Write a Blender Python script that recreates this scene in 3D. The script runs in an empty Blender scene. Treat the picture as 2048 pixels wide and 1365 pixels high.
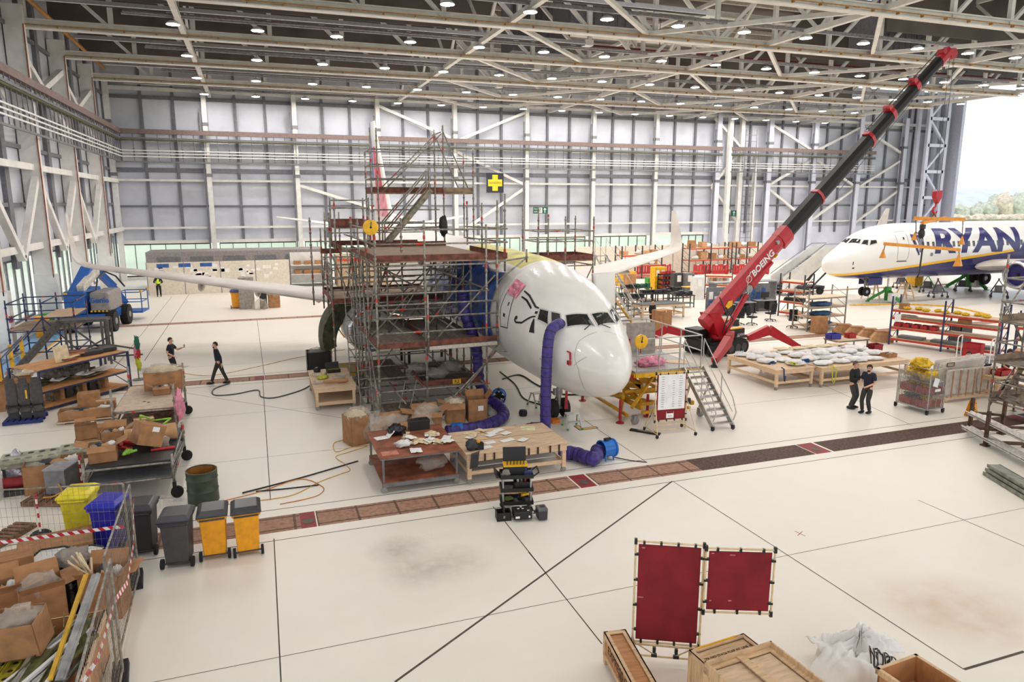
import bpy, math, random
from mathutils import Vector as V, Matrix as M, noise
PI = math.pi
COL = bpy.context.scene.collection
SC = bpy.context.scene
RND = random.Random(11)
HCAM, PITCH, YAW, FPX = 7.3, math.radians(10.959), math.radians(19.639), 1427.55
cd = bpy.data.cameras.new('camera'); cam = bpy.data.objects.new('camera', cd); COL.objects.link(cam)
cam.location = (0, 0, HCAM); cam.rotation_euler = (PI/2-PITCH, 0, -YAW)
cd.sensor_width = 36; cd.lens = 36*FPX/2048; cd.clip_end = 3000; cd.clip_start = .1
SC.camera = cam
_f = V((math.sin(YAW)*math.cos(PITCH), math.cos(YAW)*math.cos(PITCH), -math.sin(PITCH)))
_r = V((math.cos(YAW), -math.sin(YAW), 0)); _u = _r.cross(_f)
def fl(x, y, z=0.0):
 "a spot measured in the photograph -> the place at height z it shows"
 d = _f+_r*((x-1024)/FPX)-_u*((y-682.5)/FPX)
 return V((0, 0, HCAM))+d*((z-HCAM)/d.z)
def aty(x, y, Y):
 d = _f+_r*((x-1024)/FPX)-_u*((y-682.5)/FPX)
 return V((0, 0, HCAM))+d*(Y/d.y)
def lin(c): return tuple(((v/255)/12.92 if v <= 10 else ((v/255+.055)/1.055)**2.4) for v in c)
MATS = {}
class NT:
 def __init__(s, name):
  s.m = bpy.data.materials.new(name); s.m.use_nodes = True
  s.t = s.m.node_tree; s.n = s.t.nodes; s.b = s.n['Principled BSDF']
 def new(s, typ, **kw):
  n = s.n.new(typ)
  for k, v in kw.items():
   if k.startswith('_'): setattr(n, k[1:], v)
   else: n.inputs[k.replace('_', ' ')].default_value = v
  return n
 def link(s, a, b): s.t.links.new(a, b)
 def coord(s): return s.new('ShaderNodeTexCoord').outputs['Object']
 def ramp(s, src, stops):
  r = s.new('ShaderNodeValToRGB'); e = r.color_ramp.elements
  while len(e) < len(stops): e.new(.5)
  for el, (p, c) in zip(e, stops): el.position = p; el.color = (*lin(c), 1) if len(c) == 3 else c
  s.link(src, r.inputs[0]); return r.outputs[0]
def mat(name, c, rough=.6, metal=0., var=.08, vs=6., bump=0., bs=40., coat=0., alpha=1., trans=0., spec=.5, emit=None, es=1., stretch=None):
 if name in MATS: return MATS[name]
 k = NT(name); b = k.b
 b.inputs['Roughness'].default_value = rough; b.inputs['Metallic'].default_value = metal
 b.inputs['Specular IOR Level'].default_value = spec
 b.inputs['Coat Weight'].default_value = coat
 b.inputs['Alpha'].default_value = alpha; b.inputs['Transmission Weight'].default_value = trans
 co = None
 if var or bump:
  co = k.coord()
  if stretch:
   mp = k.new('ShaderNodeMapping', Scale=stretch); k.link(co, mp.inputs[0]); co = mp.outputs[0]
 if var:
  nz = k.new('ShaderNodeTexNoise', Scale=vs, Detail=3.); k.link(co, nz.inputs['Vector'])
  lo = tuple(max(0, v*(1-var*2)) for v in c); hi = tuple(min(255, v*(1+var)) for v in c)
  k.link(k.ramp(nz.outputs[0], [(.3, lo), (.52, c), (.7, hi)]), b.inputs['Base Color'])
 else: b.inputs['Base Color'].default_value = (*lin(c), 1)
 if bump:
  nz = k.new('ShaderNodeTexNoise', Scale=bs, Detail=2.); k.link(co, nz.inputs['Vector'])
  bp = k.new('ShaderNodeBump', Strength=bump, Distance=.02); k.link(nz.outputs[0], bp.inputs['Height']); k.link(bp.outputs[0], b.inputs['Normal'])
 if emit:
  b.inputs['Emission Color'].default_value = (*lin(emit), 1); b.inputs['Emission Strength'].default_value = es
 MATS[name] = k.m; return k.m
def rotz(a): return M.Rotation(a, 4, 'Z')
class MB:
 def __init__(s, m=None): s.v = []; s.f = []; s.mi = []; s.cur = 0; s.m = m or M.Identity(4)
 def add(s, vs, fs):
  b = len(s.v); s.v += [s.m @ V(v) for v in vs]
  for f in fs: s.f.append(tuple(b+i for i in f)); s.mi.append(s.cur)
  return s
 def box(s, c, d, rz=0., m=None, tp=1.):
  x, y, z = d[0]/2, d[1]/2, d[2]/2
  mm = M.Translation(c) @ (m or rotz(rz))
  vs = [mm @ V(p) for p in ((-x,-y,-z),(x,-y,-z),(x,y,-z),(-x,y,-z),(-x*tp,-y*tp,z),(x*tp,-y*tp,z),(x*tp,y*tp,z),(-x*tp,y*tp,z))]
  return s.add(vs, [(0,3,2,1),(4,5,6,7),(0,1,5,4),(1,2,6,5),(2,3,7,6),(3,0,4,7)])
 def bar(s, a, b, w, h=None, up=(0,0,1)):
  a, b = V(a), V(b); d = b-a; L = d.length
  if L < 1e-6: return s
  z = d/L; u = V(up)
  if abs(z.dot(u)) > .99: u = V((0, 1, 0))
  x = z.cross(u).normalized(); y = x.cross(z)
  h = h or w; vs = []
  for p in (a, b):
   for i, j in ((-1,-1),(1,-1),(1,1),(-1,1)): vs.append(p+x*(i*w/2)+y*(j*h/2))
  return s.add(vs, [(3,2,1,0),(4,5,6,7),(0,1,5,4),(1,2,6,5),(2,3,7,6),(3,0,4,7)])
 def path(s, pts, r, n=8, cap=True, closed=False):
  pts = [V(p) for p in pts]; N = len(pts); rings = []; px = None
  for i, p in enumerate(pts):
   if closed: t = pts[(i+1) % N]-pts[i-1]
   else: t = pts[min(i+1, N-1)]-pts[max(i-1, 0)]
   t = t.normalized() if t.length > 1e-9 else V((0,0,1))
   if px is None:
    u = V((0,0,1)) if abs(t.z) < .95 else V((1,0,0)); px = t.cross(u).normalized()
   else:
    px = (px-t*px.dot(t)); px = px.normalized() if px.length > 1e-6 else t.orthogonal().normalized()
   py = t.cross(px); rr = r[i] if isinstance(r, (list, tuple)) else r
   rings.append([p+px*(rr*math.cos(2*PI*k/n))+py*(rr*math.sin(2*PI*k/n)) for k in range(n)])
  return s.loft(rings, cap, closed)
 def tube(s, a, b, r, n=8, r2=None): return s.path([a, b], [r, r if r2 is None else r2], n)
 def loft(s, rings, cap=True, closed=False):
  n = len(rings[0]); vs = [p for q in rings for p in q]; fs = []; N = len(rings)
  for i in range(N if closed else N-1):
   a, b = i*n, ((i+1) % N)*n
   for k in range(n):
    k2 = (k+1) % n; fs.append((a+k, a+k2, b+k2, b+k))
  if cap and not closed: fs.append(tuple(range(n-1, -1, -1))); fs.append(tuple((N-1)*n+k for k in range(n)))
  return s.add(vs, fs)
 def lathe(s, prof, n=20, c=(0,0,0), m=None, cap=True):
  mm = M.Translation(c) @ (m or M.Identity(4))
  return s.loft([[mm @ V((r*math.cos(2*PI*k/n), r*math.sin(2*PI*k/n), z)) for k in range(n)] for r, z in prof], cap)
 def prism(s, poly, z0, z1, m=None):
  mm = m or M.Identity(4); n = len(poly)
  vs = [mm @ V((x, y, z0)) for x, y in poly]+[mm @ V((x, y, z1)) for x, y in poly]
  return s.add(vs, [tuple(range(n-1,-1,-1)), tuple(range(n, 2*n))]+[(i, (i+1) % n, n+(i+1) % n, n+i) for i in range(n)])
 def grid(s, fn, nu, nv):
  vs = [fn(i/nu, j/nv) for j in range(nv+1) for i in range(nu+1)]
  return s.add(vs, [(j*(nu+1)+i, j*(nu+1)+i+1, (j+1)*(nu+1)+i+1, (j+1)*(nu+1)+i) for j in range(nv) for i in range(nu)])
 def blob(s, c, r, n=12, amp=.25, fr=2., seed=0., flat=0., m=None):
  "a lumpy closed surface; flat>0 rests it on its underside"
  rings = []; c = V(c); mm = m or M.Identity(4)
  for j in range(n+1):
   th = PI*j/n; ring = []
   for k in range(2*n):
    ph = 2*PI*k/(2*n); d = V((math.sin(th)*math.cos(ph), math.sin(th)*math.sin(ph), -math.cos(th)))
    q = 1+amp*noise.noise(d*fr+V((seed, seed*1.7, 0)))+amp*.5*noise.noise(d*fr*2.7+V((0, seed, 3)))
    p = V((d.x*r[0]*q, d.y*r[1]*q, d.z*r[2]*q))
    if flat: p.z = max(p.z, -r[2]*flat)
    ring.append(c+mm @ p)
   rings.append(ring)
  return s.loft(rings)
def obj(name, b, m, parent=None, smooth=0, bevel=0., loc=None, rz=0., ms=None, solid=0.):
 me = bpy.data.meshes.new(name); me.from_pydata([tuple(p) for p in b.v], [], b.f); me.update()
 mm = m if isinstance(m, (list, tuple)) else [m]
 for q in mm: me.materials.append(q)
 if len(mm) > 1: me.polygons.foreach_set('material_index', b.mi)
 if smooth:
  me.polygons.foreach_set('use_smooth', [True]*len(me.polygons))
  if smooth < 170: me.set_sharp_from_angle(angle=math.radians(smooth))
 o = bpy.data.objects.new(name, me); COL.objects.link(o)
 if parent is not None: o.parent = parent
 if loc is not None: o.location = loc
 o.rotation_euler.z = rz
 if solid:
  sm = o.modifiers.new('s', 'SOLIDIFY'); sm.thickness = solid; sm.offset = 0
 if bevel:
  bm = o.modifiers.new('b', 'BEVEL'); bm.width = bevel; bm.segments = 2; bm.limit_method = 'ANGLE'
 return o
def tag(o, label=None, cat=None, group=None, kind=None):
 if label: o['label'] = label
 if cat: o['category'] = cat
 if group: o['group'] = group
 if kind: o['kind'] = kind
 return o
def thing(name, label, cat, loc=(0,0,0), rz=0., group=None):
 o = bpy.data.objects.new(name, None); COL.objects.link(o)
 o.location = loc; o.rotation_euler.z = rz; o.empty_display_size = .2
 return tag(o, label, cat, group)
def lab(o, t): o['label'] = t; return o
ORD = 'first second third fourth fifth sixth seventh eighth ninth tenth eleventh twelfth thirteenth fourteenth fifteenth sixteenth seventeenth eighteenth'.split()
def tree_copy(o, parent=None):
 c = o.copy(); COL.objects.link(c)
 if parent is not None: c.parent = parent
 for ch in list(o.children): tree_copy(ch, c)
 return c
def dup(o, loc, rz=None, label=None, group=None):
 c = tree_copy(o); c.location = loc
 if rz is not None: c.rotation_euler.z = rz
 if label: c['label'] = label
 if group: c['group'] = group
 return c
def text_mb(s, size, m=None, depth=.004, align='CENTER', bold=0.):
 "letters as a mesh, in the local XY plane"
 cu = bpy.data.curves.new('t', 'FONT'); cu.body = s; cu.size = size; cu.extrude = depth; cu.align_x = align; cu.align_y = 'CENTER'; cu.offset = bold
 o = bpy.data.objects.new('t', cu); COL.objects.link(o)
 me = bpy.data.meshes.new_from_object(o.evaluated_get(bpy.context.evaluated_depsgraph_get()))
 b = MB(m); b.add([v.co.copy() for v in me.vertices], [tuple(p.vertices) for p in me.polygons])
 bpy.data.objects.remove(o); bpy.data.curves.remove(cu); bpy.data.meshes.remove(me)
 return b
def frame(o, x, y):
 "matrix with the given origin and in-plane axes"
 x = V(x).normalized(); y = V(y); y = (y-x*y.dot(x)).normalized(); z = x.cross(y); o = V(o)
 return M(((x.x,y.x,z.x,o.x),(x.y,y.y,z.y,o.y),(x.z,y.z,z.z,o.z),(0,0,0,1)))
W = mat('white_paint', (226,224,220), .5, var=.03, vs=2)
STEELW = mat('white_steel', (228,224,218), .5, var=.03, vs=1.5)
GREYS = mat('grey_steel', (122,122,124), .5, .3, var=.06)
GALV = mat('galvanised_tube', (150,143,132), .45, .5, var=.14, vs=9)
DKGREY = mat('dark_grey_plastic', (58,57,58), .5, var=.05)
BLACK = mat('black_plastic', (26,26,27), .5, var=.05)
RUBBER = mat('black_rubber', (32,31,31), .85, var=.1)
CARD = mat('brown_cardboard', (168,122,82), .85, var=.07, vs=4)
CARD2 = mat('pale_cardboard', (190,146,103), .85, var=.07, vs=4)
PINE = mat('pale_pine', (222,190,154), .6, var=.05, vs=5, stretch=(1,6,6))
PLY = mat('plywood_sheet', (216,186,152), .65, var=.05, vs=3, stretch=(1,5,1))
BOARD = mat('stained_scaffold_board', (150,126,104), .8, var=.18, vs=3, stretch=(1,9,1))
TOE = mat('reddish_toe_board', (112,62,48), .75, var=.2, vs=5)
PLANK = mat('slotted_steel_deck', (140,124,108), .6, .35, var=.15, vs=8)
REDP = mat('red_paint', (164,30,38), .4, var=.06)
REDPL = mat('red_plastic', (178,36,40), .5, var=.06)
YEL = mat('yellow_paint', (232,176,22), .45, var=.06)
YELPL = mat('yellow_plastic', (236,160,18), .5, var=.04)
BLUEP = mat('blue_paint', (36,88,158), .4, var=.06)
NAVY = mat('navy_paint', (42,52,92), .5, var=.06)
ORANGE = mat('orange_shelf_beam', (190,62,38), .5, var=.08)
PAPER = mat('white_paper', (240,238,234), .8, var=.02)
CREAMP = mat('cream_paper', (226,206,168), .8, var=.06)
PLASTIC = mat('clear_plastic_bag', (220,208,192), .14, var=.08, vs=5, bump=1., bs=12, alpha=.32, spec=.7)
WRAP = mat('white_plastic_wrap', (222,218,214), .35, var=.05, vs=6, bump=.6, bs=10)
ALU = mat('brushed_aluminium', (190,188,184), .35, .7, var=.05)
GLASSD = mat('dark_window_glass', (30,32,34), .08, var=.15, vs=2, spec=.8)
CHROME = mat('bright_metal', (200,200,200), .2, .9, var=0)
PURPLE = mat('purple_duct_fabric', (58,44,120), .45, var=.12, vs=8, bump=.5, bs=14)
PINK = mat('pink_film', (226,140,160), .4, var=.1, bump=.5, bs=12)
GREEN = mat('green_paint', (60,150,62), .5, var=.08)
BROWNPLY = mat('brown_film_plywood', (146,84,58), .55, var=.14, vs=3)
# ================================================================ the hangar shell
YB, XL, XR = 76.6, -12.3, 89.0
ZR = 21.6
def struct(o): o['kind'] = 'structure'; return o
k = NT('sealed_concrete'); co = k.coord()
n1 = k.new('ShaderNodeTexNoise', Scale=.18, Detail=2., Roughness=.5); k.link(co, n1.inputs['Vector'])
n2 = k.new('ShaderNodeTexNoise', Scale=1.6, Detail=6., Roughness=.65, Distortion=.6); k.link(co, n2.inputs['Vector'])
c1 = k.ramp(n1.outputs[0], [(.25, (233,224,211)), (.5, (236,228,215)), (.75, (238,231,219))])
c2 = k.ramp(n2.outputs[0], [(.15, (240,236,230)), (.65, (255,255,255))])
mx = k.new('ShaderNodeMix', _data_type='RGBA', _blend_type='MULTIPLY'); mx.inputs[0].default_value = .18
k.link(c1, mx.inputs[6]); k.link(c2, mx.inputs[7])
def stain(prev, cx, cy, r, col, amt, sc):
 mp = k.new('ShaderNodeMapping', _vector_type='POINT'); mp.inputs['Location'].default_value = (-cx, -cy, 0); k.link(co, mp.inputs[0])
 ln = k.new('ShaderNodeVectorMath', _operation='LENGTH'); k.link(mp.outputs[0], ln.inputs[0])
 mr = k.new('ShaderNodeMapRange'); mr.inputs[1].default_value = r*.15; mr.inputs[2].default_value = r; mr.inputs[3].default_value = amt; mr.inputs[4].default_value = 0
 k.link(ln.outputs['Value'], mr.inputs[0])
 nz = k.new('ShaderNodeTexNoise', Scale=sc, Detail=5.); k.link(co, nz.inputs['Vector'])
 mm = k.new('ShaderNodeMath', _operation='MULTIPLY', ); k.link(mr.outputs[0], mm.inputs[0]); k.link(nz.outputs[0], mm.inputs[1])
 m2 = k.new('ShaderNodeMix', _data_type='RGBA', _blend_type='MULTIPLY'); k.link(mm.outputs[0], m2.inputs[0]); k.link(prev, m2.inputs[6])
 m2.inputs[7].default_value = (*lin(col), 1); return m2.outputs[2]
cc = mx.outputs[2]
for a in ((fl(798,1100), .75, (160,152,146), .8, 4.), (fl(830,1145), .8, (165,157,150), .7, 4.), (fl(910,1125), .9, (175,168,160), .7, 4.), (fl(1960,1230), 1.6, (205,160,105), .7, 2.), (fl(1830,1210), 1.3, (215,180,135), .5, 2.)):
 cc = stain(cc, a[0].x, a[0].y, a[1], a[2], a[3], a[4])
k.link(cc, k.b.inputs['Base Color'])
k.b.inputs['Roughness'].default_value = .36
k.b.inputs['Specular IOR Level'].default_value = .3
FLOOR = k.m
b = MB(); b.box((45, 34, -.25), (140, 100, .5)); o = struct(obj('floor', b, FLOOR)); tag(o, 'pale cream sealed concrete hangar floor', 'floor')
floor = o
JOINT = mat('joint_sealant', (84,74,64), .8, var=.1)
def pj(a, c, w=.03): joint(fl(*a), fl(*c), w)
b = MB()
def joint(p, q, w=.022):
 p, q = V((p[0], p[1], .002)), V((q[0], q[1], .002)); d = (q-p).normalized(); n = V((-d.y, d.x, 0))*w/2
 b.add([p-n, q-n, q+n, p+n], [(0,1,2,3)])
for a in (((562,1365), (548,1078)), ((541,1001), (525,755)), ((1204,1289), (986,1014)), ((1555,1098), (1345,963)), ((1928,1340), (1555,1098)), ((1294,926), (1169,841)), ((1836,1001), (2048,1093)), ((1825,852), (1590,745)), ((1090,1145), (1057,1105))): pj(*a, w=.022)
joint((.0, 31.8), (-.2, 47.5)); joint((-6.3, 31.8), (-6.5, 62))
for yy in (11.15, 21.1, 26., 34.5, 39.5): joint((-12, yy), (80, yy), .014)
pj((1345,963), (790,1365), .045); pj((1928,1340), (2048,1304), .05)
pj((381,585), (289,722), .03); pj((360,785), (705,840), .02); pj((1205,918), (1290,926), .02)
obj('expansion_joint', b, JOINT, floor)
k = NT('drain_cover_pavers'); co = k.coord()
bk = k.new('ShaderNodeTexBrick', Scale=1., Mortar_Size=.03, Brick_Width=.95, Row_Height=.62)
bk.offset = 0
mpb = k.new('ShaderNodeMapping'); mpb.inputs['Location'].default_value = (0, .31, 0); k.link(co, mpb.inputs[0]); k.link(mpb.outputs[0], bk.inputs['Vector'])
bk.inputs['Color1'].default_value = (*lin((178,138,114)), 1); bk.inputs['Color2'].default_value = (*lin((160,121,99)), 1); bk.inputs['Mortar'].default_value = (*lin((112,82,66)), 1)
nz = k.new('ShaderNodeTexNoise', Scale=9., Detail=4.); k.link(co, nz.inputs['Vector'])
m2 = k.new('ShaderNodeMix', _data_type='RGBA', _blend_type='MULTIPLY'); m2.inputs[0].default_value = .6
k.link(bk.outputs[0], m2.inputs[6]); k.link(k.ramp(nz.outputs[0], [(.3, (170,160,150)), (.6, (255,255,255))]), m2.inputs[7]); k.link(m2.outputs[2], k.b.inputs['Base Color']); k.b.inputs['Roughness'].default_value = .8
PAV = k.m
GRATE = mat('rusty_grating', (88,62,52), .7, .2, var=.25, vs=14)
MANH = mat('red_painted_plate', (142,40,44), .6, var=.1)
MANR = mat('worn_iron', (98,88,80), .6, .4)
n = 0
def drain(Y, w, parts):
 global n
 for x0, x1, kind in parts:
  n += 1
  b = MB(); b.box(((x1-x0)/2, 0, .003), (x1-x0, w, .008))
  o = struct(obj('drain_cover', b, {'p': PAV, 'g': GRATE, 'r': MANH}[kind], loc=(x0, Y, 0)))
  if kind == 'r':
   d = MB(); d.lathe([(.14, 0), (.14, .006)], 20, ((x1-x0)/2, -.1, .0075)); obj('manhole_lid', d, MANR, o)
   tag(o, 'red painted manhole plate in the brown drain strip', 'manhole cover', 'manhole plates along the drain')
drain(16.33, .86, [(-10, .58, 'p'), (.58, .92, 'r'), (.95, 5.05, 'p'), (5.05, 7.55, 'p'), (7.6, 8.05, 'r'), (8.12, 11.3, 'p'), (11.3, 15.2, 'g'), (15.25, 15.8, 'r'), (15.9, 24.2, 'g'), (24.2, 24.7, 'r'), (24.8, 40, 'g')])
drain(31.3, .8, [(-12, -.4, 'p'), (-.4, 0, 'r'), (0.02, 30, 'p'), (30, 60, 'p')]); drain(47.8, .7, [(-12, 60, 'p')])
b = MB()
for Y, w in ((16.33, .86), (31.3, .8)):
 for s in (-1, 1): b.box((30, Y+s*(w/2+.42), .001), (84, .02, .004))
obj('drain_edge_joint', b, JOINT, floor)
b = MB(); c = fl(1600, 1068)
for a in (.5, 1.75): b.bar(c+V((math.cos(a)*.14, math.sin(a)*.14, .003)), c-V((math.cos(a)*.14, math.sin(a)*.14, -.003)), .016, .002)
obj('survey_mark', b, REDP, floor)
b = MB(); c = fl(1170, 858)
b.box(c+V((.1, 0, .003)), (.62, .14, .004)); b.box(c+V((-.14, .2, .003)), (.14, .3, .004)); obj('corner_mark', b, YEL, floor)
b = MB(); b.box(c+V((.1, 0, .002)), (.7, .22, .002)); b.box(c+V((-.14, .2, .002)), (.22, .38, .002)); obj('corner_mark_border', b, BLACK, floor)
BLUEF = mat('pale_blue_floor_paint', (120,168,214), .35, var=.05)
b = MB(); b.box((-11.3, 41, .004), (1.7, 16, .006)); obj('walkway_paint', b, BLUEF, floor)
b = MB(); b.box((-10.4, 41, .005), (.12, 16, .008)); obj('walkway_line', b, YEL, floor)
CLAD = mat('grey_white_cladding', (200,203,212), .55, var=.03, vs=.5)
CLADR = mat('daylit_cladding', (222,224,238), .5, var=.03, vs=.5)  # brighter, bluer copy of the cladding, doorway daylight put into its colour
RAIL = mat('grey_wall_post', (112,112,118), .6, var=.05)
FRAME = mat('dark_window_frame', (52,58,58), .5)
GLZ = mat('green_tinted_glazing', (215,238,226), .05, var=0, alpha=.25, spec=.8)
b = MB(); b.box((38.6, YB+.15, (3.5+22)/2), (103, .3, 18.5)); wb = struct(obj('wall_back', b, CLAD))
BAY = 8.13; COLX = [-3.75+BAY*i for i in range(-1, 12)]
COLX = COLX[:8]+[53.6, 61.2, 68.2, 75.5, 83.2]
pb = MB(); rb = MB(); wr = MB()
xs = sorted(COLX+[86.5])
for a, c in zip(xs, xs[1:]):
 for t in (1/3, 2/3): pb.box((a+(c-a)*t, YB-.12, 12.4), (.24, .22, 17.8))
for z, h in ((16.9, .3), (10.35, .4), (7.0, .16)): rb.box((38.6, YB-.1, z), (101, .18, h))
for z, h in ((17.6, .34), (9.4, .2), (4.95, .2)): wr.box((38.6, YB-.5, z), (101, .2, h))
wr.box((21, YB-.15, 3.62), (66, .3, .32))
obj('wall_post', pb, RAIL, wb); obj('wall_rail', rb, RAIL, wb); obj('bracing_rail', wr, STEELW, wb)
def column(x, y, w=.42, z=18.4, m=STEELW):
 b = MB(); b.box((0, 0, z/2), (w, .1, z)); b.box((0, .5, z/2), (w, .1, z)); b.box((0, .25, z/2), (.08, .44, z))
 o = struct(obj('steel_column', b, m, loc=(x, y, 0)))
 c = MB(); c.box((0, .22, 14.6), (w+.1, .66, .3)); c.box((0, .22, 9.9), (w+.1, .66, .3)); obj('splice_plate', c, GREYS, o)
 d = MB(); d.box((-w/2-.16, .05, 8.5), (.14, .12, 15)); obj('cable_riser', d, RAIL, o)
for x in COLX[:8]: column(x, YB-.95)
for x in COLX[8:]: column(x, YB-.95, .62, 18.4, CLADR)
def strut(p, q, w=.28, m=STEELW, name='wall_brace'):
 b = MB(); b.bar(p, q, w, w); return struct(obj(name, b, m))
yb = YB-.7
for a, c in (((12.6, 17), (20.6, 13.9)), ((28.7, 17), (21.2, 13.9)), ((20.9, 12.6), (28.7, 9.2)), ((28.7, 9.0), (21.2, 4.2)), ((4.6, 9.0), (20.5, 4.)), ((53, 17.3), (57, 13.9)), ((57, 13.6), (53, 9.3)), ((53, 9.2), (57, 5)),
             ((61, 17), (68, 13.8)), ((75.4, 17), (68.4, 13.8)), ((68, 12.8), (61.3, 9.4)), ((68.4, 12.8), (75.4, 9.4)), ((61.2, 9.2), (68, 5)), ((75.4, 9.2), (68.4, 5)), ((75.6, 17), (83, 13.8)), ((75.6, 9.2), (83, 13)), ((83, 9), (75.7, 4.6))):
 strut((a[0], yb, a[1]), (c[0], yb, c[1]))
strut((57, yb, 0), (57, yb, 17.5), .5, STEELW, 'steel_post'); strut((54.9, yb-.6, 0), (54.9, yb-.6, 17.5), .5, STEELW, 'steel_post'); strut((59.2, yb, 0), (59.2, yb, 13.5), .4, STEELW, 'steel_post')
wn = 0
def window(x0, x1, z0, z1, nm, Y, axis='x', fm=None):
 global wn
 wn += 1
 w = x1-x0
 f = MB(); g = MB()
 f.box((w/2, 0, .06), (w, .14, .12)); f.box((w/2, 0, z1-z0-.06), (w, .14, .12))
 for i in range(nm+1): f.box((w*i/nm, 0, (z1-z0)/2), (.05, .14, z1-z0))
 g.box((w/2, 0, (z1-z0)/2), (w, .03, z1-z0))
 o = struct(obj('window_%d' % wn, f, fm or FRAME, loc=(x0, Y, z0) if axis == 'x' else (Y, x0, z0), rz=0 if axis == 'x' else PI/2))
 obj('pane', g, GLZ, o)
xe = [-12.6]+COLX[1:8]
for a, c in zip(xe, xe[1:]): window(a+.45, c-.45, .3, 3.46, 6, YB+.1)
window(48.2+.4, 52.6, .3, 3.46, 4, YB+.1)
b = MB(); b.box((38.6, YB+.15, .15), (103, .3, .3)); struct(obj('baseboard_back', b, W))
b = MB(); b.box((72.2, YB+.1, 2.1), (39, .3, 4.3)); struct(obj('wall_back.001', b, CLADR))
b = MB(); b.box((XL-.15, 36, (4.3+22)/2), (.3, 82, 17.7)); wl = struct(obj('wall_left', b, CLAD))
LY = [39.6, 48.7, 58., 67., 76.]
pb = MB(); rb = MB(); wr = MB()
for a, c in zip([30.5]+LY, LY):
 for t in (.3, .62): pb.box((XL+.12, a+(c-a)*t, 12.4), (.24, .7, 17.2))
for z in (17, 10.4, 7.2): rb.box((XL+.1, 52, z), (.2, 50, .22))
obj('wall_post', pb, RAIL, wl); obj('wall_rail', rb, RAIL, wl)
for z, h in ((9.3, .35), (4.9, .38)): wr.box((XL+.6, 52, z), (.25, 50, h))
obj('bracing_rail', wr, STEELW, wl)
for i, y in enumerate(LY[:4]):
 b = MB(); b.box((0, -.21, 9), (.95, .06, 18)); b.box((0, .21, 9), (.95, .06, 18)); b.box((.45, 0, 9), (.06, .42, 18)); b.box((-.45, 0, 9), (.06, .42, 18))
 o = struct(obj('steel_column', b, STEELW, loc=(XL+.55, y, 0)))
 b = MB(); b.box((.49, -.26, 10), (.05, .08, 14)); obj('cable_riser', b, BROWNPLY, o)
 b = MB(); b.box((.05, 0, 1.6), (1.15, .6, 3.2)); obj('column_casing', b, W, o)
xx = XL+.7
for i in range(3):
 a, c = LY[i], LY[i+1]
 strut((xx, a, 15.5), (xx, c, 11.9) if i else (xx, a+4.6, 12.6), .35)
 strut((xx, a, 8.8), (xx, a+4.6, 4.4), .35); strut((xx, c, 8.8), (xx, a+4.6, 4.4), .35)
 if i: strut((xx, c, 16), (xx, a, 12.8), .35)
for i, (a, c) in enumerate(zip(LY, LY[1:])):
 window(a+.55, c-.55, .9, 4.3, 6, XL-.1, 'y', GREYS)
b = MB(); b.box((XL-.1, 50, .45), (.3, 60, .9)); struct(obj('baseboard_left', b, W))
SERV = mat('brown_service_duct', (124,104,98), .6, var=.06)
MOSS = mat('green_yellow_cable_bundle', (84,84,52), .8, var=.3, vs=20)
def services(p, q, off, n, ids):
 "cable trays, conduits and drop rods along a wall from p to q"
 p, q, off = V(p), V(q), V(off)
 L = []
 for nm, z, w, h, o2, m in (('service_duct', 13.75, .35, .42, .5, SERV), ('cable_tray', 13.15, .3, .14, .5, RAIL), ('cable_bundle', 12.98, .34, .12, .5, MOSS),
                               ('conduit', 12.05, .09, .09, .6, STEELW), ('conduit', 11.78, .09, .09, .6, STEELW), ('conduit', 11.5, .09, .09, .6, STEELW), ('support_angle', 11.02, .12, .12, .6, GREYS)):
  b = MB(); b.bar(V((p.x, p.y, z))+off*o2, V((q.x, q.y, z))+off*o2, w, h); o = struct(obj(nm, b, m)); L.append(o)
 b = MB()
 for i in range(n):
  t = (i+.5)/n; c = p.lerp(q, t)+off*.55; b.tube(V((c.x, c.y, 11)), V((c.x, c.y, 13.6)), .035, 5)
  if i % 4 == 1: b.box((c.x, c.y, 11.8), (.14, .14, .85))
 obj('drop_rod', b, RAIL, L[0])
services((-11.5, YB-.6, 0), (54, YB-.6, 0), (0, -1, 0), 64, 0)
services((XL+.7, 33, 0), (XL+.7, 76, 0), (1, 0, 0), 46, 1)
services((55, YB-1., 0), (77.5, YB-1., 0), (0, -1, 0), 20, 2)
b = MB(); b.box((XR+.4, 75.6, 11), (.8, 3.2, 22)); wrt = struct(obj('wall_right', b, CLADR))
b = MB()
for x, y in ((84.6, 75.2), (87.8, 75.2), (84.6, 73.6), (87.8, 73.6)): b.box((x, y, 11), (.5, .4, 22))
for i in range(6):
 z = 1.2+i*3.4; b.bar((84.6, 73.6, z), (87.8, 73.6, z), .4, .4); b.bar((84.6, 73.6, z) if i % 2 else (87.8, 73.6, z), (87.8, 73.6, z+3.4) if i % 2 else (84.6, 73.6, z+3.4), .28, .28)
struct(obj('lattice_door_tower', b, CLADR))
b = MB(); b.box((XR+.4, 40, 23.2), (1.2, 76, 1.8)); struct(obj('door_header', b, RAIL))
LEAF = mat('pale_lilac_door_leaf', (196,198,214), .5, var=.03)
b = MB(); b.box((0, 0, 10.4), (.5, 1.6, 20.8)); struct(obj('door_1', b, LEAF, loc=(XR+.2, 73.2, 0)))
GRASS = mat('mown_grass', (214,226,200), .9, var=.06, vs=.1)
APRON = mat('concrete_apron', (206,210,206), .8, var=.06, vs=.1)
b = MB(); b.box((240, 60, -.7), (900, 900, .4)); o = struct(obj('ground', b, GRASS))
b = MB(); b.box((-40, 45, -.46), (54, 200, .1)); b.box((165, 45, -.46), (100, 200, .1)); struct(obj('path', b, APRON))
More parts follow.
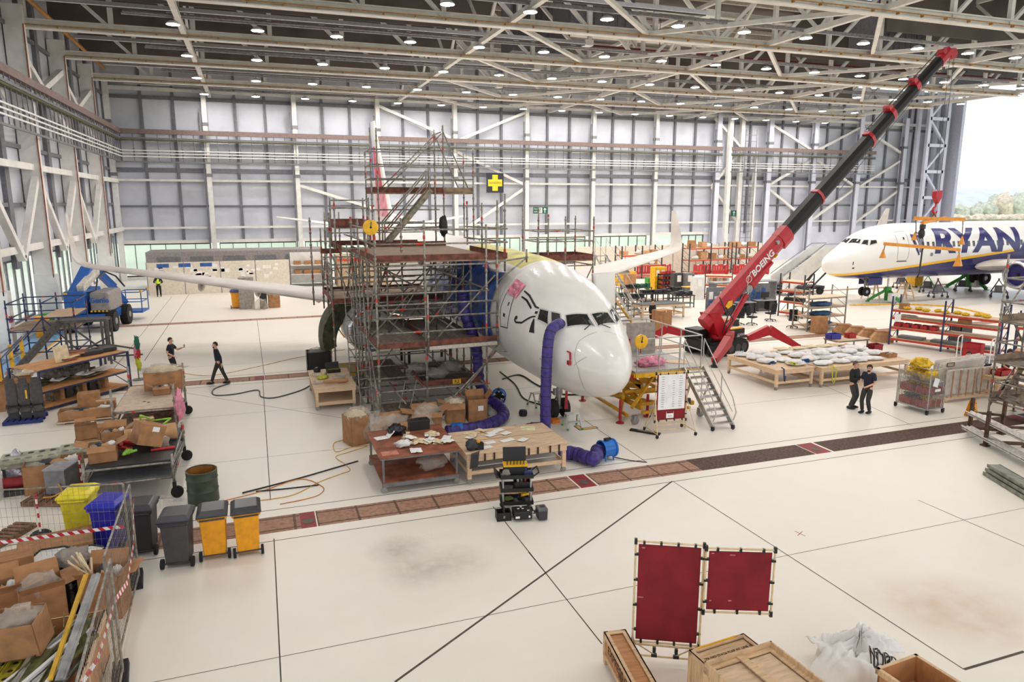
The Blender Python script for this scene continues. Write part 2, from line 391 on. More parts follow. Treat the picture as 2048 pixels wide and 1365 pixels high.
b = MB(); b.grid(lambda u, v: V((-60+180*u, 84+90*v, -.4+9*v*v+7*v)), 30, 12); struct(obj('hill', b, GRASS))
TREES = [mat('hazed_autumn_hedge', (214,200,180), .9, var=.08, vs=.6, bump=.5, bs=2), mat('hazed_green_hedge', (196,198,182), .9, var=.08, vs=.6, bump=.5, bs=2), mat('hazy_hill', (200,208,216), .95, var=.03, vs=.02)]  # washed-out tints, distance haze mixed into the foliage and hill colours
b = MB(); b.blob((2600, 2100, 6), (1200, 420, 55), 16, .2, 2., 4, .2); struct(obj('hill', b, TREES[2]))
rd = random.Random(3)
for i in range(16):
 px = 1890+i*14.5; D = 300+(i % 2)*40
 p = aty(px, 405, D); hgt = rd.uniform(5, 8)*(1.8 if 6 < i < 12 else 1)
 w_ = 5.2
 b = MB(); b.blob((0, 0, hgt*.42), (w_, w_, hgt*.6), 8, .4, 2.5, i*3.1, .68)
 c = MB(); c.tube((0, 0, -.3), (0, 0, hgt*.4), .3, 6)
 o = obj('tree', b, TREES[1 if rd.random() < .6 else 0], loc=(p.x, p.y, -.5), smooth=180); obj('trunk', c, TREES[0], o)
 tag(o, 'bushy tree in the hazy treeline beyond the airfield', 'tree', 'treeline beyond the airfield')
b = MB()
for i in range(22):
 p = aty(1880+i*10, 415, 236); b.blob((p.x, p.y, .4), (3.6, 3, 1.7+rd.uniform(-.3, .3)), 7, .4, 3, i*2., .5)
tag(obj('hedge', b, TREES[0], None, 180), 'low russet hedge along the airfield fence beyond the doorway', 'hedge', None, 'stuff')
# ================================================================ roof
DECK = mat('taupe_roof_deck', (104,96,90), .8, var=.08, vs=.4)
LINER = mat('cream_roof_liner', (196,186,174), .7, var=.04)
TY = [12.8, 21.9, 31., 40.1, 49.2, 58.3, 67.4]
b = MB(); sky = []
ys = [-12]
for y in TY+[76.5]: ys += [y-5.6, y-4.2]
ys.append(78)
for a, c in zip(ys[0::2], ys[1::2]): b.box((27.3, (a+c)/2, 22.1), (79.6, c-a, .2))
for y in TY+[76.5]:
 b.box((-1, y-4.9, 22.1), (26, 1.42, .2)); b.box((63, y-4.9, 22.1), (8, 1.42, .2))
 for x in range(16, 60, 6): b.box((x, y-4.9, 22.1), (1.3, 1.42, .2))
b.box((78.5, 33, 24.3), (23, 90, .2)); b.box((67, 33, 23.2), (.2, 90, 2.2))
ceil = struct(obj('ceiling', b, DECK))
b = MB()
for y in TY+[76.5]:
 for t in (-6.4, -3.4, -1.7): b.box((27.3, y+t, 21.8), (79, .22, .34))
obj('purlin', b, LINER, ceil)
b = MB()
for y in TY[2:]: b.box((2, y-.3, 20.3), (28, .08, 3.2)); b.box((53, y-.3, 20.3), (24, .08, 3.2))
obj('smoke_curtain', b, DECK, ceil)
X0, X1, NP = XL+.9, 67., 18
ZB, ZT = 17.15, 21.3
for i, y in enumerate(TY):
 if y < 30: continue
 st = (X1-X0)/NP
 b = MB()
 for z, h in ((ZB, .44), (ZT, .36)):
  b.box(((X0+X1)/2, y, z-h/2), (X1-X0, .5, .07)); b.box(((X0+X1)/2, y, z+h/2), (X1-X0, .5, .07)); b.box(((X0+X1)/2, y, z), (X1-X0, .09, h))
 t = struct(obj('roof_truss', b, STEELW))
 w = MB(); d = MB()
 for j in range(NP+1):
  x = X0+st*j; w.box((x, y, (ZB+ZT)/2), (.26, .24, ZT-ZB))
  if j < NP:
   if j < 9: d.bar((x, y, ZT), (x+st, y, ZB), .2, .2)
   else: d.bar((x, y, ZB), (x+st, y, ZT), .2, .2)
 obj('truss_vertical', w, STEELW, t); obj('truss_diagonal', d, STEELW, t)
 c = MB()
 for j in range(47): c.box((X0+j*1.68, y-.33, ZB-.14), (.05, .2, .14))
 c.box(((X0+X1)/2, y-.42, ZB-.1), (X1-X0, .05, .05)); obj('cable_clip', c, mat('amber_pipe', (176,124,60), .6), t)
for x in (-3.2, 14.2, 31.6, 49, 66.4):
 b = MB(); b.box((x, 52, ZB+.1), (.3, 50, .3)); b.box((x, 52, ZT-.1), (.26, 50, .26))
 for a, c in zip(TY[1:], TY[2:]+[76.5]): b.bar((x, a, ZT), (x, (a+c)/2, ZB), .16, .16); b.bar((x, (a+c)/2, ZB), (x, c, ZT), .16, .16)
 struct(obj('longitudinal_truss', b, STEELW))
for a, c in zip(TY[2:], TY[3:]+[75.8]):
 for x in (14.2, 31.6, 49):
  b = MB(); b.bar((x, a, ZB+.1), (x+8.7, c, ZB+.1), .24, .24); b.bar((x+8.7, c, ZB+.1), (x+17.4, a, ZB+.1), .24, .24)
  struct(obj('roof_brace', b, STEELW))
LAMPG = mat('lamp_glow', (255,255,255), var=0, emit=(255,250,245), es=110.)
LZ = 16.95
def lamp():
 t = thing('high_bay_lamp', '', 'lamp')
 b = MB(); b.lathe([(.05, .2), (.16, .19), (.3, .1), (.37, .02), (.37, -.01), (.35, -.01), (.33, .02)], 18); obj('lamp_housing', b, W, t, 60)
 b = MB(); b.lathe([(.34, -.012), (.34, .0)], 18); obj('lamp_diffuser', b, LAMPG, t)
 b = MB(); b.tube((0,0,.19), (0,0,.34), .02, 6); obj('hanger', b, GREYS, t)
 return t
LR = [9.3, 18.4, 36.7, 45.7, 54.8, 63.9, 73.]
RN = {36.7: 'in the front row overhead', 45.7: 'in the second row from the front', 54.8: 'in the third row from the front', 63.9: 'in the row before the last truss', 73.: 'in the last row along the back wall', 27.5: 'in the row nearest the camera', 18.4: 'in the row above the camera', 9.3: 'in the row behind the frame'}
l0 = None
for y in LR:
 x = -3.5
 step = 4.4 if y > 30 else 8.8
 i = 0
 while x < 67:
  if l0 is None: l0 = lamp(); q = l0; q.location = (x, y, LZ)
  else: q = dup(l0, (x, y, LZ))
  out = y == 36.7 and x < 13
  q['label'] = 'high bay lamp of the front row, above the top edge of the view' if out else ORD[i]+' high bay lamp from the left '+RN[y]
  i += not out; q['group'] = 'high bay lamps '+RN[y]+(' out of view' if out else '')
  x += step
RAILM = mat('lamp_rail', (150,146,146), .5, .3)
for i, y in enumerate(LR[2:]):
 b = MB(); b.box((29, y, LZ+.38), (70, .16, .1)); b.box((29, y+.5, LZ+.62), (70, .1, .1))
 tag(obj('lamp_rail', b, RAILM), 'long grey lighting rail carrying the lamps '+RN[y], 'rail', 'lighting rails')
HOOD = mat('heater_hood', (222,221,222), .4, 0, var=.03)
for i, (y, x1) in enumerate(((36.7, 24), (45.7, 21.), (54.8, 21.), (63.9, 21.), (73., 21.))):
 x0 = -9.8; yy = y-.8
 t = thing('radiant_heater', 'long dark radiant heater tube hung over the lamps '+RN[y].replace(' along the back wall', ' at the back'), 'heater', (x0, yy, LZ+.5), 0, 'radiant heaters under the roof')
 b = MB(); b.tube((7, -.14, 0), (x1-x0, -.14, 0), .11, 10); b.tube((3, .3, .1), (x1-x0, .3, .1), .1, 10); obj('heater_tube', b, BLACK, t, 60)
 b = MB(); b.prism([(-.35, -.05), (-.12, .2), (.5, .25), (.55, .22), (-.1, .15), (-.32, -.08)], 0, x1-x0, frame((0,0,0), (0,1,0), (0,0,1))); obj('reflector_hood', b, HOOD, t)
 b = MB(); b.box((x1-x0+.3, .1, .1), (.6, .6, .35)); obj('burner_box', b, W, t)
b = MB(); b.path([(-2, 50.6, 18.6), (60, 50.6, 18.6), (70, 50.6, 18.6), (70.4, 50.6, 19.2)], .17, 10)
for x in range(0, 70, 6): b.tube((x, 50.6, 18.5), (x, 50.6, 21.9), .03, 5)
tag(obj('sprinkler_pipe', b, mat('oxide_red_pipe', (128,54,42), .55), None, 60), 'dark red sprinkler main running across under the roof', 'pipe')
b = MB(); b.path([(XL+1.4, 36, 18.3), (XL+1.4, 70, 18.3)], .13, 8)
tag(obj('gas_pipe', b, mat('amber_pipe', (176,124,60), .6), None, 60), 'yellow gas pipe running back along the left wall under the roof', 'pipe')
VENT = mat('slate_vent_housing', (108,106,112), .6, .2, var=.06)
for x, y, nm in ((21.5, 44.6, 'nearer'), (21, 53.6, 'farther'), (46, 44.6, 'right')):
 b = MB(); b.box((0, 0, 0), (4.6, 2.6, 3.6));
 for j in range(9): b.box((-2.2+j*.55, -1.33, 0), (.05, .05, 3.6))
 tag(obj('roof_vent', b, VENT, loc=(x, y, 20.1)), {'nearer': 'grey boxed roof vent above the nose of the white aircraft', 'farther': 'smaller looking grey roof vent behind the nearer vent', 'right': 'grey roof vent left of the crane tip'}[nm], 'vent', 'roof vents')
b = MB()
for i in range(22): b.bar((56.3, YB-2.4, i*.72+.2), (57.9, YB-2.4, i*.72+.2), .05)
for x in (56.3, 57.1, 57.9): b.bar((x, YB-2.4, 0), (x, YB-2.4, 16), .06)
tag(obj('caged_ladder', b, RAIL), 'caged access ladder on the back wall by the white posts', 'ladder')
# ================================================================ aircraft
PROF = [(0,2.48,2.44,.02),(.03,2.64,2.28,.15),(.1,2.78,2.14,.28),(.25,2.96,1.98,.46),(.5,3.13,1.8,.67),(1,3.42,1.6,.98),(1.6,3.72,1.46,1.29),(2,3.94,1.4,1.45),(2.6,4.40,1.37,1.62),(3.2,4.76,1.32,1.71),(4,5.04,1.29,1.79),(5,5.24,1.28,1.85),(6.5,5.37,1.28,1.88),(9,5.38,1.28,1.88),(25,5.38,1.28,1.88),(28,5.37,1.5,1.8),(31,5.32,2.05,1.56),(34,5.22,2.85,1.15),(36.5,5.05,3.55,.7),(38,4.85,4.1,.32),(38.3,4.75,4.3,.2)]
def prof(x):
 x = min(max(x, 0), 38.3)
 for i in range(len(PROF)-1):
  if x <= PROF[i+1][0]: break
 a, b = PROF[i], PROF[i+1]; p = PROF[max(i-1, 0)]; q = PROF[min(i+2, len(PROF)-1)]
 t = (x-a[0])/(b[0]-a[0]); out = []
 for k in (1, 2, 3):
  if x < .1: out.append(a[k]+(b[k]-a[k])*t); continue
  m0 = (b[k]-p[k])/max(b[0]-p[0], 1e-6)*(b[0]-a[0]); m1 = (q[k]-a[k])/max(q[0]-a[0], 1e-6)*(b[0]-a[0])
  out.append((2*t**3-3*t*t+1)*a[k]+(t**3-2*t*t+t)*m0+(-2*t**3+3*t*t)*b[k]+(t**3-t*t)*m1)
 s = min(x/5, 1); zc = 2.52+.83*s*s*(3-2*s)
 if x > 25: zc += (out[0]+out[1])/2-3.33 if x > 28 else ((out[0]+out[1])/2-3.33)*(x-25)/3
 return out[0], out[1], max(out[2], .01), min(max(zc, out[1]+.01), out[0]-.01)
def skin(x, th, off=0.):
 "point on the fuselage: x aft of the nose, th from the crown, positive to starboard (+y)"
 t, b, w, zc = prof(x); c = math.cos(th)
 p = V((x, w*math.sin(th), zc+(t-zc)*c if c > 0 else zc+(zc-b)*c))
 if off:
  t2, b2, w2, z2 = prof(x+.02); q = V((x+.02, w2*math.sin(th), z2+(t2-z2)*c if c > 0 else z2+(z2-b2)*c))
  t3 = th+.01; c3 = math.cos(t3); r = V((x, w*math.sin(t3), zc+(t-zc)*c3 if c3 > 0 else zc+(zc-b)*c3))
  n = (r-p).cross(q-p); n = -n if n.dot(V((0, p.y, p.z-zc))) < 0 else n
  p += n.normalized()*off
 return p
def th_of(x, z, side=1):
 t, b, w, zc = prof(x)
 return side*math.acos(max(-1, min(1, (z-zc)/(t-zc) if z > zc else (z-zc)/(zc-b))))
def fuselage(m, paint=None):
 b = MB(); N = 72
 xs = [0,.03,.06,.1,.17,.25,.35,.5,.7,.9,1.15,1.4,1.7,2,2.3,2.6,2.9,3.2,3.6,4,4.5,5,5.5,6,6.5]+[7+i*.5 for i in range(37)]+[26+i for i in range(12)]+[38.3]
 b.loft([[skin(x, 2*PI*k/N) for k in range(N)] for x in xs])
 if paint:
  for i in range(len(xs)-1):
   for k in range(N):
    th = 2*PI*(k+.5)/N; th = th-2*PI if th > PI else th
    b.mi[i*N+k] = paint((xs[i]+xs[i+1])/2, th)
 return b
def quad(b, P, off=.012, n=8):
 "a patch of skin between four (x, th) corners"
 a, c, d, e = P
 def f(u, v):
  x = (a[0]*(1-u)+c[0]*u)*(1-v)+(e[0]*(1-u)+d[0]*u)*v; t = (a[1]*(1-u)+c[1]*u)*(1-v)+(e[1]*(1-u)+d[1]*u)*v
  return skin(x, t, off)
 return b.grid(f, n, n)
def ribbon(b, pts, w, off=.012, closed=False, sub=6):
 P = []
 n = len(pts)
 for i in range(n if closed else n-1):
  for j in range(sub):
   t = j/sub; q = pts[(i+1) % n]; P.append((pts[i][0]+(q[0]-pts[i][0])*t, pts[i][1]+(q[1]-pts[i][1])*t))
 if not closed: P.append(pts[-1])
 L = [skin(x, t, off) for x, t in P]; M_ = len(L); vs = []
 for i, p in enumerate(L):
  a = L[(i+1) % M_] if (closed or i < M_-1) else L[i]; c = L[i-1] if (closed or i > 0) else L[i]
  tg = (a-c).normalized(); x, t = P[i]; nn = (skin(x, t, off+.05)-p).normalized(); sd = nn.cross(tg).normalized()
  ww = w[min(int(i/sub), len(w)-1)]+(w[min(int(i/sub)+1, len(w)-1)]-w[min(int(i/sub), len(w)-1)])*(i % sub)/sub if isinstance(w, (list, tuple)) else w
  vs += [p-sd*ww/2, p+sd*ww/2]
 b.add(vs, [(2*i, 2*i+1, (2*i+3) % (2*M_), (2*i+2) % (2*M_)) for i in range(M_ if closed else M_-1)])
 return b
def foil(le, chord, tk, up, n=11):
 "aerofoil section: le point, chord along +x, thickness along up"
 pts = []
 for i in range(n):
  u = i/(n-1); x = 1-(1-math.cos(PI*u))/2
  pts.append((x, tk*(1.48*math.sqrt(x)-.63*x-1.76*x*x+1.42*x**3-.51*x**4)*.5*2))
 up = V(up)
 ring = [V(le)+V((chord*x, 0, 0))+up*(chord*y*.5*1.2) for x, y in pts]+[V(le)+V((chord*x, 0, 0))-up*(chord*y*.5*.8) for x, y in pts[-2:0:-1]]
 return ring
WST = [(1.6,13.1,7.6,2.05,.14),(5.4,15.6,4.75,2.5,.13),(11,18.95,3.2,3.12,.115),(16.6,22.2,1.75,3.75,.11)]
def wing(s, wl=True):
 b = MB(); R_ = [foil((le, s*y, z), c, tk*1.7, (0, 0, 1)) for y, le, c, z, tk in WST]
 if wl:
  for y, le, c, z, a in ((17.05,22.5,1.6,3.83,15), (17.4,22.8,1.5,4.0,45), (17.6,23.1,1.38,4.3,70), (17.72,23.5,1.2,4.9,82), (17.85,24.1,.85,5.7,84), (17.95,24.6,.5,6.3,84)):
   a = math.radians(a); R_.append(foil((le, s*y, z), c, .16, (0, -s*math.sin(a), math.cos(a))))
 b.loft(R_ if s > 0 else [r[::-1] for r in R_]); return b
def gear_wheel(r, w):
 b = MB(); b.lathe([(r*.5, -w/2), (r*.88, -w/2), (r, -w/4), (r, w/4), (r*.88, w/2), (r*.5, w/2), (r*.45, w*.3), (r*.12, w*.35)], 22, m=M.Rotation(PI/2, 4, 'X')); return b
HUB = mat('wheel_hub_metal', (150,148,144), .4, .5)
def add_gear(root, x, y, r, w, gap, top, doors=None):
 b = MB(); b.tube((x, y, r), (x+.05, y, top), .08 if r < .4 else .13, 12); b.tube((x, y-gap, r), (x, y+gap, r), .05, 10)
 b.tube((x, y, top*.75), (x-.7, y, top), .05, 8); b.tube((x, y+.05, r+.5), (x+.3, y+.05, r+.15), .03, 6); b.box((x+.12, y, r+.55), (.16, .3, .22)); obj('gear_strut', b, HUB, root, 50)
 for s in (-1, 1):
  o = obj('wheel', gear_wheel(r, w), RUBBER, root, 40, loc=(x, y+s*gap, r))
  h = MB(); h.lathe([(r*.46, -w*.28), (r*.4, w*.3), (r*.15, w*.42)], 18, m=M.Rotation(-s*PI/2, 4, 'X')); obj('hub', h, HUB, o, 50)
def nacelle(root, s, m, cx=13.0, cowl=True):
 z = 1.72; y = s*4.83; A = M.Translation((cx, y, z)) @ M.Rotation(PI/2, 4, 'Y')
 b = MB(A); b.lathe([(.78, .35), (.82, .1), (.9, 0), (.98, .06), (1.05, .3), (1.1, .8), (1.1, 1.6), (1.03, 2.6), (.85, 3.6), (.62, 4.3), (.5, 4.9), (.3, 5.2)], 40)
 e = obj('engine_nacelle', b, m, root, 60)
 b = MB(A); b.lathe([(.8, -.0), (.9, -.03), (.99, .05), (1.0, .12), (.9, .02), (.8, .12), (.78, .4)], 40, cap=False); obj('inlet_lip', b, CHROME, e, 60)
 b = MB(A); b.lathe([(.79, .42), (.78, .45)], 40)
 for k in range(22):
  a = 2*PI*k/22; b.bar((.14*math.cos(a), .14*math.sin(a), .4), (.76*math.cos(a+.25), .76*math.sin(a+.25), .4), .1, .03)
 b.lathe([(.02, .1), (.1, .22), (.16, .4)], 20); obj('fan', b, BLACK, e)
 b = MB(); b.prism([(cx+1.2, z+.9), (cx+5.6, 2.7), (cx+5.2, 2.1), (cx+1.6, z+.5)], y-.15, y+.15, M(((1,0,0,0),(0,0,1,0),(0,1,0,0),(0,0,0,1)))); obj('engine_pylon', b, m, e)
 return e
def aircraft(root, m, grey, paint, fm, finmats=None, finpaint=None):
 f = obj('fuselage', fuselage(m, paint), fm, root, 60)
 for s in (1, -1):
  obj('wing', wing(s), grey, root, 40)
  t = MB(); t.loft([foil((33.4, s*.6, 4.7), 4.0, .16, (0,0,1)), foil((37.9, s*7.17, 5.5), 1.4, .16, (0,0,1))]); obj('tailplane', t, m, root, 40)
  for yy, xx, zz in ((6.4, 20.6, 2.35), (9.2, 21.4, 2.65), (11.8, 22.1, 2.95)):
   c = MB(); c.blob((xx-.8, s*yy, zz-.1), (1.5, .17, .22), 8, 0); obj('flap_fairing', c, grey, root, 180)
 b = MB(); R_ = []
 for i in range(13):
  u = i/12; le = 31.0+6.0*u; te = 38.1+1.1*u; z = 5.1+7.35*u
  if u < .12: le -= 1.6*(1-u/.12)**2
  R_.append(foil((le, 0, z), te-le, .17-.03*u, (0, 1, 0), 15))
 b.loft(R_)
 if finpaint:
  nr = len(R_[0])
  for i in range(12):
   for k in range(nr): b.mi[i*nr+k] = finpaint((i+.5)/12, k, nr)
 obj('tail_fin', b, finmats or m, root, 40)
 return f
GLS = [[(1.52,.04),(2.05,.04),(2.22,.5),(1.86,.64)], [(1.93,.71),(2.33,.57),(2.57,.72),(2.25,.88)], [(2.3,.94),(2.62,.74),(2.93,.86),(2.76,1.05)]]
WFR = mat('window_surround', (196,192,184), .5, var=.02)
GLASSL = mat('flight_deck_glass', (44,46,46), .06, var=.2, vs=1.2, spec=.9)
def cockpit(f, panes=GLS, openp=None):
 for s in (1, -1):
  for i, p in enumerate(panes):
   q = [(x, s*t) for x, t in p]
   b = MB(); ribbon(b, q, .05, .014, True); fr = obj('window_frame', b, WFR, f)
   b = MB(); quad(b, q, .01); obj('window_pane', b, BLACK if openp == (s, i) else GLASSL, fr, 180)
LINE = mat('panel_line_paint', (150,148,146), .6, var=0)
MX, MY, MA, MP = 9.52, 21.87, math.radians(1.3), math.radians(1.3)
A1 = thing('airliner', 'white airliner under conversion with yellow primer on its crown, wrapped in scaffolding', 'aircraft')
A1.rotation_mode = 'XYZ'
MW = M.Translation((MX, MY, 0)) @ rotz(PI/2+MA) @ M.Rotation(-MP, 4, 'Y') @ M.Translation((-4.1, 0, 0))
A1.matrix_world = MW
ACW = mat('aircraft_white', (228,224,217), .28, var=.015, vs=1.5, coat=.3)
ACG = mat('aircraft_wing_grey', (196,188,180), .45, var=.03, vs=1.2)
PRIM = mat('yellow_green_primer', (214,205,104), .55, var=.08, vs=1.5)
FINB = mat('fin_blue', (66,84,158), .4); FINR = mat('fin_red', (214,84,104), .4, var=.15, vs=1.5); FINP = mat('fin_pink', (232,150,160), .4, var=.15, vs=1.5)
def paint1(x, th): return 1 if 5.5+.3*abs(th) < x < 12 and -1.3 < th < .5 else 0
def finp(u, k, nr):
 h = nr//2
 if k < h and k != 0:
  c = k/h
  if u > .42 and c < .32: return 1
  if .12 < u < .3 and .35 < c < .8: return 2
  if .3 < u < .62 and .38 < c < .72: return 3
  if .62 < u < .72 and .4 < c < .6: return 3
 return 0
f1 = aircraft(A1, ACW, ACG, paint1, [ACW, PRIM], [ACW, FINB, FINP, FINR], finp)
cockpit(f1, openp=(1, 1))
nacelle(A1, 1, ACW); nacelle(A1, -1, ACW)
add_gear(A1, 4.1, 0, .34, .2, .21, 1.5); add_gear(A1, 19.7, 2.86, .56, .4, .43, 2.0); add_gear(A1, 19.7, -2.86, .56, .4, .43, 2.0)
SYM = mat('black_marking', (30,29,30), .5, var=0)
b = MB(); ribbon(b, [(4.08,.84),(3.68,.84),(3.36,.88),(3.12,.905),(2.96,.87)], [.05,.07,.07,.07,.05], .016, sub=8); ribbon(b, [(4.01,.95),(3.65,.94),(3.38,.97),(3.24,.99)], [.05,.07,.07,.06], .016, sub=8); ribbon(b, [(3.0,.985),(2.9,.95)], .09, .016)
ribbon(b, [(3.8,1.315),(3.86,1.34),(3.87,1.38),(3.8,1.4),(3.71,1.395),(3.55,1.36),(3.41,1.33),(3.24,1.23),(3.1,1.14),(2.98,1.07),(2.88,1.03)], [.06,.06,.07,.07,.06,.06,.06,.06,.06,.05,.04], .016, sub=5)
for i in range(6): ribbon(b, [(3.78+.04*math.cos(i), 1.315+.02*math.sin(i)), (3.82-.04*math.cos(i), 1.33-.02*math.sin(i))], .09, .017)
quad(b, [(2.92,1.08), (2.85,1.09), (2.64,1.3), (2.9,1.37)], .016)
lab(obj('eye_marking', b, SYM, f1), 'black eye emblem beside the flight deck windows')
b = MB(); ribbon(b, [(1.28,.1),(1.24,.7),(1.05,1.2),(.86,1.57),(.83,2.04),(.9,2.6),(1.,3.14)], .012, .01, sub=10); ribbon(b, [(1.28,-.1),(1.24,-.7),(1.05,-1.2),(.86,-1.57),(.83,-2.04),(.9,-2.6),(1.,-3.14)], .012, .01, sub=10)
ribbon(b, [(5.25,.2),(5.25,.9),(5.3,1.3),(5.25,1.6)], .012, .01); ribbon(b, [(1.0,1.5),(.75,1.0)], .012, .01)
obj('panel_line', b, LINE, f1)
b = MB(); ribbon(b, [(5.0,.95),(4.4,1.05),(4.3,1.35),(4.35,1.62),(4.95,1.66),(5.05,1.35)], .03, .01, True, 8); lab(obj('door_outline', b, SYM, f1), 'outline of the service door')
b = MB(); quad(b, [(4.58,1.17),(4.52,1.17),(4.52,1.24),(4.58,1.24)], .015); quad(b, [(4.75,1.4),(4.62,1.4),(4.62,1.46),(4.75,1.46)], .015); obj('door_port', b, BLACK, f1)
b = MB(); b.grid(lambda u, v: skin(4.95-.75*u, .74+.3*v, .05+.1*noise.noise(V((u*4, v*4, 1)))), 14, 12); lab(obj('pink_film', b, PINK, f1, 180), 'scrap of pink film taped above the eye emblem')
b = MB()
for x, t in ((2.2, 1.75), (2.15, 1.8), (2.3, 1.72)): quad(b, [(x,t),(x-.06,t),(x-.06,t+.04),(x,t+.04)], .015)
obj('pink_tag', b, PINK, f1)
BLUEFILM = mat('blue_masking_film', (56,96,182), .25, var=.22, vs=2.2, bump=.8, bs=5, alpha=.86, spec=.7)
b = MB(); b.grid(lambda u, v: skin(5.9+5.6*u, .72+1.25*v+.1*math.sin(u*9), .04+.16*abs(noise.noise(V((u*9, v*5, 4))))*(1-.3*v)), 46, 26)
lab(obj('masking_film', b, BLUEFILM, f1, 180), 'blue plastic masking film over the fuselage side behind the scaffolding')
b = MB(); b.grid(lambda u, v: skin(9.5+3*u, .62+.8*v, .5*v*v+.1+.14*abs(noise.noise(V((u*6, v*4, 9))))), 26, 16); obj('masking_film', b, BLUEFILM, f1, 180)
for s in (1,):
 b = MB(); p = skin(1.2, 1.15*s, .05); q = skin(1.12, 1.34*s, .06); b.tube(p, q, .03, 8); b.box(skin(1.14, 1.46*s, .05), (.14, .08, .12)); b.tube(q, skin(1.12, 1.46*s, .03), .012, 6); b.tube(p, p+V((.12, .05, .02)), .02, 6)
 lab(obj('probe_cover', b, REDP, f1), 'red probe covers on the nose side')
b = MB(); q = V((3.1, .2, 1.42)); b.prism([(-.02, .1), (.02, .1), (.065, -.8), (-.065, -.8)], -.012, .012, frame(q, (0, -1, 0), (0, 0, 1)))
lab(obj('streamer', b, REDP, A1), 'long red warning streamer hanging under the nose')
b = MB()
pass
b = MB()
for s in (-1, 1): p = skin(1.48, .36*s, .03); b.bar(p, skin(1.62, .12*s, .03), .02, .02)
obj('wiper', b, BLACK, f1)
b = MB(); H_ = 1.85
def dshape(u, v):
 r = .16; x = (u-.5)*.9; z = (v-.5)*H_
 return V((x, -.25*(1-(2*v-1)**2)*.35, z))
b.grid(lambda u, v: dshape(u, v), 8, 14)
D1 = obj('entry_door', b, ACW, A1, 60, loc=(5.1, -2.1, 3.92), rz=math.radians(277), solid=.09)
b = MB(); b.grid(lambda u, v: dshape(.06+.88*u, .04+.92*v)+V((0, .07, 0)), 4, 7); lab(obj('door_lining', b, mat('tan_door_structure', (176,146,112), .7, var=.25, vs=9), D1, solid=.03), 'tan inner structure of the open door')
b = MB(); b.lathe([(.06, 0), (.06, .01)], 16, (0, -.1, -.1), M.Rotation(PI/2, 4, 'X')); obj('door_vent', b, BLACK, D1)
b = MB(); ribbon(b, [(4.4,-.86),(5.3,-.86),(5.4,-1.2),(5.4,-1.7),(5.3,-1.95),(4.4,-1.95),(4.3,-1.6),(4.3,-1.1)], .1, .012, True, 8); obj('door_surround', b, mat('tan_door_structure', (0,0,0)), f1)
b = MB(); quad(b, [(4.42,-.9),(5.28,-.9),(5.3,-1.93),(4.42,-1.93)], .009, 12); obj('door_opening', b, BLACK, f1, 180)
COWL = mat('olive_cowl_inner', (70,74,50), .6, var=.2, vs=4)
b = MB(); N_ = 20; rings = []
for i in range(N_+1):
 a = math.radians(72+125*i/N_); ca, sa = math.cos(a), math.sin(a); r0, r1 = 1.3-.15*math.sin(PI*i/N_), 1.95
 f_ = lambda r, x: V((x, 4.83-r*ca+.15, 1.25+r*sa))
 rings.append([f_(r0, 13.9), f_(r1-.1, 13.7), f_(r1, 14.5), f_(r1-.08, 15.2), f_(r0+.1, 15.1)])
b.loft([[V((p.x, 2*4.83+.5-p.y, p.z)) if False else p for p in r] for r in rings])
b.m = M.Identity(4)
c = obj('open_cowl', b, COWL, A1, 60); lab(c, 'open engine cowl half with olive green inside')
b = MB(); b.bar((14.2, 4.83+1.0, 1.2), (14.2, 4.83+1.6, 2.2), .05); b.bar((15, 4.83+1.0, 1.2), (15, 4.83+1.6, 2.2), .05); obj('cowl_stay', b, YEL, A1)
b = MB(); cx, cz = 24.75, 5.2; yy = -17.86
pts = [V((cx+.09*math.cos(a*PI/8), yy+.06, cz+.45+.16*math.sin(a*PI/8))) for a in range(16)]; b.path(pts, .02, 5, closed=True)
b.bar((cx, yy+.04, cz+.3), (cx, yy+.02, cz-.25), .03); b.bar((cx-.16, yy+.04, cz+.2), (cx+.16, yy+.04, cz+.2), .03); b.bar((cx, yy+.02, cz-.25), (cx-.1, yy+.02, cz-.28), .03)
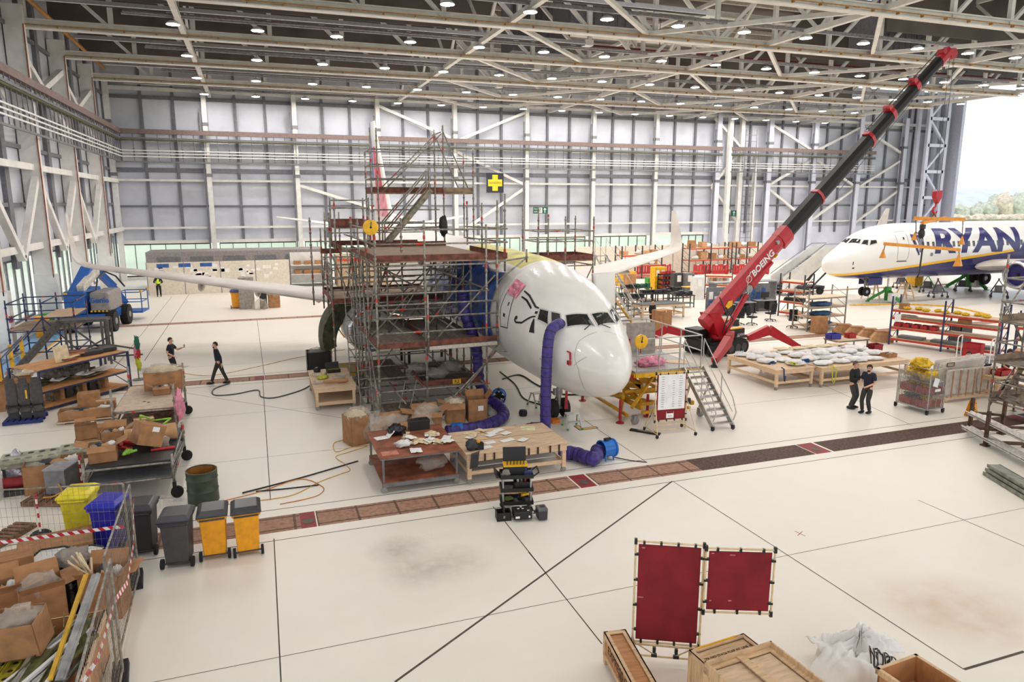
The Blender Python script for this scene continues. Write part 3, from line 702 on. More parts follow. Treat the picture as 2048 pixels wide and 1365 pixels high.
# ================================================================ scaffolding
REDC = mat('red_clip_paint', (196,60,44), .5)
class Scaf:
 def __init__(s, name, label, loc, group=None):
  s.r = thing(name, label, 'scaffold', loc, 0, group); s.o = -V(loc); s.cp = MB(M.Translation(s.o)); s.bk = MB(M.Translation(s.o)); s.n = 0
 def post(s, x, y, z0, z1, wheel=False):
  b = MB(M.Translation(s.o)); b.tube((x, y, z0), (x, y, z1), .035, 7)
  o = obj('upright', b, GALV, s.r, 180)
  z = z0+.55
  while z < z1-.1:
   s.bk.lathe([(.05, -.04), (.055, .0), (.05, .04)], 8, (x, y, z)); s.n += 1
   if s.n % 4 == 0: s.cp.lathe([(.042, 0), (.042, .12)], 7, (x, y, z+.1))
   z += .5
  if wheel:
   b = MB(M.Translation(s.o)); b.lathe([(.02, -.05), (.15, -.04), (.15, .04), (.02, .05)], 14, (x+.05, y, .15), M.Rotation(PI/2, 4, 'X')); b.box((x, y, .32), (.08, .13, .2)); obj('castor', b, RUBBER, s.r, 50)
  else:
   b = MB(M.Translation(s.o)); b.box((x, y, z0+.01), (.15, .15, .02)) if z0 < .05 else None
   if z0 < .05: obj('base_plate', b, GALV, s.r)
  return o
 def led(s, a, c, n='ledger'):
  b = MB(M.Translation(s.o)); b.tube(a, c, .031, 6); obj(n, b, GALV, s.r, 180)
  s.n += 1
  if s.n % 3 == 0:
   p = V(a).lerp(V(c), .3); q = V(a).lerp(V(c), .35); s.cp.tube(p, q, .036, 6)
 def brace(s, a, c): s.led(a, c, 'brace')
 def deck(s, x0, x1, y0, y1, z, m=None, n=None):
  w = .3; k = n or max(1, round((y1-y0)/w)); st = (y1-y0)/k
  b = MB(M.Translation(s.o))
  for i in range(k): b.box(((x0+x1)/2, y0+st*(i+.5), z-.025), (x1-x0, st-.015, .05))
  return obj('deck', b, m or BOARD, s.r)
 def deckx(s, x0, x1, y0, y1, z, m=None):
  k = max(1, round((x1-x0)/.3)); st = (x1-x0)/k
  b = MB(M.Translation(s.o))
  for i in range(k): b.box((x0+st*(i+.5), (y0+y1)/2, z-.025), (st-.015, y1-y0, .05))
  return obj('deck', b, m or PLANK, s.r)
 def toe(s, a, c, h=.2, m=None):
  a, c = V(a), V(c); b = MB(M.Translation(s.o)); b.bar(a+V((0,0,h/2)), c+V((0,0,h/2)), .035, h); return obj('toe_board', b, m or TOE, s.r)
 def end(s):
  if s.cp.f: o = obj('red_clip', s.cp, REDC, s.r, 60); o['kind'] = 'stuff'
  if s.bk.f: o = obj('coupler', s.bk, GALV, s.r, 60); o['kind'] = 'stuff'
  return s.r
 def ladder(s, a, c, w, ax=(1,0,0), n=12, m=None):
  b = MB(M.Translation(s.o)); ax = V(ax)*w/2; a, c = V(a), V(c)
  for q in (-1, 1): b.tube(a+ax*q, c+ax*q, .022, 6)
  for i in range(n): p = a.lerp(c, (i+.5)/n); b.tube(p-ax, p+ax, .016, 5)
  return obj('ladder', b, m or GALV, s.r, 60)
S = Scaf('scaffold_tower', 'tall multi-level tube scaffold with board decks around the left side of the white airliner', (3.5, 23, 0))
XA, XB, XC, XD = 3.55, 5.15, 7.25, 7.9
Y0, Y1, Y2, Y3, Y4 = 22.9, 24.8, 26.8, 28.7, 31.
ZT_, ZM = 5.45, 2.62
for x in (XA, XB, XC):
 for y in (Y0, Y1, Y2, Y3):
  if x == XB and y in (Y1, Y3): continue
  S.post(x, y, 0.0, 6.75 if x != XC else (5.3 if y != Y0 else 6.6), False)
for y in (Y4,): S.post(2.95, y, 0, 6.9); S.post(XC, y, 0, 5.35)
S.post(7.62, Y0-.05, 2.5, 7.0); S.post(7.95, Y0+.1, 5.0, 7.6); S.post(8.15, 24.4, 5.45, 7.4); S.post(8.2, 26.4, 5.5, 7.3); S.post(8.25, 28.6, 5.6, 7.3)
for y in (Y0, Y1, Y2, Y3):
 for z in (.35, 1.15, 2.5, 3.6, 4.4, 5.3): S.led((XA-.1, y, z), (XC+.1 if z < 5 else 7.75, y, z))
for x in (XA, XB, XC):
 for z in (.35, 1.1, 2.55, 4.45, 5.35): S.led((x, Y0-.1, z), (x, Y4 if x != XB else Y3, z))
for z in (3.12, 3.62, 4.05): S.led((XA, Y0-.06, z), (7.62, Y0-.06, z))
S.post(5.2, Y0-.1, 2.4, 4.35)
for a, c in (((5.6, Y0, .1), (7.6, Y0, 2.3)), ((5.2, Y0-.05, .0), (7.3, Y0-.05, 2.0)), ((5.2, Y0+.1, 2.5), (7.6, Y0+.1, 4.9)), ((5.35, Y1, 2.6), (7.3, Y1, 5.0)), ((XA, Y1, 2.6), (XB, Y1, 4.3)), ((XA, Y2, .3), (XB, Y2, 2.4)), ((XB, Y2, 2.7), (XC, Y2, 5.2)), ((XC, Y2, .3), (XB, Y2, 2.4)), ((XB, Y3, 3.4), (XC, Y3, 5.2)),
             ((XA, Y0, .3), (XA, Y1, 2.4)), ((XA, Y2, .3), (XA, Y1, 2.4)), ((XA, Y2, 2.6), (XA, Y3, 5.2)), ((XA, Y1, 2.7), (XA, Y0, 5.2)), ((XA, Y3, .3), (XA, Y2, 2.4)), ((XA, Y3, 5.4), (XA, Y4, 3.3))): S.brace(a, c)
for x in (XA, 4.4, 6.2, XC):
 for y in (25.8, 27.7): S.post(x, y, 0 if x in (XA, XC) else 2.6, 5.4)
for y in (25.8, 27.7):
 for z in (3.2, 4.05, 4.9): S.led((XA, y, z), (XC, y, z))
for x in (4.4, 6.2):
 for z in (.7, 3.1, 4.9): S.led((x, Y0, z), (x, Y3, z))
for a, c in (((4.4, 25.8, 2.6), (6.2, 25.8, 5.2)), ((4.4, 27.7, 5.2), (6.2, 27.7, 2.7)), ((6.2, 24.8, 3.2), (7.25, 26.8, 5.2)), ((XA, 25.8, 3), (4.4, 25.8, 5)), ((4.4, Y3, 3.5), (XB, Y3, 5.3)), ((XB, Y4, 3.5), (6.6, Y4, 5.3))): S.brace(a, c)
S.deck(XA, 7.95, Y0, Y4, ZT_); S.deck(XA-.4, XA, Y3, Y4+1.5, ZT_)
for a, c in (((XA, Y0, ZT_), (XB, Y0, ZT_)), ((XB, Y0-.01, ZT_), (8., Y0-.01, ZT_)), ((XA, Y0, ZT_), (XA, Y3, ZT_)), ((XA-.4, Y3, ZT_), (XA-.4, Y4+1.5, ZT_)), ((7.98, Y0, ZT_), (7.98, Y2+.5, ZT_)), ((XA-.4, Y4+1.5, ZT_), (7, Y4+1.5, ZT_)), ((XA+1, Y4, ZT_), (7.95, Y4, ZT_)), ((XA-1.1, Y3+1, ZT_-.15), (XA-.3, Y3+1, ZT_-.15))): S.toe(a, c, .2)
S.deckx(XA, XC, Y0+.2, Y3-.2, ZM); S.deckx(XA, XB, Y0, Y1, ZM+.03)
S.toe((XA, Y0-.06, ZM), (XB, Y0-.06, ZM), .17); S.toe((XB+.05, Y0-.06, ZM+.02), (7.6, Y0-.06, ZM+.05), .17); S.toe((XA, Y0, ZM), (XA, Y3, ZM), .17); S.toe((XB+.2, Y1, ZM), (XB+.2, Y3, ZM), .17)
b = MB(M.Translation(S.o)); b.bar((XB+.05, Y0-.09, ZM-.07), (7.6, Y0-.09, ZM-.04), .04, .12)
lab(obj('deck_edge_beam', b, mat('pale_perforated_beam', (196,186,172), .5, .2, var=.06, vs=14), S.r), 'pale perforated beam under the front toe board')
S.deck(2.75, XC, Y3+.2, Y4+2.2, 3.38); S.toe((2.75, Y3+.2, 3.38), (XC, Y3+.2, 3.38), .17); S.toe((2.75, Y3+.2, 3.38), (2.75, Y4+2.2, 3.38), .17); S.toe((2.75, Y4+2.2, 3.38), (XC, Y4+2.2, 3.38), .17)
S.deckx(XB, XC, Y0+.7, Y2, 1.05); S.toe((XB, Y0+.7, 1.05), (XC, Y0+.7, 1.05), .2); S.toe((XB, Y0+.7, 1.05), (XB, Y2, 1.05), .2)
S.deckx(XA+.1, XB-.2, Y1+.2, Y3, 1.0); S.deckx(XA+.3, XB+.3, Y0+.1, Y1, .22)
b = MB(M.Translation(S.o)); b.box((6.35, Y0+.65, 1.15), (.3, .012, .17)); sg = obj('number_plate', b, YEL, S.r)
t = text_mb('R2', .16, frame(V((6.35, Y0+.64, 1.15))+S.o, (1,0,0), (0,0,1)), .003); obj('plate_text', t, BLACK, sg)
for z in (6.0, 6.45):
 S.led((XA, Y0, z), (8.0, Y0, z)); S.led((XA, Y0, z), (XA, Y4, z)); S.led((XA-.4, Y4+1.5, z), (7.3, Y4+1.5, z)); S.led((8.0, Y0, z), (8.2, Y3, z-.1))
S.led((5.15, Y2, 6.3), (8.2, Y2, 6.3)); S.led((XA, Y2, 6.4), (6.8, Y2, 6.4)); S.led((5.3, Y3, 6.35), (8.25, Y3, 6.2))
S.post(2.95, Y4+1.9, 0, 6.9); S.post(2.2, Y4+.4, 3.0, 6.7); S.post(3.6, Y4+2.2, 3.3, 6.9)
for x, y in ((2.75, 28.9), (2.75, 30.9), (2.75, 33)): S.post(x, y, 2.6, 6.2)
for z in (3.9, 4.4, 4.9): S.led((2.75, 28.9, z), (2.75, 33.2, z)); S.led((2.75, 28.9, z), (XA, 28.9, z)); S.led((2.75, 33.2, z), (7, 33.2, z))
for a, c in (((2.75, 28.9, 3.4), (2.75, 31, 5.4)), ((2.75, 33, 3.4), (2.75, 31, 5.4)), ((2.75, 28.9, 5.4), (3.5, 28.9, 3.4))): S.brace(a, c)
S.ladder((3.3, 24.0, 0), (3.15, 25.2, 5.9), .42, (1, .1, 0), 20); S.ladder((3.3, 26.9, 0.), (3.25, 27.3, 4.2), .42, (1, .1, 0), 15); S.ladder((4.5, 24.0, .0), (4.9, 24.4, 1.1), .4, (1, 0, 0), 4)
S.led((7.3, Y0, 5.3), (8.75, Y0, 5.48)); S.brace((7.65, Y0, 4.7), (8.7, Y0, 5.45)); S.post(8.7, Y0, 5.3, 5.75)
b = MB(M.Translation(S.o));
for i in range(4): b.bar((7.0+i*.14, 24.6+i*.12, 5.1), (8.35+i*.07, 23.1+i*.1, 4.86+.35), .2, .04)
S.led((7.25, Y0, 2.0), (7.7, Y0, 2.55)); S.led((7.7, Y0-.1, 2.3), (8.0, Y0-.1, 2.25));
for x, y in ((3.0, 29.2), (4.35, 29.2), (3.0, 30.8), (4.35, 30.8)): S.post(x, y, 5.5, 7.5)
S.deck(3.0, 4.35, 29.2, 30.8, 6.35); S.toe((3.0, 29.2, 6.35), (4.35, 29.2, 6.35), .3); S.toe((3.0, 29.2, 6.35), (3.0, 30.8, 6.35), .3); S.toe((3.0, 30.8, 6.35), (4.35, 30.8, 6.35), .3)
for z in (7.1, 7.4): S.led((3.0, 29.2, z), (4.35, 29.2, z)); S.led((3.0, 29.2, z), (3.0, 30.8, z))
HX0, HX1, HY0, HY1, HZ = 4.95, 9.6, 32.2, 33.8, 7.75
for x in (HX0, HX0+.28, 7.8, 8.2, HX1): S.post(x, HY0, 5.45 if x > 7 else 3.4, 10.5 if x < 8 else (10.7 if x < 9 else 9.8))
for x in (HX0, 8.2, HX1): S.post(x, HY1, 5.5 if x > 7 else 3.4, 9.6)
S.deck(HX0, HX1, HY0, HY1, HZ); S.toe((HX0, HY0, HZ), (8.2, HY0, HZ), .24); S.toe((8.2, HY0-.01, HZ), (HX1, HY0-.01, HZ), .24, BOARD); S.toe((HX0, HY1, HZ), (HX1, HY1, HZ), .24); S.toe((HX0, HY0, HZ), (HX0, HY1, HZ), .24)
for z in (8.35, 8.95, 9.6): S.led((HX0, HY0, z), (HX1 if z < 9.5 else 8.2, HY0, z)); S.led((HX0, HY1, z), (HX1 if z < 9.5 else 8.2, HY1, z)); S.led((HX0, HY0, z), (HX0, HY1, z))
for y in (HY0, HY1): S.brace((HX0+.45, y, HZ), (8.15, y, 10.35)); S.brace((8.2, y, 10.45), (9.4, y, HZ+.1))
S.led((8.1, HY0, 10.4), (8.1, HY1, 10.4)); S.led((HX0, HY0, 7.0), (8.0, HY0, 7.0)); S.led((HX0, HY0, 6.4), (8.0, HY0, 6.4))
b = MB(M.Translation(S.o))
for yy in (31.2, 31.8): b.bar((5.35, yy, 5.5), (7.4, yy, HZ+.1), .05, .2)
for i in range(11): t = (i+.5)/11; b.box((5.35+2.05*t, 31.5, 5.5+2.3*t), (.24, .6, .03))
lab(obj('stair_flight', b, mat('weathered_stair', (150,140,122), .6, .3, var=.15), S.r), 'steep weathered stair up to the high platform')
for yy in (31.2, 31.8): S.led((5.3, yy, 6.5), (7.3, yy, 8.7)); S.led((5.3, yy, 6.0), (7.3, yy, 8.25)); S.led((5.3, yy, 5.5), (5.3, yy, 6.5)); S.led((7.3, yy, HZ), (7.3, yy, 8.7))
S.end()
def disc(loc, label):
 t = thing('yellow_reel', label, 'reel', loc)
 b = MB(); b.lathe([(.2, -.05), (.24, -.04), (.24, .04), (.2, .05)], 24, m=M.Rotation(PI/2, 4, 'X')); obj('reel_case', b, YEL, t, 50)
 b = MB(); b.lathe([(.035, -.07), (.035, .07)], 12, m=M.Rotation(PI/2, 4, 'X')); b.bar((0, -.06, 0), (.02, -.06, .17), .02); obj('reel_hub', b, BLACK, t)
 b = MB(); b.tube((0, 0, -.24), (0, 0, -.4), .02, 6); obj('bracket', b, REDP, t)
p = aty(741, 455, Y0-.12); disc((p.x, p.y, p.z), 'yellow round safety reel on the scaffold top rail')
b = MB(); b.blob((0, 0, 0), (.16, .12, .38), 10, .4, 3, 5); p = aty(887, 452, Y2-.2); tag(obj('black_harness', b, BLACK, None, 180, loc=p), 'black harness hanging from the upper scaffold rail', 'harness')
T = Scaf('access_scaffold', 'smaller tube scaffold with one brown board deck behind the nose on the far side', (12.6, 30, 0))
X_ = [11.8, 13.1, 14.5]
for x in X_:
 for y in (29.6, 31.6): T.post(x, y, 0, 6.7 if x > 12 else 7.1)
for z in (.4, 2.4, 4.5, 5.6, 6.05):
 for y in (29.6, 31.6): T.led((11.8, y, z), (14.5, y, z))
 for x in X_: T.led((x, 29.6, z), (x, 31.6, z))
T.deck(11.8, 14.5, 29.6, 31.6, 4.75)
for a, c in (((11.8, 29.6, 4.75), (14.5, 29.6, 4.75)), ((14.5, 29.6, 4.75), (14.5, 31.6, 4.75)), ((11.8, 31.6, 4.75), (14.5, 31.6, 4.75)), ((11.8, 29.6, 4.75), (11.8, 31.6, 4.75))): T.toe(a, c, .25)
for a, c in (((13.1, 29.6, .4), (14.5, 29.6, 2.4)), ((14.5, 29.6, 2.4), (13.1, 29.6, 4.5)), ((14.5, 29.6, .4), (14.5, 31.6, 2.4)), ((14.5, 31.6, 2.4), (14.5, 29.6, 4.5))): T.brace(a, c)
T.end()
Q = Scaf('scaffold_tower', 'grey tube scaffold tower cut by the right edge, near the caution sign', (23.9, 17, 0))
QX, QY = (23.85, 25.1, 26.4), (15.3, 17.1)
for x in QX:
 for y in QY: Q.post(x, y, 0, 5.6)
for z in (.5, 1.2, 1.9, 2.6, 3.3, 4.0, 4.8):
 for y in QY: Q.led((QX[0], y, z), (QX[2], y, z))
 for x in QX: Q.led((x, QY[0], z), (x, QY[1], z))
for a, c in ((0, .3), (1, 2.5), (0, 3.4)): Q.brace((QX[a], QY[1], c), (QX[1-a], QY[1], c+1.6)); Q.brace((QX[1], QY[1], c), (QX[2], QY[1], c+1.6))
for z in (.62, 1.95, 3.35): Q.deckx(QX[0], QX[2], QY[0], QY[1], z); Q.toe((QX[0], QY[1], z), (QX[2], QY[1], z), .2, BOARD)
b = MB(M.Translation(Q.o))
for y in (16.2, 16.8): b.bar((23.95, y, .65), (25, y, 1.9), .06, .2)
for i in range(7): t = (i+.5)/7; b.box((23.95+1.05*t, 16.5, .7+1.2*t), (.2, .6, .03))
obj('stair_flight', b, PLANK, Q.r); Q.end()
# ================================================================ second airliner, on jacks at the right
RX, RY, RZ_ = 38.6, 41.2, .45
A2 = thing('airliner', 'white and navy airliner with yellow stripe and large RYANAIR lettering, on green jacks', 'aircraft', (RX, RY, RZ_))
k = NT('striped_livery'); co = k.coord(); sp = k.new('ShaderNodeSeparateXYZ'); k.link(co, sp.inputs[0])
ln = k.new('ShaderNodeMath', _operation='MULTIPLY_ADD'); k.link(sp.outputs[0], ln.inputs[0]); ln.inputs[1].default_value = -.098; ln.inputs[2].default_value = -1.52
ad = k.new('ShaderNodeMath', _operation='ADD'); k.link(sp.outputs[2], ad.inputs[0]); k.link(ln.outputs[0], ad.inputs[1])
def step(v):
 g = k.new('ShaderNodeMath', _operation='GREATER_THAN'); k.link(ad.outputs[0], g.inputs[0]); g.inputs[1].default_value = v; return g.outputs[0]
m1 = k.new('ShaderNodeMix', _data_type='RGBA'); k.link(step(0), m1.inputs[0]); m1.inputs[6].default_value = (*lin((38,36,98)), 1); m1.inputs[7].default_value = (*lin((238,184,28)), 1)
m2 = k.new('ShaderNodeMix', _data_type='RGBA'); k.link(step(.2), m2.inputs[0]); k.link(m1.outputs[2], m2.inputs[6]); m2.inputs[7].default_value = (*lin((234,231,226)), 1)
k.link(m2.outputs[2], k.b.inputs['Base Color']); k.b.inputs['Roughness'].default_value = .22; k.b.inputs['Coat Weight'].default_value = .4
LIV = k.m; NAVYL = mat('livery_navy', (38,36,98), .3, var=0)
f2 = aircraft(A2, NAVYL, ACG, None, LIV)
R3 = [[(2.0,.04),(2.45,.04),(2.6,.46),(2.32,.6)], [(2.36,.68),(2.68,.56),(2.93,.71),(2.66,.93)], [(2.76,.97),(3.02,.76),(3.4,.87),(3.34,1.03)]]
cockpit(f2, R3)
nacelle(A2, 1, NAVYL); nacelle(A2, -1, NAVYL)
add_gear(A2, 4.1, 0, .34, .2, .21, 1.5); add_gear(A2, 19.7, 2.86, .56, .4, .43, 2.0); add_gear(A2, 19.7, -2.86, .56, .4, .43, 2.0)
b = MB()
for i in range(22):
 x = 7.2+i*.51+(.5 if i > 11 else 0); t = -th_of(x, 3.85); quad(b, [(x, t-.1), (x+.24, t-.1), (x+.24, t+.1), (x, t+.1)], .014, 3)
lab(obj('cabin_window', b, GLASSD, f2), 'row of dark oval cabin windows')
b = MB(); t0, t1 = -th_of(5, 4.75), -th_of(5, 2.75)
ribbon(b, [(5.1,t0),(5.85,t0),(5.98,t0-.12),(5.98,t1+.12),(5.85,t1),(5.1,t1),(4.97,t1+.12),(4.97,t0-.12)], .03, .012, True, 8); obj('door_outline', b, LINE, f2)
b = MB(); quad(b, [(5.55, -1.0), (5.68, -1.0), (5.68, -1.1), (5.55, -1.1)], .014, 3); quad(b, [(5.0, t1-.02), (5.95, t1-.02), (5.95, t1-.05), (5.0, t1-.05)], .014, 5); quad(b, [(1.55, -1.9), (1.68, -1.9), (1.68, -2.0), (1.55, -2.0)], .014, 3); quad(b, [(1.5,-1.55),(1.56,-1.55),(1.56,-1.75),(1.5,-1.75)], .014, 3); obj('door_detail', b, SYM, f2)
import bmesh
tm = text_mb('RYANAIR', 2.4, None, 0, 'LEFT', .085)
me = bpy.data.meshes.new('x'); me.from_pydata([tuple(p) for p in tm.v], [], tm.f); bm = bmesh.new(); bm.from_mesh(me)
bmesh.ops.triangulate(bm, faces=bm.faces);
for _ in range(3): bmesh.ops.subdivide_edges(bm, edges=[e for e in bm.edges if e.calc_length() > .22], cuts=1); bmesh.ops.triangulate(bm, faces=bm.faces)
b = MB(); zc_ = 3.98
b.add([skin(8.45+v.co.x*1.42+.12*v.co.y, -th_of(12, zc_+v.co.y), .016) for v in bm.verts], [tuple(v.index for v in f.verts) for f in bm.faces]); bm.free()
o = obj('lettering', b, NAVYL, f2); lab(o, 'navy RYANAIR lettering')
b = MB()
def hp(pts, w): ribbon(b, [(x, -th_of(7, z)) for x, z in pts], w, .016, sub=6)
hp([(6.35,4.55),(6.45,4.35),(6.55,4.0),(6.75,3.5),(7.0,3.1)], [.1,.22,.26,.2,.1]); hp([(6.35,4.6),(6.6,4.5),(6.9,4.45),(7.3,4.52),(7.6,4.6)], [.1,.2,.16,.2,.1])
hp([(7.05,4.75),(7.0,4.65)], .2)
for i in range(4): hp([(6.85+i*.17, 4.4), (6.95+i*.14, 3.9-.1*i), (7.0+i*.06, 3.3)], [.1,.07,.04])
lab(obj('emblem', b, NAVYL, f2), 'navy winged harp emblem')
b = MB(); quad(b, [(8.1, -th_of(8, 3.25)), (8.35, -th_of(8, 3.25)), (8.35, -th_of(8, 3.0)), (8.1, -th_of(8, 3.0))], .012, 4); obj('static_plate', b, HUB, f2)
b = MB(); b.box((4.6, -.45, 1.15), (1.3, .04, .6)); b.box((4.6, .45, 1.15), (1.3, .04, .6)); o = obj('nose_gear_door', b, NAVYL, A2)
b = MB(); b.prism([(13,5.35),(13.6,5.35),(13.45,5.8),(13.3,5.8)], -.02, .02, M(((1,0,0,0),(0,0,1,0),(0,1,0,0),(0,0,0,1)))); b.prism([(10.6,5.35),(10.8,5.35),(10.75,5.5)], -.02, .02, M(((1,0,0,0),(0,0,1,0),(0,1,0,0),(0,0,0,1)))); obj('blade_antenna', b, W, A2)
def jack(name, label, loc, s=1., top=1.6):
 t = thing(name, label, 'jack', loc)
 for a in (.5, 2.6, 4.7):
  b = MB(); b.bar((0, 0, .85*s), (1.15*s*math.cos(a), 1.15*s*math.sin(a), .1), .12*s, .16*s); b.lathe([(.13*s, 0), (.13*s, .05), (.05*s, .1)], 12, (1.15*s*math.cos(a), 1.15*s*math.sin(a), 0)); obj('leg', b, GREEN, t)
 b = MB(); b.tube((0, 0, .12), (0, 0, 1.0*s), .16*s, 14); b.lathe([(.24*s, .8*s), (.24*s, .92*s)], 14); obj('jack_body', b, GREEN, t, 50)
 b = MB(); b.tube((0, 0, 1.*s), (0, 0, top), .06*s, 10); obj('ram', b, CHROME, t, 50)
 b = MB(); b.box((-.1, -.6*s, .45), (.75, .35, .6)); obj('fluid_tank', b, W, t)
 return t
jack('aircraft_jack', 'green tripod jack with white tank under the navy nose', (44.3, 40.6, 0), 1.15, 1.78)
jack('aircraft_jack', 'green jack under the near wing of the navy airliner', (57., 36.2, 0), 1.5, 2.5)
jack('aircraft_jack', 'green jack under the far side of the navy airliner belly', (58.5, 45.2, 0), 1.5, 2.6)
def trestle(label, x, y, h, rz):
 t = thing('timber_trestle', label, 'trestle', (x, y, 0), rz, 'timber trestles under the navy airliner')
 for s in (-1, 1):
  for q in (-1, 1): b = MB(); b.bar((q*.35*.3, s*.35, h), (q*.55, s*.45, 0), .1, .06); obj('leg', b, PINE, t)
  b = MB(); b.bar((-.45, s*.42, h*.3), (.45, s*.42, h*.3), .08, .04); obj('cross_rail', b, PINE, t)
 for z in (.35, .7, 1.0):
  b = MB(); b.bar((.1+(1-z/h)*.4, -.42, z), (.1+(1-z/h)*.4, .42, z), .1, .04); obj('step', b, PINE, t)
 b = MB(); b.box((0, 0, h), (.35, .9, .05)); obj('top_board', b, PINE, t)
trestle('timber trestle just left of the green nose jack', 44.6, 42.4, 1.25, .3)
trestle('timber trestle just right of the green nose jack', 46.4, 40.9, 1.3, -.2)
rd = random.Random(5)
for i, (x, y) in enumerate(((52, 43.6), (54.6, 39.5), (55.6, 43.4), (50.2, 41.2), (60.6, 39.5), (52.6, 46.8))):
 t = thing('ground_stand', ['grey wheeled stand under the navy belly, left of the gear', 'dark wheeled stand in front of the main gear', 'grey wheeled stand behind the main gear', 'low wheeled stand nearest the timber trestles', 'dark stand under the near wing root', 'far grey stand beyond the navy belly'][i], 'stand', (x, y, 0), rd.uniform(0, 3), 'ground stands under the navy belly')
 b = MB(); b.box((0, 0, .45), (1.1, .7, .08)); b.box((.1, 0, .7), (.5, .45, .5)); obj('tray', b, GREYS if i % 2 else DKGREY, t)
 for sx in (-1, 1):
  for sy in (-1, 1): b = MB(); b.bar((sx*.5, sy*.3, .45), (sx*.55, sy*.35, .12), .06); b.lathe([(.1, -.03), (.1, .03)], 12, (sx*.55, sy*.35, .1), M.Rotation(PI/2, 4, 'X')); obj('leg', b, DKGREY, t)
 b = MB(); b.bar((-.5, 0, .45), (.2, 0, 1.5), .06); b.bar((.6, .2, .45), (.1, 0, 1.5), .06); obj('post', b, GREEN if i in (0, 2) else DKGREY, t)
t = thing('waste_bin', 'yellow wheeled bin beyond the belly of the navy airliner', 'bin', (54.5, 47.2, 0))
b = MB(); b.box((0, 0, .8), (.9, .9, 1.3), tp=1.1); obj('bin_body', b, YEL, t); b = MB(); b.box((0, 0, 1.48), (1.02, 1.02, .08)); obj('lid', b, YEL, t)
for s in (-1, 1): b = MB(); b.lathe([(.12, -.04), (.12, .04)], 12, (s*.3, 0, .12), M.Rotation(PI/2, 4, 'X')); obj('wheel', b, BLACK, t)
p0 = fl(1578, 590); STX, STY = p0.x, 46.6
t = thing('boarding_stair', 'white mobile boarding stair leading up behind the nose of the navy airliner', 'stair', (aty(1553, 560, STY).x, STY, 0))
L_, Hh = 3.9, 2.75
b = MB()
for s in (-1, 1): b.prism([(0,.3),(.5,.2),(L_,Hh-.3),(L_+1.6,Hh-.3),(L_+1.6,Hh+1.1),(L_,Hh+1.1),(0,1.5)], s*.75-.03, s*.75+.03, M(((1,0,0,0),(0,0,1,0),(0,1,0,0),(0,0,0,1))))
obj('side_panel', b, W, t)
b = MB()
for i in range(14): b.box((.2+i*.27, 0, .4+i*.2), (.27, 1.44, .04))
b.box((L_+.8, 0, Hh-.2), (1.6, 1.44, .06)); obj('tread', b, GREYS, t)
b = MB()
for s in (-1, 1):
 b.bar((.4, s*.6, .25), (L_-.6, s*.6, Hh-.7), .12, .2); b.bar((L_-.4, s*.6, Hh-.5), (L_-1.8, s*.6, .5), .12); b.bar((L_+1.2, s*.6, Hh-.4), (L_-1, s*.6, .5), .1)
b.box((2.4, 0, .55), (3.8, 1.3, .25)); obj('undercarriage', b, DKGREY, t)
b = MB()
for s in (-1, 1): b.path([(0, s*.75, 1.7), (L_, s*.75, Hh+1.3), (L_+1.5, s*.75, Hh+1.3)], .03, 6)
obj('handrail', b, GREYS, t)
for sx in (.9, 3.8):
 for s in (-1, 1): b = MB(); b.lathe([(.3, -.1), (.3, .1)], 18, (sx, s*.7, .3), M.Rotation(PI/2, 4, 'X')); obj('wheel', b, RUBBER, t)
BB, BT = V((20.35, 28.6, 2.0)), V((35.6, 30.6, 15.0))
CR = thing('crawler_crane', 'red crawler crane with a long black telescopic boom reaching to the upper right', 'crane', (21.2, 29., 0))
cm = M.Translation(-V((21.2, 29., 0)))
BOOMK = mat('black_boom', (30,27,27), .5, var=.04, spec=.25); CRED = mat('crane_red', (176,22,36), .35, var=.05)
d = (BT-BB).normalized(); up = V((0,0,1)); sd = d.cross(up).normalized(); nu = sd.cross(d)
def bp(t, u=0, v=0): return BB.lerp(BT, t)+nu*u+sd*v
def beam(mb, t0, t1, w0, w1, h0, h1, du=0):
 r = []
 for t_, w_, h_ in ((t0, w0, h0), (t1, w1, h1)):
  r.append([bp(t_, h_*.5+du, w_*.3), bp(t_, h_*.2+du, w_*.5), bp(t_, -h_*.2+du, w_*.5), bp(t_, -h_*.5+du, w_*.25), bp(t_, -h_*.5+du, -w_*.25), bp(t_, -h_*.2+du, -w_*.5), bp(t_, h_*.2+du, -w_*.5), bp(t_, h_*.5+du, -w_*.3)])
 mb.loft(r)
b = MB(cm); beam(b, -.03, .29, .58, .6, .7, .78)
rb_ = obj('boom_base', b, CRED, CR)
segs = [(.28,.432,.6,.74),(.43,.66,.57,.7),(.655,.755,.52,.64),(.75,.87,.48,.58),(.865,.99,.43,.53)]
for t0, t1, w_, h_ in segs:
 b = MB(cm); beam(b, t0, t1, w_, w_, h_, h_); obj('boom_section', b, BOOMK, CR)
for t0, t1, w_, h_, du in ((.265,.3,.68,.9,-.05), (.427,.435,.66,.82,0), (.652,.662,.62,.84,.0), (.75,.764,.56,.78,.06), (.863,.88,.5,.7,.08), (.985,1.03,.46,.6,-.03)):
 b = MB(cm); beam(b, t0, t1, w_, w_, h_, h_, du)
 if t0 > .7:
  p = bp((t0+t1)/2, h_*.5+du); b.lathe([(.15, -.2), (.15, .2)], 16, p, frame((0,0,0), d, nu))
 if t0 > .9:
  p = bp(1.035, -.25); b.lathe([(.28, -.22), (.3, .0), (.28, .22)], 18, p, frame((0,0,0), d, nu))
 lab(obj('boom_collar', b, CRED, CR), 'red collar on the black boom')
b = MB(cm)
for t0 in (.415, .64, .74): p = bp(t0, -.05, -.345); b.box(p, (.5, .02, .14), m=frame((0,0,0), d, nu.cross(d)*-1).to_3x3().to_4x4())
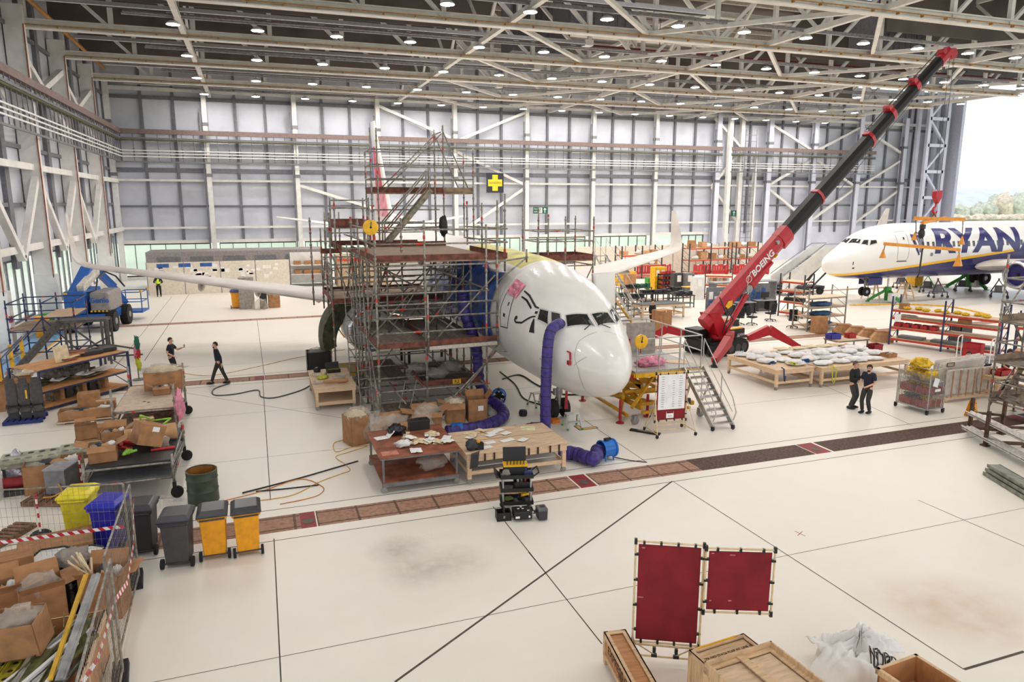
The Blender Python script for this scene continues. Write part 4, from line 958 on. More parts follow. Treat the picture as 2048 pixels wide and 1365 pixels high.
tx = text_mb('BOEING', .46, cm @ frame(bp(.185, .02, -.312 if (sd.y > 0) else .312), d, nu), .01, 'CENTER', .012)
obj('boom_lettering', tx, W, rb_)
b = MB(cm); sg_ = -.312 if sd.y > 0 else .312
c0 = bp(.128, .02, sg_); b.path([c0+d*(.17*math.cos(a*PI/10))+nu*(.17*math.sin(a*PI/10)) for a in range(20)], .015, 5, closed=True); b.path([c0+d*(-.25)+nu*(-.2), c0+nu*.08, c0+d*.3+nu*.22], .018, 5); obj('boom_emblem', b, W, rb_)
b = MB(cm); b.lathe([(.2, -.03), (.2, .03)], 24, bp(.115, -.38, sg_), frame((0,0,0), d, nu)); b.lathe([(.1, -.05), (.1, .05)], 20, bp(.25, .2, sg_), frame((0,0,0), d, nu)); obj('pivot_cover', b, HUB, CR, 50)
b = MB(cm); b.prism([(0,.1),(.28,.16),(.5,.02),(.34,-.16),(.05,-.12)], -.01, .01, frame(bp(.035, -.1, sg_*1.01), d, nu)); b.box(bp(.225, -.25, sg_*1.01), (.22, .01, .16), m=frame((0,0,0), d, nu)); obj('warning_label', b, YEL, CR)
b = MB(cm); beam(b, .13, .215, .5, .4, .5, .2, -.5); obj('boom_bracket', b, CRED, CR)
b = MB(cm); b.loft([[V((20.25, 28.6, 2.15))+sd*s*.36+V((e, 0, 0)) for s, e in ((-1, -.3), (1, -.3), (1, .25), (-1, .25))], [V((21.0, 28.8, .95))+sd*s*.4+V((e, 0, 0)) for s, e in ((-1, -.35), (1, -.35), (1, .4), (-1, .4))]])
b.lathe([(.5, 0), (.55, .1), (.55, .25), (.4, .35)], 20, (21.1, 28.9, .75)); obj('slew_mast', b, CRED, CR)
b = MB(cm); b.tube((21.3, 28.7, 1.2), (22.4, 28.75, 2.9), .13, 12); o = obj('lift_cylinder', b, CRED, CR, 50); b = MB(cm); b.tube((22.4, 28.75, 2.9), bp(.165, -.55), .07, 10); obj('cylinder_rod', b, CHROME, o, 50)
b = MB(cm); b.path([(20.8, 28.3, 1.2), (20.9, 28.1, 2.0), (20.7, 28.3, 2.6), (20.6, 28.4, 2.9)], .03, 6); b.path([(21, 28.3, 1.3), (21.3, 28.2, 1.8), (20.9, 28.3, 2.4)], .03, 6); obj('hydraulic_hose', b, BLACK, CR)
dm = cm @ M.Translation((21.2, 29.3, 0)) @ rotz(math.radians(15))
b = MB(dm); b.box((.1, .15, .62), (3.0, 1.15, .5)); b.box((1.1, .1, .95), (1.0, 1.1, .4)); b.box((-.95, .4, 1.0), (.9, .9, .55)); obj('chassis', b, BLACK, CR, bevel=.04)
for s in (-1, 1):
 b = MB(dm); b.prism([(1.15*math.cos(a)*1+.0 if abs(math.cos(a)) > 9 else (1. if math.cos(a) > 0 else -1.)+.33*math.cos(a), .34+.33*math.sin(a)) for a in [2*PI*i/24 for i in range(24)]], s*.75-.18, s*.75+.18, M(((1,0,0,0),(0,0,1,0),(0,1,0,0),(0,0,0,1))))
 for i in range(20): b.box((-1.2+i*.126, s*.75, .685), (.05, .38, .03))
 tr = obj('track', b, RUBBER, CR)
 b = MB(dm)
 for x in (-.95, -.5, 0, .5, .95): b.lathe([(.2, -.2), (.2, .2)], 14, (x, s*.75, .34), M.Rotation(PI/2, 4, 'X'))
 obj('track_wheel', b, DKGREY, tr)
b = MB(dm); b.box((1.25, -.47, .72), (.9, .03, .16)); o = obj('chassis_plate', b, DKGREY, CR)
obj('chassis_lettering', text_mb('BOEING', .16, dm @ frame((1.25, -.5, .85), (1,0,0), (0,0,1)), .004), W, o); b = MB(dm); b.box((1.2, -.49, .58), (.55, .02, .16)); b.box((1.05, -.49, .78), (.2, .02, .06)); obj('data_plate', b, W, o)
b = MB(dm); b.box((.9, -.35, 1.19), (.9, .3, .05)); obj('warning_strip', b, YEL, CR)
def outrig(pts, foot):
 b = MB(cm)
 for (p, w0), (q, w1) in zip(pts, pts[1:]):
  p, q = V(p), V(q); e = (q-p).normalized(); x = e.cross(V((0,0,1))).normalized(); y = x.cross(e)
  b.loft([[p+x*.16+y*w0, p-x*.16+y*w0, p-x*.16-y*w0, p+x*.16-y*w0], [q+x*.14+y*w1, q-x*.14+y*w1, q-x*.14-y*w1, q+x*.14-y*w1]])
 o = obj('outrigger', b, CRED, CR); b = MB(cm); f_ = V(foot); b.lathe([(.22, 0), (.22, .05), (.08, .1), (.06, .4)], 16, f_); obj('outrigger_foot', b, BLACK, o)
outrig([((22.6, 28.7, .75), .14), ((23.6, 28.4, 1.15), .24), ((25.1, 27.9, .25), .12)], (25.1, 27.9, 0))
outrig([((21.3, 28.3, 1.1), .16), ((20.5, 27.4, 1.0), .26), ((19.2, 26.6, .3), .14)], (19.2, 26.6, 0))
outrig([((20.2, 29.8, .8), .14), ((19.2, 30.6, 1.1), .2), ((18.2, 31.6, .2), .12)], (18.2, 31.6, 0))
outrig([((22, 29.9, .8), .14), ((22.8, 31, 1.1), .2), ((23.6, 32.2, .2), .12)], (23.6, 32.2, 0))
b = MB(cm)
for t0, t1 in ((.66,.87),(.755,.99)): b.tube(bp(t0, .55), bp(t1, .5), .025, 5)
tip = bp(1.035, -.25, 0)+d*.2
HZ_ = 7.95
for s in (-.12, .12): b.tube(tip+sd*s, V((tip.x, tip.y, HZ_))+sd*s, .014, 5)
b.tube(bp(.99, -.3), bp(.5, -.75), .012, 5); b.box(bp(.99, -.6), (.1, .1, .25)); obj('hoist_cable', b, DKGREY, CR)
b = MB(cm); c0 = V((tip.x, tip.y, HZ_))
b.prism([(-.22,.25),(.3,.3),(.28,-.1),(.05,-.45),(-.2,-.1)], -.14, .14, frame(c0+V((0,0,-.25)), (1,0,0), (0,0,1))); hk = obj('hook_block', b, CRED, CR, bevel=.03)
b = MB(cm); b.path([c0+V((0,0,-.65)), c0+V((0,0,-.85)), c0+V((-.15,0,-.95)), c0+V((-.18,0,-1.12)), c0+V((-.05,0,-1.25)), c0+V((.12,0,-1.2)), c0+V((.16,0,-1.08))], [.05,.05,.06,.07,.07,.05,.03], 8); obj('hook', b, CRED, hk, 180)
LF = thing('lifting_rig', 'orange yellow lifting frame with triangular pads hanging from the crane hook', 'lifting frame', (tip.x, tip.y, 0)); lm = M.Translation(-V((tip.x, tip.y, 0)))
LY_ = tip.y
def P_(x, y, dy=0): q = aty(x, y, LY_+dy); return q
LIFT = mat('lifting_frame_yellow', (226,148,36), .45, var=.05)
b = MB(lm); b.bar(P_(1830,437), P_(1928,439), .17, .2); b.bar(P_(1845,446, -.5), P_(1890,436, .5), .15); obj('upper_beam', b, LIFT, LF)
b = MB(lm); b.bar(P_(1769,488), P_(1919,500), .15, .18); obj('lower_beam', b, LIFT, LF)
b = MB(lm); q0 = V((tip.x, tip.y, HZ_-1.25))
b.tube(q0, P_(1860,437), .04, 6); b.path([q0, q0+V((.12, 0, -.2)), q0+V((-.05, 0, -.4)), P_(1858, 436)], .03, 6)
for a, c in (((1832,440),(1832,470)), ((1926,442),(1924,478)), ((1845,447),(1846,492)), ((1770,491),(1767,505)), ((1918,503),(1918,516))): b.tube(P_(*a), P_(*c), .025, 5)
b.lathe([(.16, 0), (.16, .25)], 10, P_(1845,458)); obj('sling_chain', b, DKGREY, LF)
for x, y, s in ((1766,507,.26), (1829,472,.24), (1924,480,.27), (1917,519,.4)):
 b = MB(lm); c = P_(x, y); b.loft([[c+V((s*math.cos(a), s*.5*math.sin(a), -s)) for a in (0, 1.57, 3.14, 4.71)], [c+V((.03*math.cos(a), .03*math.sin(a), s*.9)) for a in (0, 1.57, 3.14, 4.71)]]); obj('lifting_pad', b, LIFT, LF)
b = MB(lm); b.path([P_(1845,497), P_(1842,520), P_(1838,548), P_(1834,555)], .045, 7); b.blob(P_(1843, 467), (.2, .15, .3), 8, .3, 3, 2); obj('tagline', b, BLACK, LF, 180)
# ================================================================ shared builders
def open_box(b, w, d, h, t=.012, flaps=(0,0,0,0), z0=0.):
 "an open carton: four walls, a floor and folded-out flaps (front, right, back, left)"
 b.box((0, 0, z0+t/2), (w, d, t))
 for s in (-1, 1): b.box((s*(w-t)/2, 0, z0+h/2), (t, d, h)); b.box((0, s*(d-t)/2, z0+h/2), (w, t, h))
 for i, (fx, fy) in enumerate(((0,-1),(1,0),(0,1),(-1,0))):
  if flaps[i]:
   a = flaps[i]; L = (d if i % 2 == 0 else w)*.45; e = V((fx*w/2, fy*d/2, z0+h)); o = e+V((fx*math.cos(a), fy*math.cos(a), math.sin(a)))*L
   side = V((fy, fx, 0))*((w if i % 2 == 0 else d)/2)
   b.add([e-side, e+side, o+side*.98, o-side*.98, e-side+V((0,0,.008)), e+side+V((0,0,.008)), o+side*.98+V((0,0,.008)), o-side*.98+V((0,0,.008))], [(0,1,2,3),(7,6,5,4),(0,4,5,1),(2,6,7,3),(1,5,6,2),(0,3,7,4)])
 return b
def carton(label, loc, size, rz=0., flaps=None, fill=None, group=None, m=None, tape=False, lab_=None, tilt=None):
 w, d, h = size
 t = thing('cardboard_box', label, 'box', loc, rz, group)
 if tilt: t.rotation_euler = (tilt[0], tilt[1], rz)
 b = MB()
 if flaps is None:
  b.box((0, 0, h/2), (w, d, h)); b.box((0, 0, h+.003), (w*.98, .004, .004)); o = obj('carton', b, m or CARD, t, bevel=.006)
  if tape: q = MB(); q.box((0, 0, h+.003), (w+.004, .06, .005)); q.box((0, -d/2-.001, h-.06), (.06, .004, .12)); obj('tape', q, CREAMP, t)
 else: open_box(b, w, d, h, .01, flaps); o = obj('carton', b, m or CARD, t)
 if lab_: q = MB(); q.box((lab_[0]*w, -d/2-.002, h*lab_[1]), (w*.28, .004, h*.22)); obj('paper_label', q, PAPER, t)
 if fill == 'plastic': q = MB(); q.blob((0, 0, h*.95), (w*.46, d*.46, h*.3), 9, .5, 3, loc[0]*3.1); obj('plastic_liner', q, PLASTIC, t, 180)
 if fill == 'paper': q = MB(); q.blob((0, 0, h*.95), (w*.48, d*.48, h*.18), 10, .6, 4, loc[0]*2.3); obj('paper_filling', q, CREAMP, t, 180); q = MB(); q.blob((0, 0, h*1.02), (w*.6, d*.6, h*.22), 10, .5, 3, loc[0]); obj('plastic_liner', q, PLASTIC, t, 180)
 if fill == 'stuff':
  for i in range(4): q = MB(); q.blob(((i-1.5)*w*.2, (i % 2-.5)*d*.3, h*.85), (w*.16, d*.2, h*.2), 6, .5, 3, i+loc[1]); obj('content', q, [PLASTIC, DKGREY, CARD2, W][i], t, 180)
 return t
def castor(b, x, y, r=.06, w=.04):
 b.lathe([(r*.3, -w/2), (r, -w/2.4), (r, w/2.4), (r*.3, w/2)], 14, (x, y, r), M.Rotation(PI/2, 4, 'X')); b.box((x, y, r*2), (r*1.2, w*1.9, r*.5)); b.box((x-r*.2, y-w*.8, r*1.4), (r*.9, .006, r*1.3)); b.box((x-r*.2, y+w*.8, r*1.4), (r*.9, .006, r*1.3))
def sheet(b, c, w, d, rz, z=.002, curl=.0):
 m = M.Translation(c) @ rotz(rz)
 return b.grid(lambda u, v: m @ V(((u-.5)*w, (v-.5)*d, z+curl*noise.noise(V((u*3+c[0], v*3+c[1], 0))))), 6, 6) if curl else b.box(V(c)+V((0,0,z)), (w, d, .003), rz)
def paper(label, c, w, d, rz, m=None, curl=0., group='loose papers', name='paper_sheet', cat='paper'):
 b = MB(); sheet(b, (0,0,0), w, d, 0, .003, curl); o = obj(name, b, m or PAPER, loc=c, rz=rz, solid=.002 if curl else 0); return tag(o, label, cat, group)
def bag(label, c, r, seed=1., m=None, name='plastic_bag', cat='bag', group=None, amp=.45, n=12, flat=.8):
 b = MB(); b.blob((0, 0, r[2]*flat), r, n, amp, 2.6, seed, flat); return tag(obj(name, b, m or PLASTIC, None, 180, loc=c), label, cat, group)
def work_table(name, label, x0, x1, y0, y1, h, top, leg, sh=None, legw=.09, apron=.14, group=None, cast=.07, tt=.03, o=None):
 t = thing(name, label, 'table', ((x0+x1)/2, (y0+y1)/2, 0), 0, group); w, d = x1-x0, y1-y0
 b = MB(); b.box((0, 0, h-tt/2), (w, d, tt)); obj('tabletop', b, top, t)
 b = MB()
 for s in (-1, 1):
  b.box((0, s*(d/2-.05), h-tt-apron/2), (w-.06, .045, apron)); b.box((s*(w/2-.05), 0, h-tt-apron/2), (.045, d-.12, apron))
 obj('apron', b, leg, t)
 for sx in (-1, 1):
  for sy in (-1, 1):
   b = MB(); b.box((sx*(w/2-.1), sy*(d/2-.09), (h-tt+cast*2)/2), (legw, legw, h-tt-cast*2)); l = obj('leg', b, leg, t)
   c = MB(); castor(c, sx*(w/2-.1), sy*(d/2-.09), cast, .045); obj('castor', c, HUB, l, 50)
 if sh is not None:
  b = MB(); b.box((0, 0, sh), (w-.1, d-.1, .02)); obj('lower_shelf', b, top, t)
  b = MB()
  for s in (-1, 1): b.box((0, s*(d/2-.06), sh-.06), (w-.1, .05, .1))
  obj('shelf_rail', b, leg, t)
 else:
  b = MB()
  for s in (-1, 1): b.box((s*(w/2-.1), 0, .3), (.045, d-.2, .1))
  b.box((0, d/2-.1, .3), (w-.2, .045, .1)); b.box((0, -d/2+.1, .3), (w-.2, .045, .1)) if group != 'x' else None
  obj('stretcher', b, leg, t)
 return t
# ================================================================ foreground and middle
MAROON = mat('maroon_felt', (132,28,36), .9, var=.05, vs=3, bump=.3, bs=120); BAMB = mat('pale_bamboo_tube', (222,196,150), .5, var=.06)
def clip(b, p, m): b.box((0,0,0), (.05, .05, .075), m=M.Translation(p) @ m)
def pin_board(t, tl, tr, hgt, ncl, part='pin_board', sd=None):
 tl, tr = V(tl), V(tr); x = (tr-tl).normalized(); w = (tr-tl).length; m = frame(tl, x, (0,0,1))
 b = MB(m); g = .045; b.box((w/2, -hgt/2, 0), (w-2*g, hgt-2*g, .012)); p = obj(part, b, MAROON, t)
 b = MB(m)
 for a, c in (((0,0),(w,0)), ((0,-hgt),(w,-hgt)), ((0,0),(0,-hgt)), ((w,0),(w,-hgt))): b.tube((a[0], a[1], 0), (c[0], c[1], 0), .017, 8)
 obj('frame_tube', b, BAMB, p, 60)
 b = MB(m)
 for i in range(ncl):
  u = (i+.5)/ncl
  for q in ((u*w, -.02), (u*w, -hgt+.02)): b.box((q[0], q[1], 0), (.035, .07, .045))
  for q in ((.02, -u*hgt), (w-.02, -u*hgt)): b.box((q[0], q[1], 0), (.07, .035, .045))
 for q in ((0,0), (w,0), (0,-hgt), (w,-hgt)): b.box((q[0], q[1], 0), (.045, .09, .05))
 obj('clip', b, BLACK, p)
 return m, w
TL = aty(1272, 1083, 9.15); TR = fl(1409, 1092, TL.z); BLz = aty(1266, 1282, 9.15).z
t = thing('display_board', 'empty maroon display board of two felt panels standing by the wooden crates', 'display board', (TL.x, TL.y, 0)); mt = -V((TL.x, TL.y, 0))
m_, w_ = pin_board(t, TL+mt, TR+mt, TL.z-BLz, 4)
b = MB(m_);
for x, y, s in ((.12, -.1, .05), (.1, -.95, .09)): b.box((x, y, .008), (s, .02, .004))
obj('tape_scrap', b, mat('old_tape', (190,120,120), .7), t)
z2 = TL.z-.01; TL2 = fl(1413, 1097, z2); TR2 = fl(1551, 1101, z2); h2 = TL2.z-aty(1406, 1224, TL2.y).z
m2_, w2_ = pin_board(t, TL2+mt, TR2+mt, h2, 3)
b = MB(m2_)
for x, y, s in ((.1, -.08, .04), (.4, -.1, .08), (.1, -.88, .03), (.4, -.87, .05)): b.box((x, y, .008), (s, .018, .004))
obj('tape_scrap', b, MATS['old_tape'], t)
b = MB(); L0 = TL+mt; L1 = TR+mt; dx = (L1-L0).normalized(); ny = V((-dx.y, dx.x, 0))
for p in (L0, L1):
 q = V((p.x, p.y, 0)); b.tube(q+V((0,0,.06)), V((p.x, p.y, BLz)), .017, 8); b.tube(q+ny*.32+V((0,0,.03)), q-ny*.32+V((0,0,.03)), .017, 8)
 b.tube(q+ny*.3+V((0,0,.03)), V((p.x, p.y, BLz+.25)), .012, 6); b.tube(q-ny*.3+V((0,0,.03)), V((p.x, p.y, BLz+.25)), .012, 6)
for z in (.1, BLz-.05): b.tube(V((L0.x, L0.y, z)), V((L1.x, L1.y, z)), .017, 8)
b.tube(V((L0.x, L0.y, BLz)), V((L0.x, L0.y, .1))+dx*.4, .012, 6); b.tube(V((L1.x, L1.y, BLz)), V((L1.x, L1.y, .1))-dx*.4, .012, 6); obj('stand_tube', b, BAMB, t, 60)
b = MB(m_)
for x in (.35, w_-.35): b.box((x, -TL.z+.12, 0), (.09, .05, .05)); b.box((x, -TL.z+.22, 0), (.05, .09, .05))
obj('clip', b, BLACK, t)
CRATEW = mat('crate_softwood', (212,178,138), .65, var=.06, vs=4, stretch=(1,7,1)); CRATEO = mat('crate_plywood_orange', (190,132,84), .65, var=.06, vs=3, stretch=(1,6,1)); INK = mat('stencil_ink', (54,40,32), .8, var=0)
def crate(label, A, B, Cx, z, zb, mside, mtop, batt=.1, rim=.0, skid=False, inner=True):
 "A-B and B-C are two top edges in plan"
 A, B, Cx = V(A), V(B), V(Cx); x = (B-A); w = x.length; x.normalize(); y = V((-x.y, x.x, 0)); d = (Cx-B).dot(y)
 o = A+y*d/2+x*w/2; t = thing('wooden_crate', label, 'crate', (o.x, o.y, zb), math.atan2(x.y, x.x), 'wooden crates along the bottom edge'); d = abs(d); h = z-zb
 b = MB(); b.box((0, 0, h/2-.03), (w-.04, d-.04, h-.06)); obj('crate_body', b, mside, t)
 b = MB()
 for s in (-1, 1):
  b.box((s*(w/2-batt/2), 0, h-.011), (batt, d, .022)); b.box((0, s*(d/2-batt/2), h-.012), (w, batt, .022))
  for q in (-1, 1): b.box((s*(w/2-batt/2), q*(d/2-.01), h/2), (batt, .022, h)); b.box((q*(w/2-.01), s*(d/2-batt/2), h/2), (.022, batt, h))
  b.box((0, s*(d/2-.01), batt/2), (w, .022, batt)); b.box((0, s*(d/2-.01), h-batt/2), (w, .022, batt)); b.box((s*(w/2-.01), 0, batt/2), (.022, d, batt)); b.box((s*(w/2-.01), 0, h-batt/2), (.022, d, batt))
 obj('batten', b, CRATEW, t)
 if inner: b = MB(); b.box((0, 0, h-.045), (w-2*batt, d-2*batt, .02)); obj('lid_panel', b, mtop, t)
 if skid:
  b = MB()
  for s in (-1, 1): b.box((0, s*(d/2-.06), -.06), (w, .09, .12))
  obj('skid', b, CRATEW, t)
 return t, w, d, h
bs = fl(1203, 1324); zt = aty(1207, 1264, bs.y).z
A_ = fl(1207, 1264, zt); B_ = fl(1251, 1259, zt); C_ = fl(1318, 1365, zt); C_ = B_+(C_-B_)*1.25
t, w, d, h = crate('long narrow wooden crate with an orange lid panel, beside the maroon board', A_, B_, C_, zt, .12, CRATEO, CRATEO, .075, skid=True)
for i, (s_, yy, zz) in enumerate((('EXPRESS CARGO', .16, .62), ('FRAGILE', .09, .4))): obj('stencil', text_mb(s_, yy*1.2, frame((-w/2-.003, -d*.08+.0, h*zz), (0,-1,0), (0,0,1)), .002), INK, t)
zt = 1.0; A_ = fl(1377, 1301, zt); B_ = fl(1487, 1267, zt); C_ = fl(1523, 1296, zt); C_ = B_+(C_-B_)*2.2
t, w, d, h = crate('pale wooden crate with stencilled writing on its lid, behind the other crate', A_, B_, C_, zt, .0, CRATEW, CRATEW, .07)
for i, s_ in enumerate(('BOX NO 274/26 FLAP AT LINE 100', 'FRAME INNER PANEL', 'GROSS 144 KG 120 KG')): obj('stencil', text_mb(s_, .062, frame((.02, d/2-.24-.085*i, h-.032), (1,0,0), (0,1,0)), .0015), INK, t)
b = MB(); b.box((0, d/2-.02, h+.004), (w*.7, .03, .008)); obj('yellow_tape', b, YEL, t)
zt = 1.08; A_ = fl(1408, 1333, zt); B_ = fl(1541, 1291, zt); C_ = fl(1632, 1362, zt); C_ = B_+(C_-B_)*1.4
t, w, d, h = crate('nearest wooden crate with a raised rim and two recessed plywood lid panels', A_, B_, C_, zt, .0, CRATEW, PLY, .1)
b = MB()
for s in (-1, 1): b.box((s*(w/2-.012), 0, h+.03), (.024, d, .08)); b.box((0, s*(d/2-.012), h+.03), (w, .024, .08))
b.box((0, 0, h+.012), (.12, d, .02)); obj('rim', b, CRATEW, t)
zt = .72; A_ = fl(1757, 1338, zt); B_ = fl(1832, 1311, zt); C_ = fl(1915, 1365, zt); C_ = B_+(C_-B_)*1.3
A_, B_, C_ = V(A_), V(B_), V(C_); x = (B_-A_); w = x.length; x.normalize(); y = V((-x.y, x.x, 0)); dd = (C_-B_).dot(y); o_ = A_+x*w/2+y*dd/2
t = thing('wooden_crate', 'open empty wooden crate beside the crumpled white sheet', 'crate', (o_.x, o_.y, 0), math.atan2(x.y, x.x), 'wooden crates along the bottom edge')
b = MB(); open_box(b, w, abs(dd), zt, .03); obj('crate_body', b, CRATEO, t)
b = MB()
for s in (-1, 1): b.box((s*(w/2), 0, zt-.04), (.05, abs(dd)+.05, .09)); b.box((0, s*abs(dd)/2, zt-.04), (w+.05, .05, .09)); b.box((0, s*(abs(dd)/2-.05), .3), (w-.08, .05, .06))
obj('batten', b, CRATEW, t)
b = MB(); b.blob((-.05, .1, .12), (.12, .1, .1), 8, .6, 3, 7); obj('crumpled_film', b, W, t, 180)
c0 = fl(1715, 1330)
t = thing('plastic_sheet', 'crumpled white plastic sheet with black lettering among the crates', 'sheet', (c0.x, c0.y, 0))
def shf(u, v):
 a = 2*PI*u; r = .86*(1-v*.97); q = noise.noise(V((math.cos(a)*1.6, math.sin(a)*1.6, v*2)))
 rid = abs(noise.noise(V((math.cos(a)*3+7, math.sin(a)*3, v*5))))
 zz = (1-(r/.86)**2)*.42*(1+.9*q)+rid*.22*min(1, v*4)
 return V((r*math.cos(a)*(.95+.25*q), r*math.sin(a)*(.62+.2*q), max(.004, zz)))
SHEET = mat('white_plastic_sheet', (232,228,222), .45, var=.03, vs=3, bump=.4, bs=5)
b = MB(); b.grid(shf, 84, 40); obj('sheet_fabric', b, SHEET, t, 180)
def shg(u, v):
 x, y = -.62+1.35*u, .32+.4*(v-.5)-.34*u
 return V((x, y, .30+.2*math.sin(u*2.6)*math.sin(v*PI)+.1*noise.noise(V((u*5, v*4, 2)))+.06*abs(noise.noise(V((u*12, v*3, 5))))-.12*u))
b = MB(); b.grid(shg, 44, 22); obj('sheet_fold', b, SHEET, t, 180, solid=.004)
from mathutils.bvhtree import BVHTree
b0_ = MB(); b0_.grid(shf, 84, 40); bv = BVHTree.FromPolygons(b0_.v, b0_.f); tm = text_mb('MEICEN', .12, M.Translation((.16, -.3, 2)) @ rotz(2.85), 0, 'CENTER', .004)
me = bpy.data.meshes.new('x'); me.from_pydata([tuple(p) for p in tm.v], [], tm.f); bm = bmesh.new(); bm.from_mesh(me); bmesh.ops.triangulate(bm, faces=bm.faces)
for _ in range(3): bmesh.ops.subdivide_edges(bm, edges=[e for e in bm.edges if e.calc_length() > .02], cuts=1); bmesh.ops.triangulate(bm, faces=bm.faces)
b = MB(); b.add([(bv.ray_cast(v.co, V((0,0,-1)))[0] or v.co*0)+V((0,0,.012)) for v in bm.verts], [tuple(v.index for v in f.verts) for f in bm.faces]); bm.free(); obj('sheet_lettering', b, SYM, t)
TCX, TCY, TA = 5.55, 15.25, math.radians(-14)
t = thing('tool_trolley', 'black three tier tool trolley with pale legs, standing on the drain strip', 'trolley', (TCX, TCY, 0), TA)
for i, z in enumerate((.22, .55, .88)):
 b = MB(); b.box((0, 0, z), (.78, .46, .03))
 for s in (-1, 1): b.box((s*.385, 0, z+.03), (.02, .46, .09)); b.box((0, s*.225, z+.03), (.78, .02, .09))
 obj('tray', b, BLACK, t)
for sx in (-1, 1):
 for sy in (-1, 1):
  b = MB(); b.tube((sx*.33, sy*.18, .12), (sx*.33, sy*.18, .88), .022, 8); l = obj('leg', b, ALU, t, 60); c = MB(); castor(c, sx*.33, sy*.18, .06); obj('castor', c, BLACK, l, 50)
b = MB(); b.path([(.38, -.2, .9), (.52, -.2, 1.0), (.52, .2, 1.0), (.38, .2, .9)], .02, 8); b.prism([(-.39,.88),(-.55,1.05),(-.5,.9)], -.22, .22, M(((1,0,0,0),(0,0,1,0),(0,1,0,0),(0,0,0,1)))); obj('push_handle', b, BLACK, t, 60)
def on(t, x, y, z): return V((TCX, TCY, 0))+rotz(TA) @ V((x, y, z))
def toolbox_open(label, loc, rz):
 q = thing('tool_box', label, 'tool box', loc, rz)
 b = MB(); open_box(b, .56, .32, .24, .015); obj('box_body', b, BLACK, q)
 b = MB(); b.box((0, 0, .235), (.585, .345, .03)); b.box((0, 0, .2), (.5, .26, .05)); obj('tool_tray', b, YEL, q)
 b = MB(); b.box((0, .19, .42), (.56, .05, .34), m=M.Rotation(-.15, 4, 'X')); obj('lid', b, BLACK, q, bevel=.01)
 b = MB()
 for i in range(6): b.bar((-.2+i*.08, -.1, .26), (-.18+i*.08, .08, .27), .025)
 obj('hand_tool', b, DKGREY, q); return q
toolbox_open('open black tool box with yellow tray on top of the tool trolley', on(t, -.02, .07, .9), TA)
b = MB(); b.box((0, 0, .06), (.2, .12, .11)); b.bar((-.05, 0, .06), (-.05, 0, .2), .06, .05); tag(obj('power_drill', b, NAVY, loc=on(t, .27, -.08, .9), rz=TA, bevel=.02), 'dark blue power tool on the top tray of the tool trolley', 'tool')
bag('small clear bag of fittings on the tool trolley top tray', on(t, -.26, -.12, .9), (.1, .07, .09), 3, group=None)
q = thing('tool_tote', 'black tote with spray bottles on the middle tray of the tool trolley', 'tote', on(t, .14, 0, .57), TA); b = MB(); open_box(b, .4, .26, .17, .015); obj('tote_body', b, BLACK, q)
b = MB(); b.bar((-.19, 0, .17), (-.19, 0, .3), .02); b.bar((.19, 0, .17), (.19, 0, .3), .02); b.bar((-.19, 0, .3), (.19, 0, .3), .03); obj('handle', b, BLACK, q)
for i in range(3): b = MB(); b.lathe([(.03, 0), (.034, .15), (.015, .19), (.012, .23)], 10, (-.1+i*.09, .03, .02)); obj('spray_bottle', b, [W, PLASTIC, REDP][i], q, 50)
b = MB(); b.blob((0, 0, .05), (.13, .08, .05), 8, .6, 4, 4, .9); tag(obj('green_strap', b, mat('olive_strap', (98,104,50), .8), None, 180, loc=on(t, -.2, -.03, .245)), 'olive strap heap on the bottom tray of the tool trolley', 'strap')
for i in range(2):
 q = thing('cordless_drill', ['yellow cordless drill at the back of the tool trolley bottom tray', 'yellow cordless drill at the front of the tool trolley bottom tray'][i], 'drill', on(t, .16+.05*i, .08-.16*i, .245), TA+.4*i); b = MB(); b.tube((-.1, 0, .16), (.09, 0, .16), .035, 10); obj('drill_body', b, YEL, q, 50); b = MB(); b.bar((-.05, 0, .14), (-.07, 0, .03), .04); b.box((-.07, 0, .02), (.1, .07, .04)); b.tube((.09, 0, .16), (.15, 0, .16), .02, 8); obj('drill_grip', b, BLACK, q)
t = thing('tool_tote', 'black open tool tote on the floor, left of the three cases', 'tote', (5.08, 14.85, 0), -.15); b = MB(); open_box(b, .34, .28, .2, .02); b.box((0, 0, .1), (.02, .26, .2)); obj('tote_body', b, BLACK, t)
b = MB(); b.path([(0, -.12, .18), (0, -.1, .33), (0, .1, .33), (0, .12, .18)], .015, 8); obj('handle', b, BLACK, t, 60); b = MB(); b.box((0, -.143, .1), (.04, .01, .06)); obj('latch', b, HUB, t)
t = thing('equipment_case', 'black hard case with stickers on the floor, middle of the three cases', 'case', (5.5, 14.72, 0), -.15); b = MB(); b.box((0, 0, .11), (.42, .36, .13)); b.box((0, 0, .2), (.43, .37, .07)); obj('case_shell', b, BLACK, t, bevel=.02)
b = MB()
for x, y in ((0, .12), (.02, .02), (-.08, .03), (.13, -.1)): b.box((x, y, .237), (.05, .04, .004))
for x in (-.14, .14): b.box((x, -.2, .12), (.1 if x < 0 else .04, .006, .05))
obj('sticker', b, PAPER, t)
b = MB(); b.path([(.25, -.08, .14), (.3, -.08, .14), (.3, .08, .14), (.25, .08, .14)], .014, 6); obj('handle', b, BLACK, t)
t = thing('equipment_case', 'small grey tool case on the floor, right of the three cases', 'case', (5.93, 14.55, 0), -.1); b = MB(); b.box((0, 0, .13), (.21, .28, .22), tp=1.06); obj('case_body', b, DKGREY, t, bevel=.015)
b = MB(); b.box((0, 0, .265), (.23, .3, .06)); obj('lid', b, mat('mid_grey_plastic', (96,95,98), .5), t, bevel=.015); b = MB(); b.box((.02, .03, .297), (.1, .12, .01)); b.box((-.14, 0, .2), (.04, .08, .04)); obj('handle', b, BLACK, t)
H1 = aty(757, 917, 17.25).z
